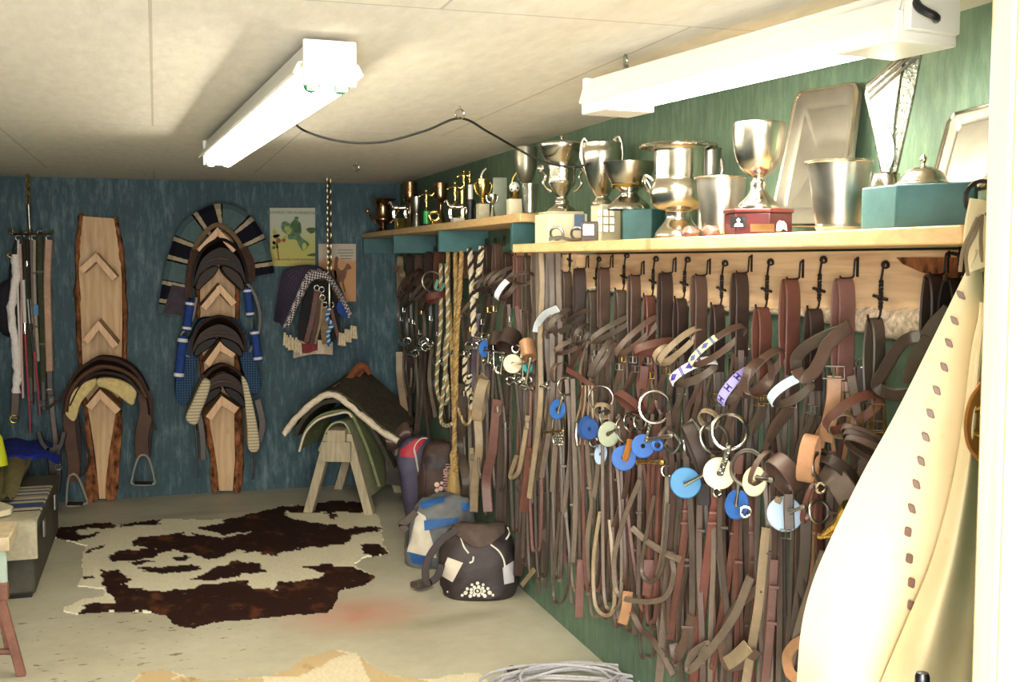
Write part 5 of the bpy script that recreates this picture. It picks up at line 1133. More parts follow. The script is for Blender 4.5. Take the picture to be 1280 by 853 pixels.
# T12 teal box and T11, T13 on it
t, r = trophy('wide teal painted box at the shelf end under the domed lid', 'box', 1150, 1.50, Z1, None, 'wooden_box')
z12 = PD(1150, 234, r).z; h = hdir(r); s_ = h.cross(V((0, 0, 1)))
pl = [PD(1077, 260, r, -.02), PD(1120, 260, r, -.11), PD(1219, 260, r, -.14), PD(1222, 260, r, .04), PD(1085, 260, r, .10)]
part('box_body', MB().prism([V((p.x, p.y, Z1)) for p in pl], (0, 0, z12-Z1)), TEAL, t, bevel=.004)
t, r = trophy('silver domed dish cover with a bud knob on the teal box', 'dish cover', 1152, 1.49, z12, None, 'dish_cover')
lath('dome', SILVER, [(34, 232), (33, 229), (29, 226), (27, 222), (22, 215), (13, 210), (5, 208)], 1152, r, t, 36, False)
lath('knob', SILVER, [(4, 208), (2, 205), (4.5, 201), (4, 197), (.4, 192)], 1151, r, t, 12, False)
t, r = trophy('tall fan-shaped glass and pewter trophy rising to the lamp', 'trophy', 1106, 1.585, z12)
lath('foot', SILVER, [(17, 218), (16, 217), (17, 221), (19, 228), (20, 233)], 1106, r, t, 28, False)
FAN = metal('fan_pewter', rgb(150, 146, 132), .22); FAND = mat('etched_glass', rgb(122, 126, 112), .25, .6, .5, 80, .8, 120)
A = [(1081, 118), (1083, 104), (1128, 66), (1131, 66), (1120, 140), (1113, 216), (1101, 216)]
part('fan_left', MB().prism([PD(x, y, r, -.03) for x, y in A], h*.05), FAN, t, bevel=.004)
B = [(1131, 67), (1157, 44), (1143, 120), (1122, 216), (1114, 216), (1121, 140)]
part('fan_right', MB().prism([PD(x, y, r, -.028) for x, y in B], h*.045), FAND, t, bevel=.004)
part('lens', MB().prism(cr([PD(x, y, r, -.034) for x, y in [(1106, 148), (1116, 170), (1119, 192), (1112, 212), (1105, 196), (1103, 170)]], 4, True), h*-.006), PEWTER, t, bevel=.002)
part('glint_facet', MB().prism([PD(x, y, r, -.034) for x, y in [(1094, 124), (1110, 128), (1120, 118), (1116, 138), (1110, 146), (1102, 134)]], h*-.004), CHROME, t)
for k in range(3): part('ridge', MB().tube([PD(1083+k*1.5, 108+k*8, r, -.034), PD(1128-k*.8, 70+k*9, r, -.034), PD(1154-k*2.2, 50+k*10, r, -.034)], .0035, 6), SILVER, t)
# ------------------------------------------------------------------ far shelf trophies
def fig(parent, cx, y0, y1, ref, m, arms=True, name='figure', horse=False):
    """small cast figure between y0 (top) and y1 (base)"""
    hgt = y1-y0; mb = MB(); k = mpp(ref); P = lambda fx, fy: PD(cx+fx*hgt, y0+fy*hgt, ref)
    if horse:
        mb.tube(cr([P(-.42, .42), P(-.2, .36), P(.1, .4), P(.38, .36), P(.46, .42)], 4), [hgt*k*q for q in (.08, .12, .14, .15, .15, .15, .14, .13, .13, .13, .13, .14, .14, .13, .11, .09, .06)], 9)
        mb.tube(cr([P(-.34, .36), P(-.46, .16), P(-.52, .04), P(-.66, .14)], 4), [hgt*k*q for q in (.12, .12, .11, .10, .09, .09, .085, .08, .08, .07, .06, .05, .04)], 8)
        for fx in (-.34, -.26, .34, .42): mb.tube(cr([P(fx, .45), P(fx-.03, .7), P(fx+.02, 1)], 3), hgt*k*.05, 6)
        mb.tube(cr([P(.46, .38), P(.58, .5), P(.56, .75)], 3), hgt*k*.04, 6)
    else:
        mb.lathe([(hgt*k*r_, PD(cx, y0+hgt*f_, ref).z) for r_, f_ in ((.06, 1), (.10, .97), (.05, .9), (.09, .72), (.11, .55), (.08, .44), (.12, .30), (.11, .22), (.04, .18))], V((P(0, 0).x, P(0, 0).y, 0)), 12)
        mb.ball(P(0, .10), hgt*k*.085, 10)
        if arms:
            for s in (-1, 1): mb.tube(cr([P(s*.09, .26), P(s*.24, .30), P(s*.34, .18 if s > 0 else .36)], 3), hgt*k*.035, 6)
    return part(name, mb, m, parent, smooth=60)
def cupf(label, cx, prof, X, m, extra=None, hollow=True, n=22, name='trophy'):
    t, r = trophy(label, 'trophy', cx, X, Z2, G2, name); pr = list(prof); o = lath('cup', m, pr, cx, r, t, n, hollow); 
    if extra: extra(t, r)
    return t, r
def zpx(cx, X):   # pixel row of the far shelf top at this spot
    p = on_shelf(cx, X, Z2); q = p-CAM; return CY-F*q.dot(up)/q.dot(fw)
def b0(cx, X): return zpx(cx, X)
y = b0(479, 1.50)
def ex(t, r):
    for s in (-1, 1): handle(t, [(479+s*9, 279), (479+s*14, 274), (479+s*17, 267), (479+s*20, 264), (479+s*19, 261)], r, .008, BRONZE); part('ball', MB().ball(PD(479+s*19.5, 264, r), .016, 10), GOLD, t)
cupf('wide bronze two-handled cup at the far end of the far shelf', 479, [(17, 249), (13, 252), (10, 258), (10, 270), (12, 273), (11, 277), (5, 281), (4, 284), (8, 288), (10, y)], 1.52, BRONZE, ex)
t, r = trophy('small silver horse figure on a gold pedestal at the far shelf end', 'trophy', 499, 1.49, Z2, G2)
yb = b0(499, 1.49); fig(t, 499, 252, 273, r, SILVER, horse=True); boxy('pedestal', 493, 506, 273, yb, r, GOLD, t, .4, .002, z0=Z2)
boxy_r = on_shelf(489, 1.47, Z2)
t, r = trophy('tall bronze goblet nearest the room corner', 'trophy', 513, 1.60, Z2, G2)
yb = b0(513, 1.60); lath('goblet', BRONZE, [(9, 228), (9, 234), (9, 246), (7, 251), (4, 254), (2.5, 260), (2.2, 270), (5, 277), (8, yb)], 513, r, t, 22)
cupf('silver tumbler trophy with narrow waist, beside the tall bronze goblet', 521, [(7.5, 246), (7, 254), (5.5, 262), (4, 268), (4.5, 272), (6, b0(521, 1.52))], 1.52, PEWTER)
GCOL = mat('green_column', rgb(60, 190, 96), .3, 0, .3, 30)
t, r = trophy('gold winged figure on a green column', 'trophy', 534, 1.49, Z2, G2); yb = b0(534, 1.49)
fig(t, 533, 236, 264, r, GOLD); part('column', MB().cyl(PD(533.5, yb-2, r), PD(533.5, 264, r), 4.2*mpp(r), 14), GCOL, t); boxy('base', 527, 541, yb-3, yb, r, L_BLACK, t, .4, .001, z0=Z2)
t, r = trophy('gold wreath ornament trophy between green column and bronze cup', 'trophy', 543, 1.46, Z2, G2); yb = b0(543, 1.46)
part('wreath', MB().torus(PD(543, 271, r), hdir(r), 6*mpp(r), .010, 18, 8).jitter(.004, 60), GOLD, t); boxy('base', 537, 550, yb-5, yb, r, GOLD, t, .3, .002, z0=Z2)
t, r = trophy('bronze cup on a thin stem behind the gold figures', 'trophy', 551, 1.60, Z2, G2); yb = b0(551, 1.6)
lath('cup', BRONZE, [(9, 229), (9, 236), (8.5, 247), (6, 251), (2.5, 254), (2.2, 264), (4, 270), (8, yb)], 551, r, t, 22)
t, r = trophy('gold polo player figure with outstretched arms on a white base', 'trophy', 569, 1.50, Z2, G2); yb = b0(571, 1.50)
fig(t, 569, 226, 256, r, GOLD); fig(t, 570, 250, yb-6, r, SILVER, horse=True); boxy('base', 563, 581, yb-6, yb, r, WHITE, t, .3, .002, z0=Z2)
t, r = trophy('tallest gold figure on a gold column', 'trophy', 579, 1.56, Z2, G2); yb = b0(579, 1.56)
fig(t, 580, 212, 238, r, GOLD); part('column', MB().lathe(lz([(5, yb), (4.5, 262), (4, 250), (4.5, 238)], 578, r), V((PD(578, 240, r).x, PD(578, 240, r).y, 0)), 14), GOLD, t)
t, r = trophy('slim gold figure on a black urn pedestal', 'trophy', 588, 1.52, Z2, G2); yb = b0(588, 1.52)
fig(t, 587, 213, 231, r, GOLD, False); part('column', MB().cyl(PD(588, 250, r), PD(588, 231, r), 3.2*mpp(r), 12), WHITE, t); part('urn', MB().lathe(lz([(5, yb), (4, 262), (6, 255), (5.5, 250), (3, 249)], 588, r), V((PD(588, 250, r).x, PD(588, 250, r).y, 0)), 16), BLACK, t)
t, r = trophy('gold lidded cup topped by a curved horn, on a white gridded pedestal', 'trophy', 604, 1.50, Z2, G2); yb = b0(604, 1.50)
lath('cup', GOLD, [(8.5, 224), (8.5, 230), (7.5, 238), (5, 246), (2, 250), (2.5, 252), (7, 255)], 604, r, t, 22); handle(t, [(602, 225), (602, 219), (605, 214), (608, 211)], r, .008, SILVER, 'horn')
boxy('pedestal', 595, 612, 255, yb, r, stripes('grid_white', [(0, rgb(232, 224, 190)), (.85, rgb(170, 160, 124))], .2, .5), t, .35, .002, z0=Z2)
for s in (-1, 1): handle(t, [(604+s*8, 228), (604+s*11, 232), (604+s*9, 240), (604+s*5, 244)], r, .004, GOLD)
t, r = trophy('small silver egg cup trophy with two thin handles', 'trophy', 616, 1.48, Z2, G2); yb = b0(616, 1.48)
lath('cup', SILVER, [(5, 243), (5, 247), (4, 252), (1.5, 256), (1.5, 260), (4, yb)], 615, r, t, 18); [handle(t, [(615+s*4, 246), (615+s*7, 245), (615+s*6, 251), (615+s*3, 253)], r, .003, SILVER) for s in (-1, 1)]
t, r = trophy('upright grey glass award plate', 'trophy', 626, 1.56, Z2, G2); yb = b0(626, 1.56)
boxy('plate', 616, 634, 222, yb-3, r, mat('grey_glass', rgb(150, 158, 142), .15, .2, .1, 8), t, .12, .003, deep=.12); boxy('stand', 617, 633, yb-4, yb, r, WHITE, t, .12, .002, deep=.4, z0=Z2)
t, r = trophy('white soccer ball trophy with gold cradle on a cream block', 'trophy', 643, 1.50, Z2, G2); yb = b0(643, 1.50)
boxy('block', 633, 653, 249, yb, r, CREAM, t, .2, .003, z0=Z2); o = part('ball', MB().ball(PD(643, 234, r), 6.6*mpp(r), 18), WHITE, t)
for x, y_, q in ((642, 231, 1.7), (647, 235, 1.4), (639.5, 237, 1.2), (644, 239, 1.2)): part('ball_patch', MB().ball(PD(x, y_, r, -6.0*mpp(r)+.002*q), q*mpp(r), 8, (1, .4, 1)), BLACK, o)
part('cradle', MB().lathe(lz([(7.5, 249), (5, 246), (6.5, 242), (7, 240)], 643, r), V((PD(643, 240, r).x, PD(643, 240, r).y, 0)), 14).jitter(.004, 70), GOLD, t); handle(t, [(640, 228), (642, 222), (646, 216)], r, .005, GOLD, 'flame')
t, r = trophy('silver beaker at the near end of the far shelf', 'trophy', 662, 1.46, Z2, G2); yb = b0(662, 1.46)
lath('beaker', SILVER, [(11.5, 230), (11, 236), (10, 250), (9, yb-1), (8.5, yb)], 662, r, t, 28)
t, r = trophy('tall grey tulip vase trophy behind the end beaker', 'trophy', 657, 1.585, Z2, G2); yb = b0(657, 1.585)
lath('vase', mat('grey_pewter', rgb(150, 146, 130), .35, .85, .1, 12), [(14, 184), (14.2, 190), (14, 200), (12.5, 213), (9, 224), (5, 231), (3.5, 238), (4, 246), (9, yb)], 657, r, t, 28)
# ------------------------------------------------------------------ bridles and reins
def prj(p):
    q = p-CAM; z = q.dot(fw); return (CX+F*q.dot(rt)/z, CY-F*q.dot(up)/z)
def wp(pts, off):
    out = []
    for p in pts: out.append(PX(p[0], p[1], RW-(p[2] if len(p) > 2 else off)))
    return out
def S(parent, name, pts, w, m, off=.08, tw=None, t=.0035, n=7, label=None, taper=None):
    """leather strap along pixel points at distance off from the wall; its face turns by tw"""
    path = cr(wp(pts, off), n); tw = R_.uniform(-.7, .7) if tw is None else tw; wd = []
    for i in range(len(path)):
        a, b = path[max(i-1, 0)], path[min(i+1, len(path)-1)]; T = (b-a).normalized(); v = (path[i]-CAM).normalized()
        q = T.cross(v).normalized(); wd.append(q*math.cos(tw)+T.cross(q)*math.sin(tw))
    return part(name, MB().sweep(path, w, t, wd, taper=taper), m, parent, label=label)
def loopband(parent, name, cx, cy, ang, a, w, d, m, tilt=.5, off=.10, t=.004, arc=None, label=None, grow=0.0, wavy=.0):
    """closed strap (browband, noseband) seen as a slim slanting loop"""
    c = PX(cx, cy, RW-off); v = (c-CAM).normalized(); r = v.cross(V((0, 0, 1))).normalized(); u = r.cross(v); k = mpp(c)
    an = math.radians(ang); e1 = r*math.cos(an)+u*math.sin(an); e3 = -r*math.sin(an)+u*math.cos(an)
    ax_ = e3*math.cos(tilt)+v*math.sin(tilt); e2 = v*math.cos(tilt)-e3*math.sin(tilt)
    a0, a1 = arc or (0, 360); n = 40; full = arc is None
    pts = []
    for i in range(n if full else n+1):
        th = math.radians(a0+(a1-a0)*i/n); A = a*k+grow; D = d+grow
        p = c+e1*A*math.cos(th)*(1+.06*math.sin(2*th))+e2*D*math.sin(th)+ax_*wavy*math.cos(2*th)
        p.x = min(p.x, RW-.012); pts.append(p)
    return part(name, MB().sweep(pts, w*k, t, ax_, closed=full), m, parent, label=label)
def facing(px, py, off, yaw=0.0, pitch=0.0):
    c = PX(px, py, RW-off); v = (CAM-c).normalized(); M = Matrix.Rotation(yaw, 3, 'Z'); v = M @ v; v.z += pitch; return c, v.normalized()
def ring(parent, px, py, r, off=.12, yaw=.3, pitch=.1, th=.0042, m=None, name='bit_ring', sy=1.0):
    c, v = facing(px, py, off, yaw, pitch); return part(name, MB().torus(c, v, r*mpp(c), th, 36, 8, sy=sy), m or CHROME, parent)
def disc(parent, px, py, r, m, off=.13, yaw=0.0, pitch=.05, label=None, hole=.2, t=.009, name='bit_guard'):
    c, v = facing(px, py, off, yaw, pitch); R0 = r*mpp(c); o = part(name, MB().washer(c, v, R0, R0*hole, t), m, parent, label=label, smooth=35); return o
def bar(parent, p0, p1, off, m=None, th=.006, name='mouthpiece', tw=False):
    a, b = wp([p0, p1], off); mb = MB()
    if tw: mb.twist([a.lerp(b, i/6) for i in range(7)], th*1.4, 70, 2)
    else: mb.tube([a.lerp(b, i/6) for i in range(7)], [th*.8+th*.5*abs(i-3)/3 for i in range(7)], 10)
    mb.cur = 0
    mb.ball(a, th*1.5, 8); mb.ball(b, th*1.5, 8); return part(name, mb, m or CHROME, parent)
def buckle(parent, px, py, off, w=.026, h=.022, m=None, name='buckle'):
    c, v = facing(px, py, off); u = V((0, 0, 1)); s = v.cross(u).normalized()
    mb = MB(); mb.tube([c+s*w/2*i+u*h/2*j for i, j in ((-1, -1), (1, -1), (1, 1), (-1, 1))], .0024, 6, True); mb.cyl(c-u*h/2, c+u*h/2*.9, .0018, 6)
    return part(name, mb, m or STEEL, parent)
def keeper(parent, px, py, off, w=.024, m=None):
    c, v = facing(px, py, off); s = v.cross(V((0, 0, 1))).normalized(); M = Matrix(((s.x, v.x, 0), (s.y, v.y, 0), (s.z, v.z, 1))); return part('keeper', MB().box(c, (w, .012, .010), M), m or L_MID, parent, bevel=.002)
def yb(px):
    for a, b, c, d in ((640, 700, 690, 742), (700, 760, 742, 765), (760, 800, 765, 785), (800, 850, 785, 870), (850, 2000, 905, 905)):
        if px <= b: return c+(d-c)*max(0, (px-a))/(b-a)
    return 905
GN = 'bridles along the hook board'
def bridle(label, px, yt, low, mc, mch, bx, by, L=.25, w=.044, nrein=3, seed=0, rein=None, hookit=True, cheeks=True):
    rr = random.Random(seed*13+5); xc = XB-(.040 if not low else .034); top = PX(px, yt, xc)
    t = thing('bridle', label, 'bridle', top, GN)
    if hookit: hook(hb, top.y-.004, top.z+(.012 if not low else .125), low)
    dy = .016+.006*rr.random(); Y0, z0 = top.y, top.z
    pth = [V((xc, Y0-dy, z0-L)), V((xc, Y0-dy*1.15, z0-L*.5)), V((xc, Y0-dy*1.1, z0-.045)), V((xc, Y0-dy*.55, z0-.004)), V((xc+.002, Y0+dy*.5, z0-.003)), V((xc+.004, Y0+dy*1.2, z0-.045)), V((xc+.006, Y0+dy*1.5, z0-L*.5)), V((xc+.006, Y0+dy, z0-L*.92))]
    yaw = rr.uniform(-.15, .3); wd = V((-math.cos(yaw), -math.sin(yaw), 0))
    part('crown_strap', MB().sweep(cr(pth, 6), w, .006, wd), mc, t)
    f = prj(pth[0]); g = prj(pth[-1]); s = .46/1000*1
    if cheeks:
        for (x0, y0), dx, ww in ((f, -5, .019), (g, 6, .017)):
            mx = (x0+bx)/2+rr.uniform(-5, 5); S(t, 'cheek_strap', [(x0, y0-8), (x0+dx*.2, y0+.35*(by-y0)), (mx, y0+.6*(by-y0)), (bx+dx, by)], ww, mch, .085+rr.uniform(-.01, .02), rr.uniform(-.5, .5))
            q = rr.uniform(.15, .4); buckle(t, x0+dx*.2*q, y0+q*(by-y0), .10, m=rr.choice((STEEL, STEEL, BRASS)))
        tx = (f[0]+g[0])/2; y0 = f[1]
        S(t, 'throat_strap', [(tx-6, y0-4), (tx-12-rr.random()*6, y0+.5*(by-y0)), (tx-4, by+rr.uniform(0, 40)), (tx+8, y0+.7*(by-y0)), (tx+7, y0)], .012, mch, .075, 0.2)
    for k in range(nrein):
        m = rein[k % len(rein)] if rein else rr.choice((mch, mch, L_OLD, L_GREY, L_RED, L_MID)); e = yb(bx)+rr.uniform(-40, 10) if yb(bx) < 880 else rr.uniform(860, 915)
        x0 = bx+(k-(nrein-1)/2)*9+rr.uniform(-3, 3); x1 = x0+rr.uniform(-14, 12); off = .055+.018*k+rr.uniform(0, .02)
        if rr.random() < (.62 if px < 860 else .4):
            x2 = x1+rr.uniform(9, 22); S(t, 'rein', [(x0, by+6), (x0+rr.uniform(-7, 5), by+.4*(e-by)), (x1, e-16), ((x1+x2)/2, e), (x2, e-18), (x2+rr.uniform(-6, 4), by+.45*(e-by)), (x0+8, by+18)], .0135, m, off, rr.uniform(-.3, .3), .004)
        else:
            S(t, 'rein', [(x0, by+4), (x0+rr.uniform(-8, 8), by+.35*(e-by)), (x1+rr.uniform(-6, 6), by+.7*(e-by)), (x1, e)], rr.uniform(.015, .022), m, off, rr.uniform(-.5, .5), .004)
            if rr.random() < .6: q = rr.uniform(.2, .7); keeper(t, x0+(x1-x0)*q, by+q*(e-by), off+.004, m=m)
    return t
def beadmat(name, base, dark, kind, period):
    t = NT(name); c = t.n('ShaderNodeTexCoord'); sp = t.n('ShaderNodeSeparateXYZ'); t.l(c.outputs['UV'], sp.inputs[0])
    fu = t.math('ABSOLUTE', t.math('SUBTRACT', t.math('FRACT', t.math('DIVIDE', sp.outputs['X'], period)), .5)); fv = t.math('ABSOLUTE', t.math('SUBTRACT', sp.outputs['Y'], .5))
    if kind == 'diamond': f = t.math('LESS_THAN', t.math('ADD', t.math('MULTIPLY', fu, 1.5), t.math('MULTIPLY', fv, 1.25)), .42)
    elif kind == 'bars':
        a = t.math('LESS_THAN', fu, .19); b = t.math('LESS_THAN', t.math('ABSOLUTE', t.math('SUBTRACT', fu, .0)), .06); c1 = t.math('GREATER_THAN', fv, .10); c2 = t.math('LESS_THAN', fv, .34)
        f = t.math('MULTIPLY', t.math('MULTIPLY', a, c2), t.math('MAXIMUM', t.math('GREATER_THAN', fu, .10), t.math('LESS_THAN', fv, .10)))
    else: f = t.math('LESS_THAN', t.math('ADD', fu, fv), .33)
    ed = t.math('LESS_THAN', t.math('ABSOLUTE', t.math('SUBTRACT', fu, .46)), .035) if kind == 'diamond' else 0.0
    col = t.mix(f, base, dark)
    if kind == 'diamond': col = t.mix(ed, col, dark)
    t.col(col); t.set(.35, 0, .5); vo = t.n('ShaderNodeTexVoronoi'); t.l(t.coord('Object'), vo.inputs['Vector']); vo.inputs['Scale'].default_value = 320; t.bump(vo.outputs['Distance'], .4, .002); return t.m
BD1 = beadmat('beads_purple_diamond', rgb(236, 232, 238), rgb(66, 40, 150), 'diamond', .062); BD2 = beadmat('beads_lilac_bars', rgb(164, 156, 232), rgb(40, 34, 96), 'bars', .040); BD3 = beadmat('beads_blue_cream', rgb(206, 200, 160), rgb(72, 94, 160), 'diamond', .05)
ICE = mat('ice_blue_beads', rgb(196, 222, 236), .35, 0, .08, 60, .3, 300); IVORY = mat('ivory_beads', rgb(216, 226, 232), .35, 0, .06, 60, .3, 300)
def beads(t, *a, **k): return loopband(t, 'beadwork', *a, grow=.003, t=.004, **k)
B = {}
spec = [ # px, ytop, low, crown, cheek, bit x, bit y, label
 (708, 341, True, L_OLD, L_OLD, 697, 470, 'dark bridle leftmost under the hook board with an ivory browband'),
 (724, 337, False, L_DARK, L_MID, 710, 478, 'brown bridle with a blue rubber disc and curb chain, second under the hook board'),
 (741, 366, True, L_OLD, L_GREY, 735, 500, 'worn bridle with a navy blue disc, hung low third from the left'),
 (754, 337, False, L_MID, L_OLD, 750, 500, 'brown bridle with a thin wide ring and a long slanting browband'),
 (775, 364, True, L_OLD, L_MID, 762, 520, 'dull brown bridle with a sage grey disc, low between two high ones'),
 (792, 346, False, L_MID, L_MID, 780, 530, 'brown bridle with a mid blue disc and orange leather tab'),
 (811, 371, True, L_RED, L_RED, 800, 520, 'reddish bridle hung low with a blue disc below a chrome ring'),
 (831, 343, False, L_DARK, L_MID, 818, 512, 'brown bridle with a big open chrome ring and crossed browband'),
 (850, 375, True, L_DARK, L_OLD, 838, 560, 'dark bridle hung low behind the purple diamond browband'),
 (873, 346, False, L_MID, L_MID, 858, 575, 'brown bridle with a large sky blue disc'),
 (896, 383, True, L_DARK, L_OLD, 884, 560, 'dark bridle with purple diamond beaded browband'),
 (924, 343, False, L_DARK, L_MID, 908, 560, 'brown bridle with a large cream disc and cream and blue beaded browband'),
 (952, 386, True, L_RED, L_OLD, 930, 590, 'bridle with lilac beaded browband and a cut blue disc'),
 (987, 351, False, L_RED, L_MID, 945, 590, 'chestnut bridle with double brown loops and a tilted cream disc'),
 (1017, 388, True, L_DARK, L_OLD, 985, 600, 'dark bridle with ice blue browband and a pale blue disc'),
 (1054, 350, False, L_ROSE, L_TAN, 1020, 560, 'rosy brown bridle with a light tan strap end and tan noseband'),
 (1093, 400, True, L_OLD, L_MID, 1070, 600, 'bridle with brass buckle and stacked brown nosebands, nearest the hide'),
 (1166, 346, False, L_DARK, L_MID, 1120, 620, 'dark bridle with polygon-bent browband, partly behind the pale hide'),
 (1192, 350, True, L_BLACK, L_DARK, 1160, 600, 'black bridle almost hidden behind the pale hide')]
for i, (px, yt, low, mc, mch, bx, by, lab) in enumerate(spec):
    sc_ = .88 if px < 800 else 1.0
    B[px] = bridle(lab, px, yt, low, mc, mch, bx, by, L=(.24 if not low else .20)*(1.05 if px > 980 else 1), w=.046*(.9 if low else 1), nrein=5 if px < 1100 else 3, seed=i+1, cheeks=px < 1150)
# browbands
loopband(B[708], 'browband', 700, 400, 42, 22, 8, .035, L_OLD, .5, .12); S(B[708], 'beadwork', [(670, 415), (673, 404), (682, 393), (697, 386)], .032, IVORY, .15, .2, .005, label='curved ivory beadwork'); S(B[708], 'brow_strap', [(670, 416), (684, 420), (700, 415), (712, 408)], .026, L_OLD, .13, .3)
S(B[708], 'brow_strap', [(698, 396), (708, 402), (718, 396), (728, 390), (736, 388)], .02, L_OLD, .12, .5)
loopband(B[724], 'browband', 714, 432, 25, 22, 7, .032, L_MID, .6, .12); loopband(B[724], 'noseband', 700, 466, 70, 14, 8, .04, L_MID, .9, .12); S(B[724], 'nose_strap', [(708, 462), (722, 470), (736, 480), (746, 488)], .022, L_RED, .11, .3)
loopband(B[741], 'browband', 727, 418, 60, 15, 7, .03, L_DARK, .75, .13)
loopband(B[754], 'browband', 768, 410, 30, 33, 7.5, .03, L_OLD, .5, .13)
loopband(B[775], 'browband', 752, 448, 60, 28, 8, .03, L_OLD, .4, .12)
loopband(B[792], 'browband', 798, 420, 42, 37, 8.5, .035, L_MID, .55, .14)
loopband(B[811], 'noseband', 822, 434, 12, 29, 11, .04, L_RED, .35, .13)
loopband(B[831], 'browband', 850, 432, 42, 33, 9, .035, L_PALE, .5, .15); loopband(B[831], 'noseband', 832, 444, 30, 15, 9, .045, L_PALE, .55, .16)
loopband(B[811], 'noseband', 788, 505, -38, 22, 10, .035, L_RED, .35, .13)
loopband(B[924], 'browband', 898, 432, 38, 40, 9.5, .04, L_MID, .55, .16); beads(B[924], 898, 432, 38, 40.5, 10, .041, BD3, tilt=.55, off=.163, arc=(195, 275), label='cream and blue beadwork')
loopband(B[896], 'browband', 868, 466, 27, 29, 12, .04, L_OLD, .55, .17); beads(B[896], 868, 466, 27, 29.5, 12.5, .041, BD1, tilt=.55, off=.173, arc=(182, 352), label='white and purple diamond beadwork')
loopband(B[952], 'browband', 921, 484, 50, 26, 13, .035, L_OLD, .45, .17); beads(B[952], 921, 484, 50, 26.5, 13.5, .036, BD2, tilt=.45, off=.173, arc=(188, 352), label='lilac beadwork with dark bars')
loopband(B[987], 'browband', 952, 466, 50, 38, 12, .045, L_MID, .55, .15); loopband(B[987], 'noseband', 948, 472, 72, 24, 12, .05, L_MID, .7, .17)
loopband(B[1017], 'browband', 990, 489, 33, 28, 13, .04, L_OLD, .55, .18); beads(B[1017], 990, 489, 33, 28.5, 13.5, .041, ICE, tilt=.55, off=.183, arc=(182, 350), label='ice blue beadwork')
S(B[1054], 'browband', [(996, 462), (996, 448), (1006, 436), (1022, 426), (1040, 418), (1062, 411)], .034, L_OLD, .15, .35, .005); S(B[1054], 'brow_strap', [(996, 462), (1003, 472), (1016, 466), (1026, 450), (1034, 432), (1048, 418), (1063, 408)], .034, L_MID, .18, -.25, .005)
loopband(B[1093], 'browband', 1066, 516, 36, 38, 14, .05, L_RED, .5, .16); loopband(B[1093], 'noseband', 1051, 530, 36, 17, 14, .05, L_PALE, .55, .18)
for k in range(3): loopband(B[1093], 'noseband', 1085+k*2, 551+k*7, -24, 34, 9, .045, (L_MID, L_DARK, L_MID)[k], .35, .16+.012*k)
S(B[1166], 'browband', [(1152, 421), (1136, 424), (1122, 436), (1104, 466), (1096, 480), (1103, 489), (1122, 494), (1142, 490), (1156, 484)], .03, L_DARK, .15, .35, .006, 5); S(B[1166], 'brow_strap', [(1160, 422), (1170, 408), (1180, 398), (1190, 388)], .04, L_OLD, .16, .2)
S(B[1166], 'noseband', [(1142, 480), (1146, 462), (1152, 446), (1168, 424)], .05, L_OLD, .15, .3)
# straps, nosebands and stray ends drawn from the photograph
loopband(B[873], 'noseband', 872, 566, -68, 38, 17, .03, L_DARK, .2, .16); S(B[873], 'cheek_strap', [(860, 528), (872, 545), (878, 580), (880, 632)], .04, L_BLACK, .14, .2)
loopband(B[896], 'noseband', 886, 524, -30, 13, 9, .03, L_PALE, .8, .18)
loopband(B[1017], 'noseband', 981, 594, -50, 26, 22, .05, L_MID, .35, .20)
loopband(B[1054], 'noseband', 1011, 573, 82, 29, 20, .03, L_TAN, .25, .21, label='light tan noseband')
S(B[1054], 'tan_billet', [(1043, 470), (1042, 500), (1036, 530), (1032, 552)], .036, L_TAN, .14, .1, .005, label='light tan strap end'); buckle(B[1054], 1042, 466, .15, .05, .03); S(B[1054], 'cheek_strap', [(1064, 470), (1068, 495), (1072, 520)], .022, L_GREY, .10, .2)
S(B[1093], 'noseband', [(1030, 586), (1042, 596), (1056, 614), (1068, 634), (1082, 652)], .06, L_MID, .17, .25, .006); loopband(B[1093], 'chin_strap', 1050, 592, -40, 26, 17, .045, L_DARK, .3, .14)
buckle(B[1093], 1092, 523, .135, .048, .065, BRASS)
S(B[811], 'strap_end', [(806, 458), (805, 470), (803, 486)], .03, L_RED, .13, 0, .004)
S(B[1166], 'cheek_strap', [(1084, 560), (1078, 600), (1074, 640), (1072, 690)], .03, L_GREY, .09, .1); S(B[1166], 'rein', [(1068, 640), (1060, 690), (1056, 740), (1052, 790)], .035, L_GREY, .08, .1)
# bits: rings, rubber discs, mouthpieces
ring(B[724], 708, 483, 11, .15); disc(B[724], 697, 512, 13, RUB_BLUE, .16, -.75, label='bright blue rubber disc'); bar(B[724], (698, 515), (703, 497), .175)
o = part('curb_shank', MB().sweep(cr(wp([(692, 524), (691, 540), (693, 554), (698, 558), (703, 553), (705, 538), (704, 522)], .15), 5), .010, .006, V((1, .4, 0))), CHROME, B[724]); bar(B[724], (680, 541), (704, 539), .17, BRASS, .005, 'brass_toggle')
cmb = MB()
for k in range(4): chain(cmb, *wp([(693+k*3.2, 545), (694+k*2.8, 556)], .16), .014, .0018, .005)
part('curb_chain', cmb, CHROME, B[724])
disc(B[741], 733, 535, 15, RUB_NAVY, .15, -.8, label='navy rubber disc'); disc(B[741], 738, 537, 13, RUB_NAVY, .17, -.6); ring(B[741], 742, 552, 6, .15, .6)
for k in range(4): S(B[741], 'cord', [(728+k*4, 482), (726+k*5, 505), (720+k*7, 530), (719+k*6, 556)], .008, L_PALE, .13, 0, .006)
part('side_shank', MB().tube(wp([(721, 528), (720, 545), (722, 558)], .14), .008, 8), STEEL, B[741])
ring(B[754], 751, 498, 15.5, .14, .2, .1, .0032, STEEL); loopband(B[754], 'rolled_leather', 754, 514, -15, 11, 8, .03, L_PALE, .9, .15)
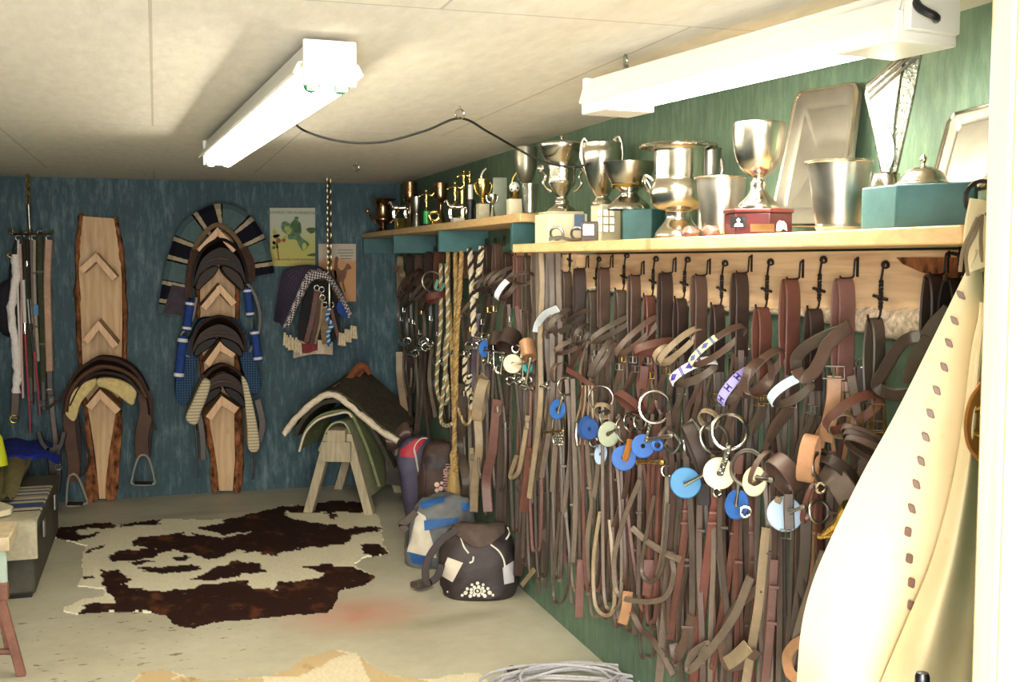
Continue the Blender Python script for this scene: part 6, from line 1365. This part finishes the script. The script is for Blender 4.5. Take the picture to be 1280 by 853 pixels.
disc(B[775], 761, 543, 16, RUB_SAGE, .15, -.6, label='sage grey rubber disc'); bar(B[775], (760, 543), (774, 535), .17, STEEL); disc(B[775], 751, 568, 13, RUB_PALE, .13, -1.0, label='pale lilac disc'); ring(B[775], 757, 522, 8, .14, .5, .1, .003, STEEL)
ring(B[792], 786, 537, 17, .14, .35); ring(B[792], 792, 528, 13, .13, .5, .2, .0035); disc(B[792], 780, 573, 16, RUB_BLUE, .17, -.15, label='mid blue rubber disc'); S(B[792], 'leather_tab', [(788, 550), (785, 562), (781, 576)], .022, leather('leather_orange', rgb(190, 120, 48)), .19, 0, .008, label='orange leather tab')
ring(B[811], 800, 528, 9, .16, .6); disc(B[811], 804, 558, 15, RUB_BLUE, .18, -.2, label='blue rubber disc'); bar(B[811], (812, 550), (839, 545), .20, STEEL, .006); ring(B[811], 822, 557, 5.5, .19, .3, 0, .006, RUB_BLUE, 'rubber_ring')
ring(B[831], 819, 509, 20, .17, .1, .05, .005); bar(B[831], (813, 530), (808, 552), .185, STEEL, .005, tw=True); bar(B[831], (798, 578), (828, 578), .16, BRASS, .007)
ring(B[850], 834, 589, 7, .15, .2, 0, .003); loopband(B[850], 'rolled_leather', 830, 548, 60, 18, 6, .03, L_OLD, .6, .15); part('snaffle', MB().tube(cr(wp([(836, 540), (846, 546), (850, 556), (842, 566), (832, 560)], .16), 5), .006, 8), STEEL, B[850])
disc(B[873], 857, 604, 19.5, RUB_SKY, .20, .05, label='large sky blue rubber disc', hole=.14); bar(B[873], (858, 605), (883, 592), .215, CHROME, .006); ring(B[873], 862, 558, 12, .15, 1.0, 0, .005, STEEL)
disc(B[924], 899, 592, 20, RUB_CREAM, .21, .1, label='large cream rubber disc', hole=.18); ring(B[924], 912, 540, 22, .20, .15, .1, .006); ring(B[924], 893, 548, 18, .16, .5, .1, .005, STEEL, sy=1.1); bar(B[924], (911, 560), (901, 592), .225, STEEL, .006, tw=True); ring(B[924], 897, 616, 5, .19, .4)
disc(B[952], 921, 631, 19, RUB_BLUE, .19, -.75, label='cut blue rubber disc', hole=.12); bar(B[952], (924, 604), (920, 632), .205, STEEL, .005); ring(B[952], 932, 640, 6.5, .21, .1, 0, .004); ring(B[952], 934, 585, 22, .19, -.5, .1, .0055, STEEL)
S(B[952], 'leather_tab', [(924, 568), (923, 580), (922, 592)], .03, L_RED, .18, .1, .006)
disc(B[987], 943, 602, 19, RUB_CREAM, .20, -.75, label='tilted cream rubber disc', hole=.12); bar(B[987], (947, 598), (964, 600), .215, STEEL, .006); loopband(B[987], 'rolled_leather', 952, 585, 62, 24, 8, .03, L_MID, .6, .21)
disc(B[1017], 981, 643, 22, RUB_PALE, .19, .1, label='large pale blue disc', hole=.06); S(B[1017], 'disc_strap', [(986, 618), (986, 640), (987, 662)], .026, L_OLD, .21, 0, .005); S(B[1017], 'disc_strap', [(974, 622), (968, 640), (962, 656)], .018, L_PALE, .205, 0, .004); buckle(B[1017], 982, 668, .2); bar(B[1017], (988, 640), (1004, 634), .22, STEEL, .005)
ring(B[1054], 1026, 610, 6, .20, .2, 0, .004); ring(B[1054], 1026, 583, 17, .17, .9, 0, .006, STEEL); ring(B[1054], 1024, 640, 14, .17, .6, 0, .004, STEEL); loopband(B[1054], 'rolled_leather', 1012, 628, 75, 26, 7, .02, L_RED, .5, .18)
part('brass_shank', MB().tube(cr(wp([(1024, 671), (1036, 670), (1050, 668), (1064, 667)], .19), 5), [.007]*16, 8).ball(PX(1026, 670, RW-.19), .010, 8).tube(cr(wp([(1030, 669), (1040, 660), (1050, 652), (1056, 640), (1062, 634)], .19), 5), [.008+.0006*k for k in range(21)], 10), BRASS, B[1093], label='brass bit shank')
# hanging straps with clear shapes of their own, lower right
def loose(label, pts, w, m, off, tw=.1, extra=None, n=8, t=.0045):
    p = wp(pts, off)[0]; th = thing('hanging_strap', label, 'strap', p, 'loose straps and reins under the hook board'); S(th, 'strap', pts, w, m, off, tw, t, n); S_ = th
    for x, y in extra or (): keeper(th, x, y, off+.006, w*1.2, m)
    return th
loose('chestnut red strap with stitched keepers below the sky blue disc', [(860, 624), (857, 660), (852, 700), (846, 745), (838, 800)], .026, L_RED, .13, 0, ((859, 640), (857, 655)))
loose('long rosy strap with keepers below the large cream disc', [(896, 620), (890, 660), (882, 720), (874, 790), (866, 860)], .028, leather('leather_brick', rgb(126, 72, 62)), .13, 0, ((893, 642), (891, 655)))
loose('straight chestnut strap leaning left below the cut blue disc', [(921, 650), (914, 700), (904, 760), (892, 830), (884, 870)], .022, L_RED, .12, .1, ((918, 668),))
loose('dark red rolled strap hanging under the pale blue disc', [(968, 700), (966, 740), (962, 800), (956, 860)], .024, L_ROSE, .14, 0, ((968, 735), (965, 780)))
loose('pale tan strap leaning left between the lowest reins', [(958, 660), (954, 700), (948, 760), (938, 820), (930, 870)], .026, L_PALE, .15, .1)
loose('grey strap sweeping from upper right to lower left near the hide', [(1030, 690), (1016, 730), (1000, 780), (986, 840)], .022, L_GREY, .15, .2)
loose('broad grey leather loop turned back on itself, low in the middle', [(938, 722), (918, 770), (890, 810), (862, 838), (866, 818), (886, 806), (876, 822)], .026, L_GREY, .16, .3)
loose('thick brown loop hanging in a wide curve right of the grey one', [(950, 735), (920, 760), (904, 800), (908, 830), (925, 832), (948, 815)], .030, L_MID, .15, .4)
loose('pale strap tip pointing left among the lowest reins', [(935, 808), (920, 822), (908, 830)], .04, L_PALE, .17, .1)
loose('tan coiled loop low beside the hide', [(1005, 800), (992, 808), (984, 822), (988, 842), (1002, 852)], .03, L_TAN, .16, .4)
loose('brown buckled strap pointing down left, left of the rosy strap', [(866, 770), (858, 800), (846, 820), (842, 805)], .034, L_MID, .15, .1, ((860, 785),))
loose('two-tone twisted rein in a wide hanging loop', [(800, 600), (780, 650), (768, 700), (772, 742), (798, 752), (830, 748), (842, 720), (838, 690)], .018, L_GREY, .15, .2)
loose('narrow brown rein in a teardrop loop beside the twisted rein', [(818, 620), (806, 680), (802, 715), (812, 728), (826, 716), (832, 680), (836, 630)], .014, L_OLD, .17, 0)
loose('grey flat strap crossing slantwise over the reins', [(790, 660), (810, 678), (836, 694), (850, 700)], .022, L_GREY, .165, 0)
loose('red leather tab in the middle of the hanging loops', [(811, 700), (811, 722), (810, 745)], .04, L_RED, .14, 0)
loose('pale strap tip hanging lowest in the middle', [(785, 740), (783, 760), (778, 780)], .036, L_TAN, .14, 0)
loose('dark rosy strap tip hanging at the lower left', [(727, 700), (725, 740), (724, 772)], .034, L_ROSE, .13, 0)
loose('brown looped rein hanging low at the left', [(700, 640), (694, 700), (692, 745), (700, 754), (708, 740), (712, 700), (708, 650)], .014, L_OLD, .13, 0)
loose('pale brown rein hanging in a narrow deep loop', [(750, 640), (742, 700), (744, 755), (758, 770), (768, 755), (766, 700), (762, 650)], .015, L_PALE, .14, 0)
loose('tan strap stub pointing left over the floor edge', [(668, 712), (660, 722), (652, 732)], .022, L_PALE, .12, .2)
loose('brown strap with metal bead curving down right over the green wall', [(788, 760), (800, 785), (815, 800), (830, 822), (842, 845)], .024, L_MID, .12, .2)
loose('brown strap hanging from the tan billet, with a round knot', [(1008, 640), (1006, 700), (998, 760), (990, 830)], .03, L_OLD, .13, .1)
loose('long greyish strap right of the pale blue disc', [(998, 660), (1000, 720), (996, 790), (992, 860)], .03, L_DARK, .10, .1)
loose('grey strap dropping straight left of the red keepers', [(842, 600), (838, 660), (834, 740), (826, 830), (822, 870)], .03, L_GREY, .11, .1)
loose('thin grey rein hanging from the chrome ring', [(834, 596), (833, 640), (828, 690), (822, 720)], .016, L_GREY, .16, 0)

# plain dark reins flat against the wall behind everything else
rq = random.Random(21)
for k in range(34):
    x = 700+k*11.8+rq.uniform(-4, 4); y0 = 400+min(60, (x-700)*.12)+rq.uniform(0, 30); e = min(880, yb(x)-30+rq.uniform(-60, 10)); off = .022+.010*rq.random(); m = rq.choice((L_DARK, L_BLACK, L_OLD, L_DARK, L_MID, L_RED))
    t = thing('rein', 'plain leather rein hanging flat on the green wall behind the bridles', 'rein', wp([(x, y0)], off)[0], 'plain reins flat on the wall behind the bridles')
    if k % 3 == 0: S(t, 'strap', [(x, y0), (x-5, y0+.5*(e-y0)), (x-2, e-18), (x+7, e), (x+15, e-20), (x+13, y0+.5*(e-y0)), (x+9, y0)], .016, m, off, rq.uniform(-.3, .3), .004)
    else: S(t, 'strap', [(x, y0), (x+rq.uniform(-6, 6), y0+.5*(e-y0)), (x+rq.uniform(-10, 8), e)], rq.uniform(.018, .028), m, off, rq.uniform(-.3, .3), .004)
    part('hanging_ring', MB().torus(wp([(x, y0-3)], off)[0], V((1, .3, 0)), .012, .0025, 14, 5), STEEL, t)
# ------------------------------------------------------------------ the crowded far end of the tack wall
GF = 'bridles crowded at the far end of the green wall'
def peg(y_, z_): return hook(pl2 if y_ < 6.95 else s2_, y_, z_, False, RW-.031 if y_ < 6.95 else RW-.003)
def far_bridle(label, px, yt, mc, mch, bx, by, ye, brow=None, nose=None, nrein=3, seed=0, bits=True, xo=.075, w=.040):
    rr = random.Random(seed*31+11); xc = RW-xo; top = PX(px, yt, xc); t = thing('bridle', label, 'bridle', top, GF); peg(top.y, top.z)
    dy, Y0, z0, L = .025, top.y, top.z, .26
    pth = [V((xc, Y0-dy, z0-L)), V((xc, Y0-dy*1.2, z0-.1)), V((xc, Y0-dy*.7, z0-.006)), V((xc, Y0+dy*.6, z0-.005)), V((xc, Y0+dy*1.3, z0-.1)), V((xc, Y0+dy, z0-L*.95))]
    part('crown_strap', MB().sweep(cr(pth, 5), w, .006, V((-1, -.15, 0))), mc, t); f = prj(pth[0]); g = prj(pth[-1])
    for (x0, y0), dx in ((f, 3), (g, -4)):
        S(t, 'cheek_strap', [(x0, y0-4), ((x0+bx+dx)/2+rr.uniform(-3, 3), (y0+by)/2), (bx+dx, by)], .020, mch, xo+rr.uniform(0, .03), rr.uniform(-.5, .5), n=5); q = rr.random()*.6+.2; buckle(t, x0+(bx+dx-x0)*q, y0+(by-y0)*q, xo+.03, .03, .026, rr.choice((STEEL, BRASS, CHROME)))
    if brow: loopband(t, 'browband', *brow[:5], .04, brow[5] if len(brow) > 5 else mch, .55, xo+.06)
    if nose: loopband(t, 'noseband', *nose[:5], .05, nose[5] if len(nose) > 5 else mch, .5, xo+.07)
    if bits:
        for s in (-1, 1): ring(t, bx+s*4, by+2, rr.uniform(3.6, 5.2), xo+.05+s*.01, rr.uniform(-.9, .9), .2, .005, rr.choice((CHROME, STEEL, CHROME)))
        bar(t, (bx-7, by+3), (bx+6, by+5), xo+.06, CHROME, .007)
    for k in range(nrein):
        x0 = bx+(k-1)*5+rr.uniform(-2, 2); e = ye+rr.uniform(-30, 8); m = rr.choice((mch, L_OLD, L_DARK, L_GREY)); off = xo-.015+.02*k
        if rr.random() < .5:
            x2 = x0+rr.uniform(6, 14); S(t, 'rein', [(x0, by+4), (x0-2, (by+e)/2), (x0+1, e-10), ((x0+x2)/2, e), (x2, e-11), (x2+1, (by+e)/2), (x0+4, by+8)], .015, m, off, rr.uniform(-.3, .3), .005, n=5)
        else: S(t, 'rein', [(x0, by+2), (x0+rr.uniform(-4, 4), (by+e)/2), (x0+rr.uniform(-5, 5), e)], rr.uniform(.018, .028), m, off, rr.uniform(-.5, .5), .005, n=5)
    return t
fb1 = far_bridle('pale-edged bridle at the extreme far end, with a star shaped buckle', 500, 322, L_PALE, L_OLD, 505, 425, 520, (505, 358, 60, 16, 4), seed=1)
S(fb1, 'long_tan_strap', [(499, 440), (500, 470), (507, 520), (514, 550), (521, 572)], .05, L_PALE, .10, .1, .006); S(fb1, 'strap_tie', [(492, 338), (499, 337), (503, 344), (500, 352)], .04, L_PALE, .14, .1)
part('star_buckle', MB().prism([q+V((0, 0, 0)) for q in wp([(506+(6 if k % 2 == 0 else 2.5)*math.cos(k*PI/4), 431+(6 if k % 2 == 0 else 2.5)*math.sin(k*PI/4)) for k in range(8)], .15)], (-.008, -.008, 0)), CHROME, fb1)
fb2 = far_bridle('dark bridle with two slanting bands, second at the far end', 512, 320, L_DARK, L_DARK, 515, 440, 575, (515, 350, 50, 17, 5), (512, 372, 55, 15, 5), seed=2)
fb3 = far_bridle('brown bridle with a cluster of steel bits, third at the far end', 523, 319, L_MID, L_OLD, 528, 432, 560, (527, 362, 48, 18, 5), seed=3)
fb4 = far_bridle('dark bridle with a thin pale ring, behind the wine red noseband', 536, 317, L_DARK, L_DARK, 534, 428, 545, (533, 378, 60, 12, 5), seed=4); ring(fb4, 540, 352, 12.5, .16, .3, .1, .006, metal('dull_ring', rgb(180, 160, 150), .35)); ring(fb4, 530, 428, 6, .17, .2)
fb5 = far_bridle('bridle with a wine red noseband and a teal arched browband', 547, 316, L_RED, L_DARK, 550, 450, 540, seed=5)
loopband(fb5, 'noseband', 547, 372, 8, 15, 9, .05, leather('leather_wine', rgb(110, 58, 48)), .3, .17); loopband(fb5, 'browband', 553, 350, 62, 15, 5, .04, mat('teal_web', rgb(110, 150, 130), .7, 0, .2, 30), .6, .17, arc=(100, 260))
fb6 = far_bridle('reddish bridle between the tan rope and the black and white rope', 574, 314, L_RED, L_MID, 580, 440, 600, (588, 385, 45, 14, 5), seed=6)
fb7 = far_bridle('dark bridle with a violet-brown strap right of the spiral rope', 610, 308, L_DARK, L_DARK, 602, 420, 625, (608, 352, 38, 18, 6), seed=7); S(fb7, 'dark_strap', [(597, 392), (597, 430), (595, 470), (597, 520)], .06, leather('leather_violet', rgb(84, 66, 82)), .10, .1, .006)
fb8 = far_bridle('brown bridle with slanting double browband beside the ivory one', 621, 306, L_MID, L_OLD, 612, 450, 640, (628, 346, 34, 20, 6), (618, 348, 40, 16, 5), seed=8)
fb9 = far_bridle('bridle with a short ivory browband above dark leather cups', 634, 318, L_DARK, L_MID, 636, 455, 690, (634, 361, 50, 16, 8), seed=9)
beads(fb9, 633, 361, 50, 16.5, 8.5, .041, IVORY, tilt=.55, off=.15, arc=(190, 300), label='ivory beadwork'); loopband(fb9, 'browband', 655, 348, 10, 13, 6, .04, L_OLD, .7, .14)
fb10 = far_bridle('rosy strapped bridle left of the long grey reins', 648, 322, L_ROSE, L_ROSE, 652, 470, 700, seed=10, nrein=4); fb11 = far_bridle('olive brown bridle tucked against the long grey reins', 659, 322, L_OLD, L_MID, 660, 480, 735, seed=11, nrein=4)
far_bridle('dull leather bridle hung in the gap before the near hook board', 690, 330, L_MID, L_DARK, 684, 480, 735, seed=12, nrein=4)
far_bridle('dark headstall half hidden between the tan rope and the pale twisted lead', 560, 316, L_DARK, L_OLD, 563, 440, 560, seed=13, nrein=2)
far_bridle('grey brown headstall directly behind the black and white rope', 592, 312, L_OLD, L_OLD, 590, 430, 610, seed=14, nrein=4)
# leather cups, bits and discs in the middle of the far bunch
loopband(fb9, 'leather_cup', 622, 428, -10, 11, 20, .045, L_DARK, .5, .17); loopband(fb9, 'leather_cup', 637, 426, -25, 13, 22, .055, L_DARK, .45, .19); loopband(fb10, 'leather_cup', 660, 438, 10, 9, 22, .05, L_TAN, .4, .19, label='tan leather cup')
disc(fb8, 607, 436, 11, RUB_BLUE, .18, -.7, label='blue rubber disc', t=.012); disc(fb9, 641, 455, 12, RUB_CREAM, .19, .1, label='cream rubber disc', t=.012); disc(fb10, 660, 459, 8, mat('turquoise_rubber', rgb(36, 150, 156), .5, 0, .1), .18, -.9, label='turquoise disc', t=.012)
for tt_, x, y, r in ((fb9, 645, 436, 5), (fb9, 648, 475, 5), (fb9, 638, 476, 4.5), (fb8, 624, 462, 4.5), (fb8, 613, 440, 4), (fb9, 655, 445, 4), (fb8, 629, 448, 4), (fb10, 660, 476, 4.5)): ring(tt_, x, y, r, .17, R_.uniform(-.6, .6), .1, .006)
for tt_, a, b in ((fb8, (612, 420), (610, 452)), (fb9, (655, 442), (653, 474)), (fb9, (629, 446), (626, 466)), (fb9, (641, 456), (662, 454)), (fb8, (606, 438), (630, 440)), (fb8, (616, 428), (618, 462)), (fb10, (663, 448), (658, 478))): bar(tt_, a, b, .19, CHROME, .0075, 'bit_shank')
loopband(fb7, 'noseband', 601, 500, 80, 26, 14, .03, L_PALE, .35, .15); S(fb7, 'strap_end', [(606, 470), (598, 482), (597, 520), (599, 560), (594, 600), (592, 640)], .045, L_PALE, .12, .1, .006)
for lab, pts, w, m, off in (('stiff pale strap ending by the floor behind the bags', [(592, 560), (592, 600), (591, 640)], .045, L_PALE, .09), ('dark strap end left of the pale stiff strap', [(580, 480), (577, 530), (575, 560), (583, 600), (582, 622)], .055, L_OLD, .10),
        ('rosy flat strap leaning to the floor among far reins', [(622, 500), (616, 560), (608, 600), (610, 640)], .05, L_ROSE, .13), ('broad dark strap right of the rosy leaning one', [(632, 520), (628, 580), (626, 660), (627, 678)], .06, L_DARK, .09), ('russet strap hanging left of the brass toggle', [(665, 560), (660, 600), (655, 640)], .05, L_RED, .12),
        ('brown strap curved like a hook in the far reins', [(660, 520), (654, 560), (648, 590), (638, 596), (646, 570)], .022, L_PALE, .14), ('thick dark strap hanging lowest before the near bridles', [(650, 600), (650, 680), (648, 720)], .05, L_DARK, .08)):
    p = wp(pts, off)[0]; th = thing('hanging_strap', lab, 'strap', p, 'loose straps at the far end of the green wall'); S(th, 'strap', pts, w, m, off, .1, .006); buckle(th, pts[0][0], pts[0][1]+12, off+.02, .03, .03)
# ropes
TANR = mat('tan_rope', rgb(176, 146, 92), .9, 0, .2, 60, .6, 120); TANR2 = mat('tan_rope_shade', rgb(156, 124, 76), .9, 0, .2, 60, .6, 120); WHR = mat('cream_strand', rgb(214, 200, 170), .9, 0, .15, 60); BKR = mat('black_strand', rgb(44, 38, 34), .9, 0, .2, 60); GRR = mat('sage_strand', rgb(130, 138, 112), .9, 0, .2, 60)
def rope(label, paths, off, r, ms, turns=14, group=None):
    t = thing('lead_rope', label, 'rope', wp(paths[0], off)[0], group); peg(t.location.y, t.location.z+.01)
    for k, p in enumerate(paths): part('rope_strand', MB().twist(cr(wp(p, off+.012*k), 6), r, turns, 3), ms, t, smooth=60)
    return t
rt1 = rope('bundle of tan rope hanging to the floor by the brown bag', [[(560, 314), (560, 360), (564, 420), (567, 500), (568, 580)], [(569, 312), (570, 370), (569, 440), (568, 520), (569, 590)], [(577, 314), (575, 360), (571, 430), (570, 500)]], .14, .013, [TANR, TANR2, TANR], 14)
part('knotted_end', MB().lathe([(.02, 0), (.042, .02), (.03, .12), (.022, .2), (.026, .24), (.015, .27)], PX(568, 622, RW-.14), 10).jitter(.01, 20), TANR, rt1)
rope('thick black and white spiral rope hanging in two lengths', [[(587, 311), (589, 340), (591, 380), (592, 405), (593, 420)], [(602, 309), (600, 330), (597, 352), (594, 372)]], .13, .016, [WHR, BKR, WHR], 13)
rope('pale sage twisted lead rope ending in a loop', [[(551, 330), (551, 400), (548, 440), (546, 480), (550, 500), (557, 504), (560, 490), (556, 450), (558, 420)], [(558, 330), (560, 400), (556, 470), (551, 520), (556, 532), (566, 530)]], .15, .012, [WHR, GRR, TANR2], 16)
rope('short white and dark chain-like lead near the far floor', [[(582, 440), (581, 470), (588, 490), (590, 512)], [(588, 470), (584, 485), (590, 500)]], .14, .014, [WHR, BKR, WHR], 16)
rope('thin smooth pale lead hanging in a deep loop by the tan rope', [[(572, 480), (573, 510), (580, 528), (587, 528), (588, 500)]], .12, .010, [TANR, WHR, TANR2], 8)
# bunch of long plain reins below the left end of the near shelf
bn = thing('rein_bundle', 'bunch of long grey-brown reins hung under the left end of the near shelf', 'reins', PX(684, 318, RW-.12)); hook(hb, bn.location.y, bn.location.z-.01)
for k in range(11):
    x = 667+k*3.1; m = (L_GREY, L_OLD, L_GREY, L_PALE, L_MID)[k % 5]; o_ = .10+.012*(k % 4)
    S(bn, 'rein', [(x, 317), (x+R_.uniform(-2, 2), 360), (x+R_.uniform(-5, 3), 430), (x-3+R_.uniform(-6, 6), 510), (x-8+R_.uniform(-8, 8), 580+R_.uniform(-20, 70))], .024, m, o_, R_.uniform(-.5, .5), .005)
# ------------------------------------------------------------------ pale hide chaps hanging by the door
HIDE = NT('pale_hide'); _v = HIDE.coord('Object'); _n = HIDE.noise(_v, 3.5, 6, .6); _s = HIDE.noise(_v, 22, 4)
HIDE.col(HIDE.mix(HIDE.math('MULTIPLY', HIDE.ramp(_s, [(.62, (0, 0, 0, 1)), (.8, (1, 1, 1, 1))]), .35), HIDE.ramp(_n, [(.3, rgb(226, 204, 158)), (.6, rgb(240, 224, 184))]), rgb(190, 154, 104))); HIDE.set(.75, 0, .25); HIDE.bump(_s, .2, .004); HIDE = HIDE.m
cref = PX(1216, 330, 1.36)
ch = thing('leather_chaps', 'pale cream leather chaps with dark lacing hanging by the door', 'chaps', cref)
def lerp_tab(tab, y):
    for (y0, x0), (y1, x1) in zip(tab, tab[1:]):
        if y <= y1: return x0+(x1-x0)*max(0, (y-y0)/(y1-y0))
    return tab[-1][1]
def smooth_tab(tab):
    c = cr([V((y, x, 0)) for y, x in tab], 6); return [(p.x, p.y) for p in c]
TL = smooth_tab([(312, 1221), (352, 1201), (440, 1158), (520, 1118), (600, 1074), (690, 1031), (740, 1012), (790, 1001), (853, 996), (920, 993)])
TR = smooth_tab([(312, 1226), (352, 1225), (385, 1225), (440, 1214), (520, 1204), (590, 1193), (650, 1179), (710, 1161), (770, 1136), (853, 1101), (920, 1075)])
TW = smooth_tab([(312, 1232), (385, 1238), (560, 1234), (853, 1220), (920, 1214)])
hc_ = hdir(cref)
def p1(u, v):
    y = 313+(905-313)*v; xl = lerp_tab(TL, y); xr = lerp_tab(TR, y)+14*min(1, v*4); x = xl+(xr-xl)*u
    return PD(x, y, cref, -.02-.10*math.sin(PI*min(1, u*.8))*v+.05*u*u)
part('left_leg', MB().grid(p1, 26, 44, .005), HIDE, ch, smooth=70)
def p2(u, v):
    y = 378+(905-378)*v; xl = lerp_tab(TR, y); xr = lerp_tab(TW, y); x = xl+(xr-xl)*u
    return PD(x, y, cref, -.075+.12*u**2*1.2-.10*math.sin(PI*u)*(.25+.6*v)+.04*math.sin(u*9+v*2)*u)
part('right_leg', MB().grid(p2, 28, 44, .005), HIDE, ch, smooth=70)
LACE = [(1201, 369), (1193, 401), (1186, 429), (1180, 459), (1171, 488), (1163, 517), (1157, 546), (1151, 576), (1145, 605), (1139, 635), (1134, 664), (1135, 697), (1137, 727), (1136, 755)]
c1 = MB().grid(p1, 26, 44); bvc = bvh_of(c1); LM = leather('lace_leather', rgb(150, 116, 104))
for i, (x, y) in enumerate(LACE):
    rx = 3.6+.05*i; ry = 5.0+.1*i; sl = .35 if i < 10 else -.25
    q = [hit(bvc, x+a*rx+b*sl*3, y+b*ry+a*1.2, .006, cref) for a, b in ((-1, -.7), (-.6, -1), (.8, -.9), (1, -.5), (1, .7), (.6, 1), (-.8, .9), (-1, .5))]
    part('lacing', MB().prism(q, -hc_*.004), LM, ch, bevel=.0015)
for k, pts in enumerate(([(1222, 272), (1214, 290), (1204, 312), (1200, 340)], [(1226, 270), (1219, 292), (1208, 316), (1210, 345)], [(1228, 268), (1226, 300), (1228, 340)], [(1220, 275), (1208, 300), (1207, 322)])):
    part('tie_thong', MB().sweep(cr([PD(x, y, cref, -.03+.01*k) for x, y in pts], 6), .007, .003, rt), L_PALE, ch)
part('waist_belt', MB().sweep(cr([PD(x, y, cref, -.01) for x, y in [(1228, 250), (1222, 280), (1220, 312), (1228, 335)]], 6), .045, .005, rt), HIDE, ch)
part('hanging_loop', MB().torus(PD(1226, 248, cref), V((1, .3, 0)), .03, .004, 16, 6), IRON, ch)
bs = thing('belt', 'brown leather belt curved behind the hide chaps near the door frame', 'belt', PD(1216, 490, cref)); part('strap', MB().sweep(cr([PD(x, y, cref, -.10) for x, y in [(1232, 480), (1220, 500), (1214, 528), (1218, 556), (1232, 574)]], 6), .045, .006, rt*.6+hc_*.8), leather('leather_orange', rgb(190, 120, 48)), bs)
part('buckle', MB().torus(PD(1231, 528, cref, -.10), hc_, .024, .004, 16, 6), BRASS, bs)
bt_ = PY(1153, 846, 1.42); pq = thing('steel_post', 'dark steel post with rounded cap in front of the hide chaps', 'post', (bt_.x, bt_.y, 0))
rr_ = 9*mpp(bt_); part('shaft', MB().cyl((bt_.x, bt_.y, 0), (bt_.x, bt_.y, bt_.z-.012), rr_*.85, 18), STEEL, pq); part('cap', MB().lathe([(rr_*.9, -.016), (rr_, -.012), (rr_, .0), (rr_*.8, .006), (.001, .008)], (bt_.x, bt_.y, bt_.z), 20), metal('dark_steel', rgb(90, 90, 96), .35), pq)
part('foot', MB().cyl((bt_.x, bt_.y, 0), (bt_.x, bt_.y, .012), rr_*3, 20), STEEL, pq)
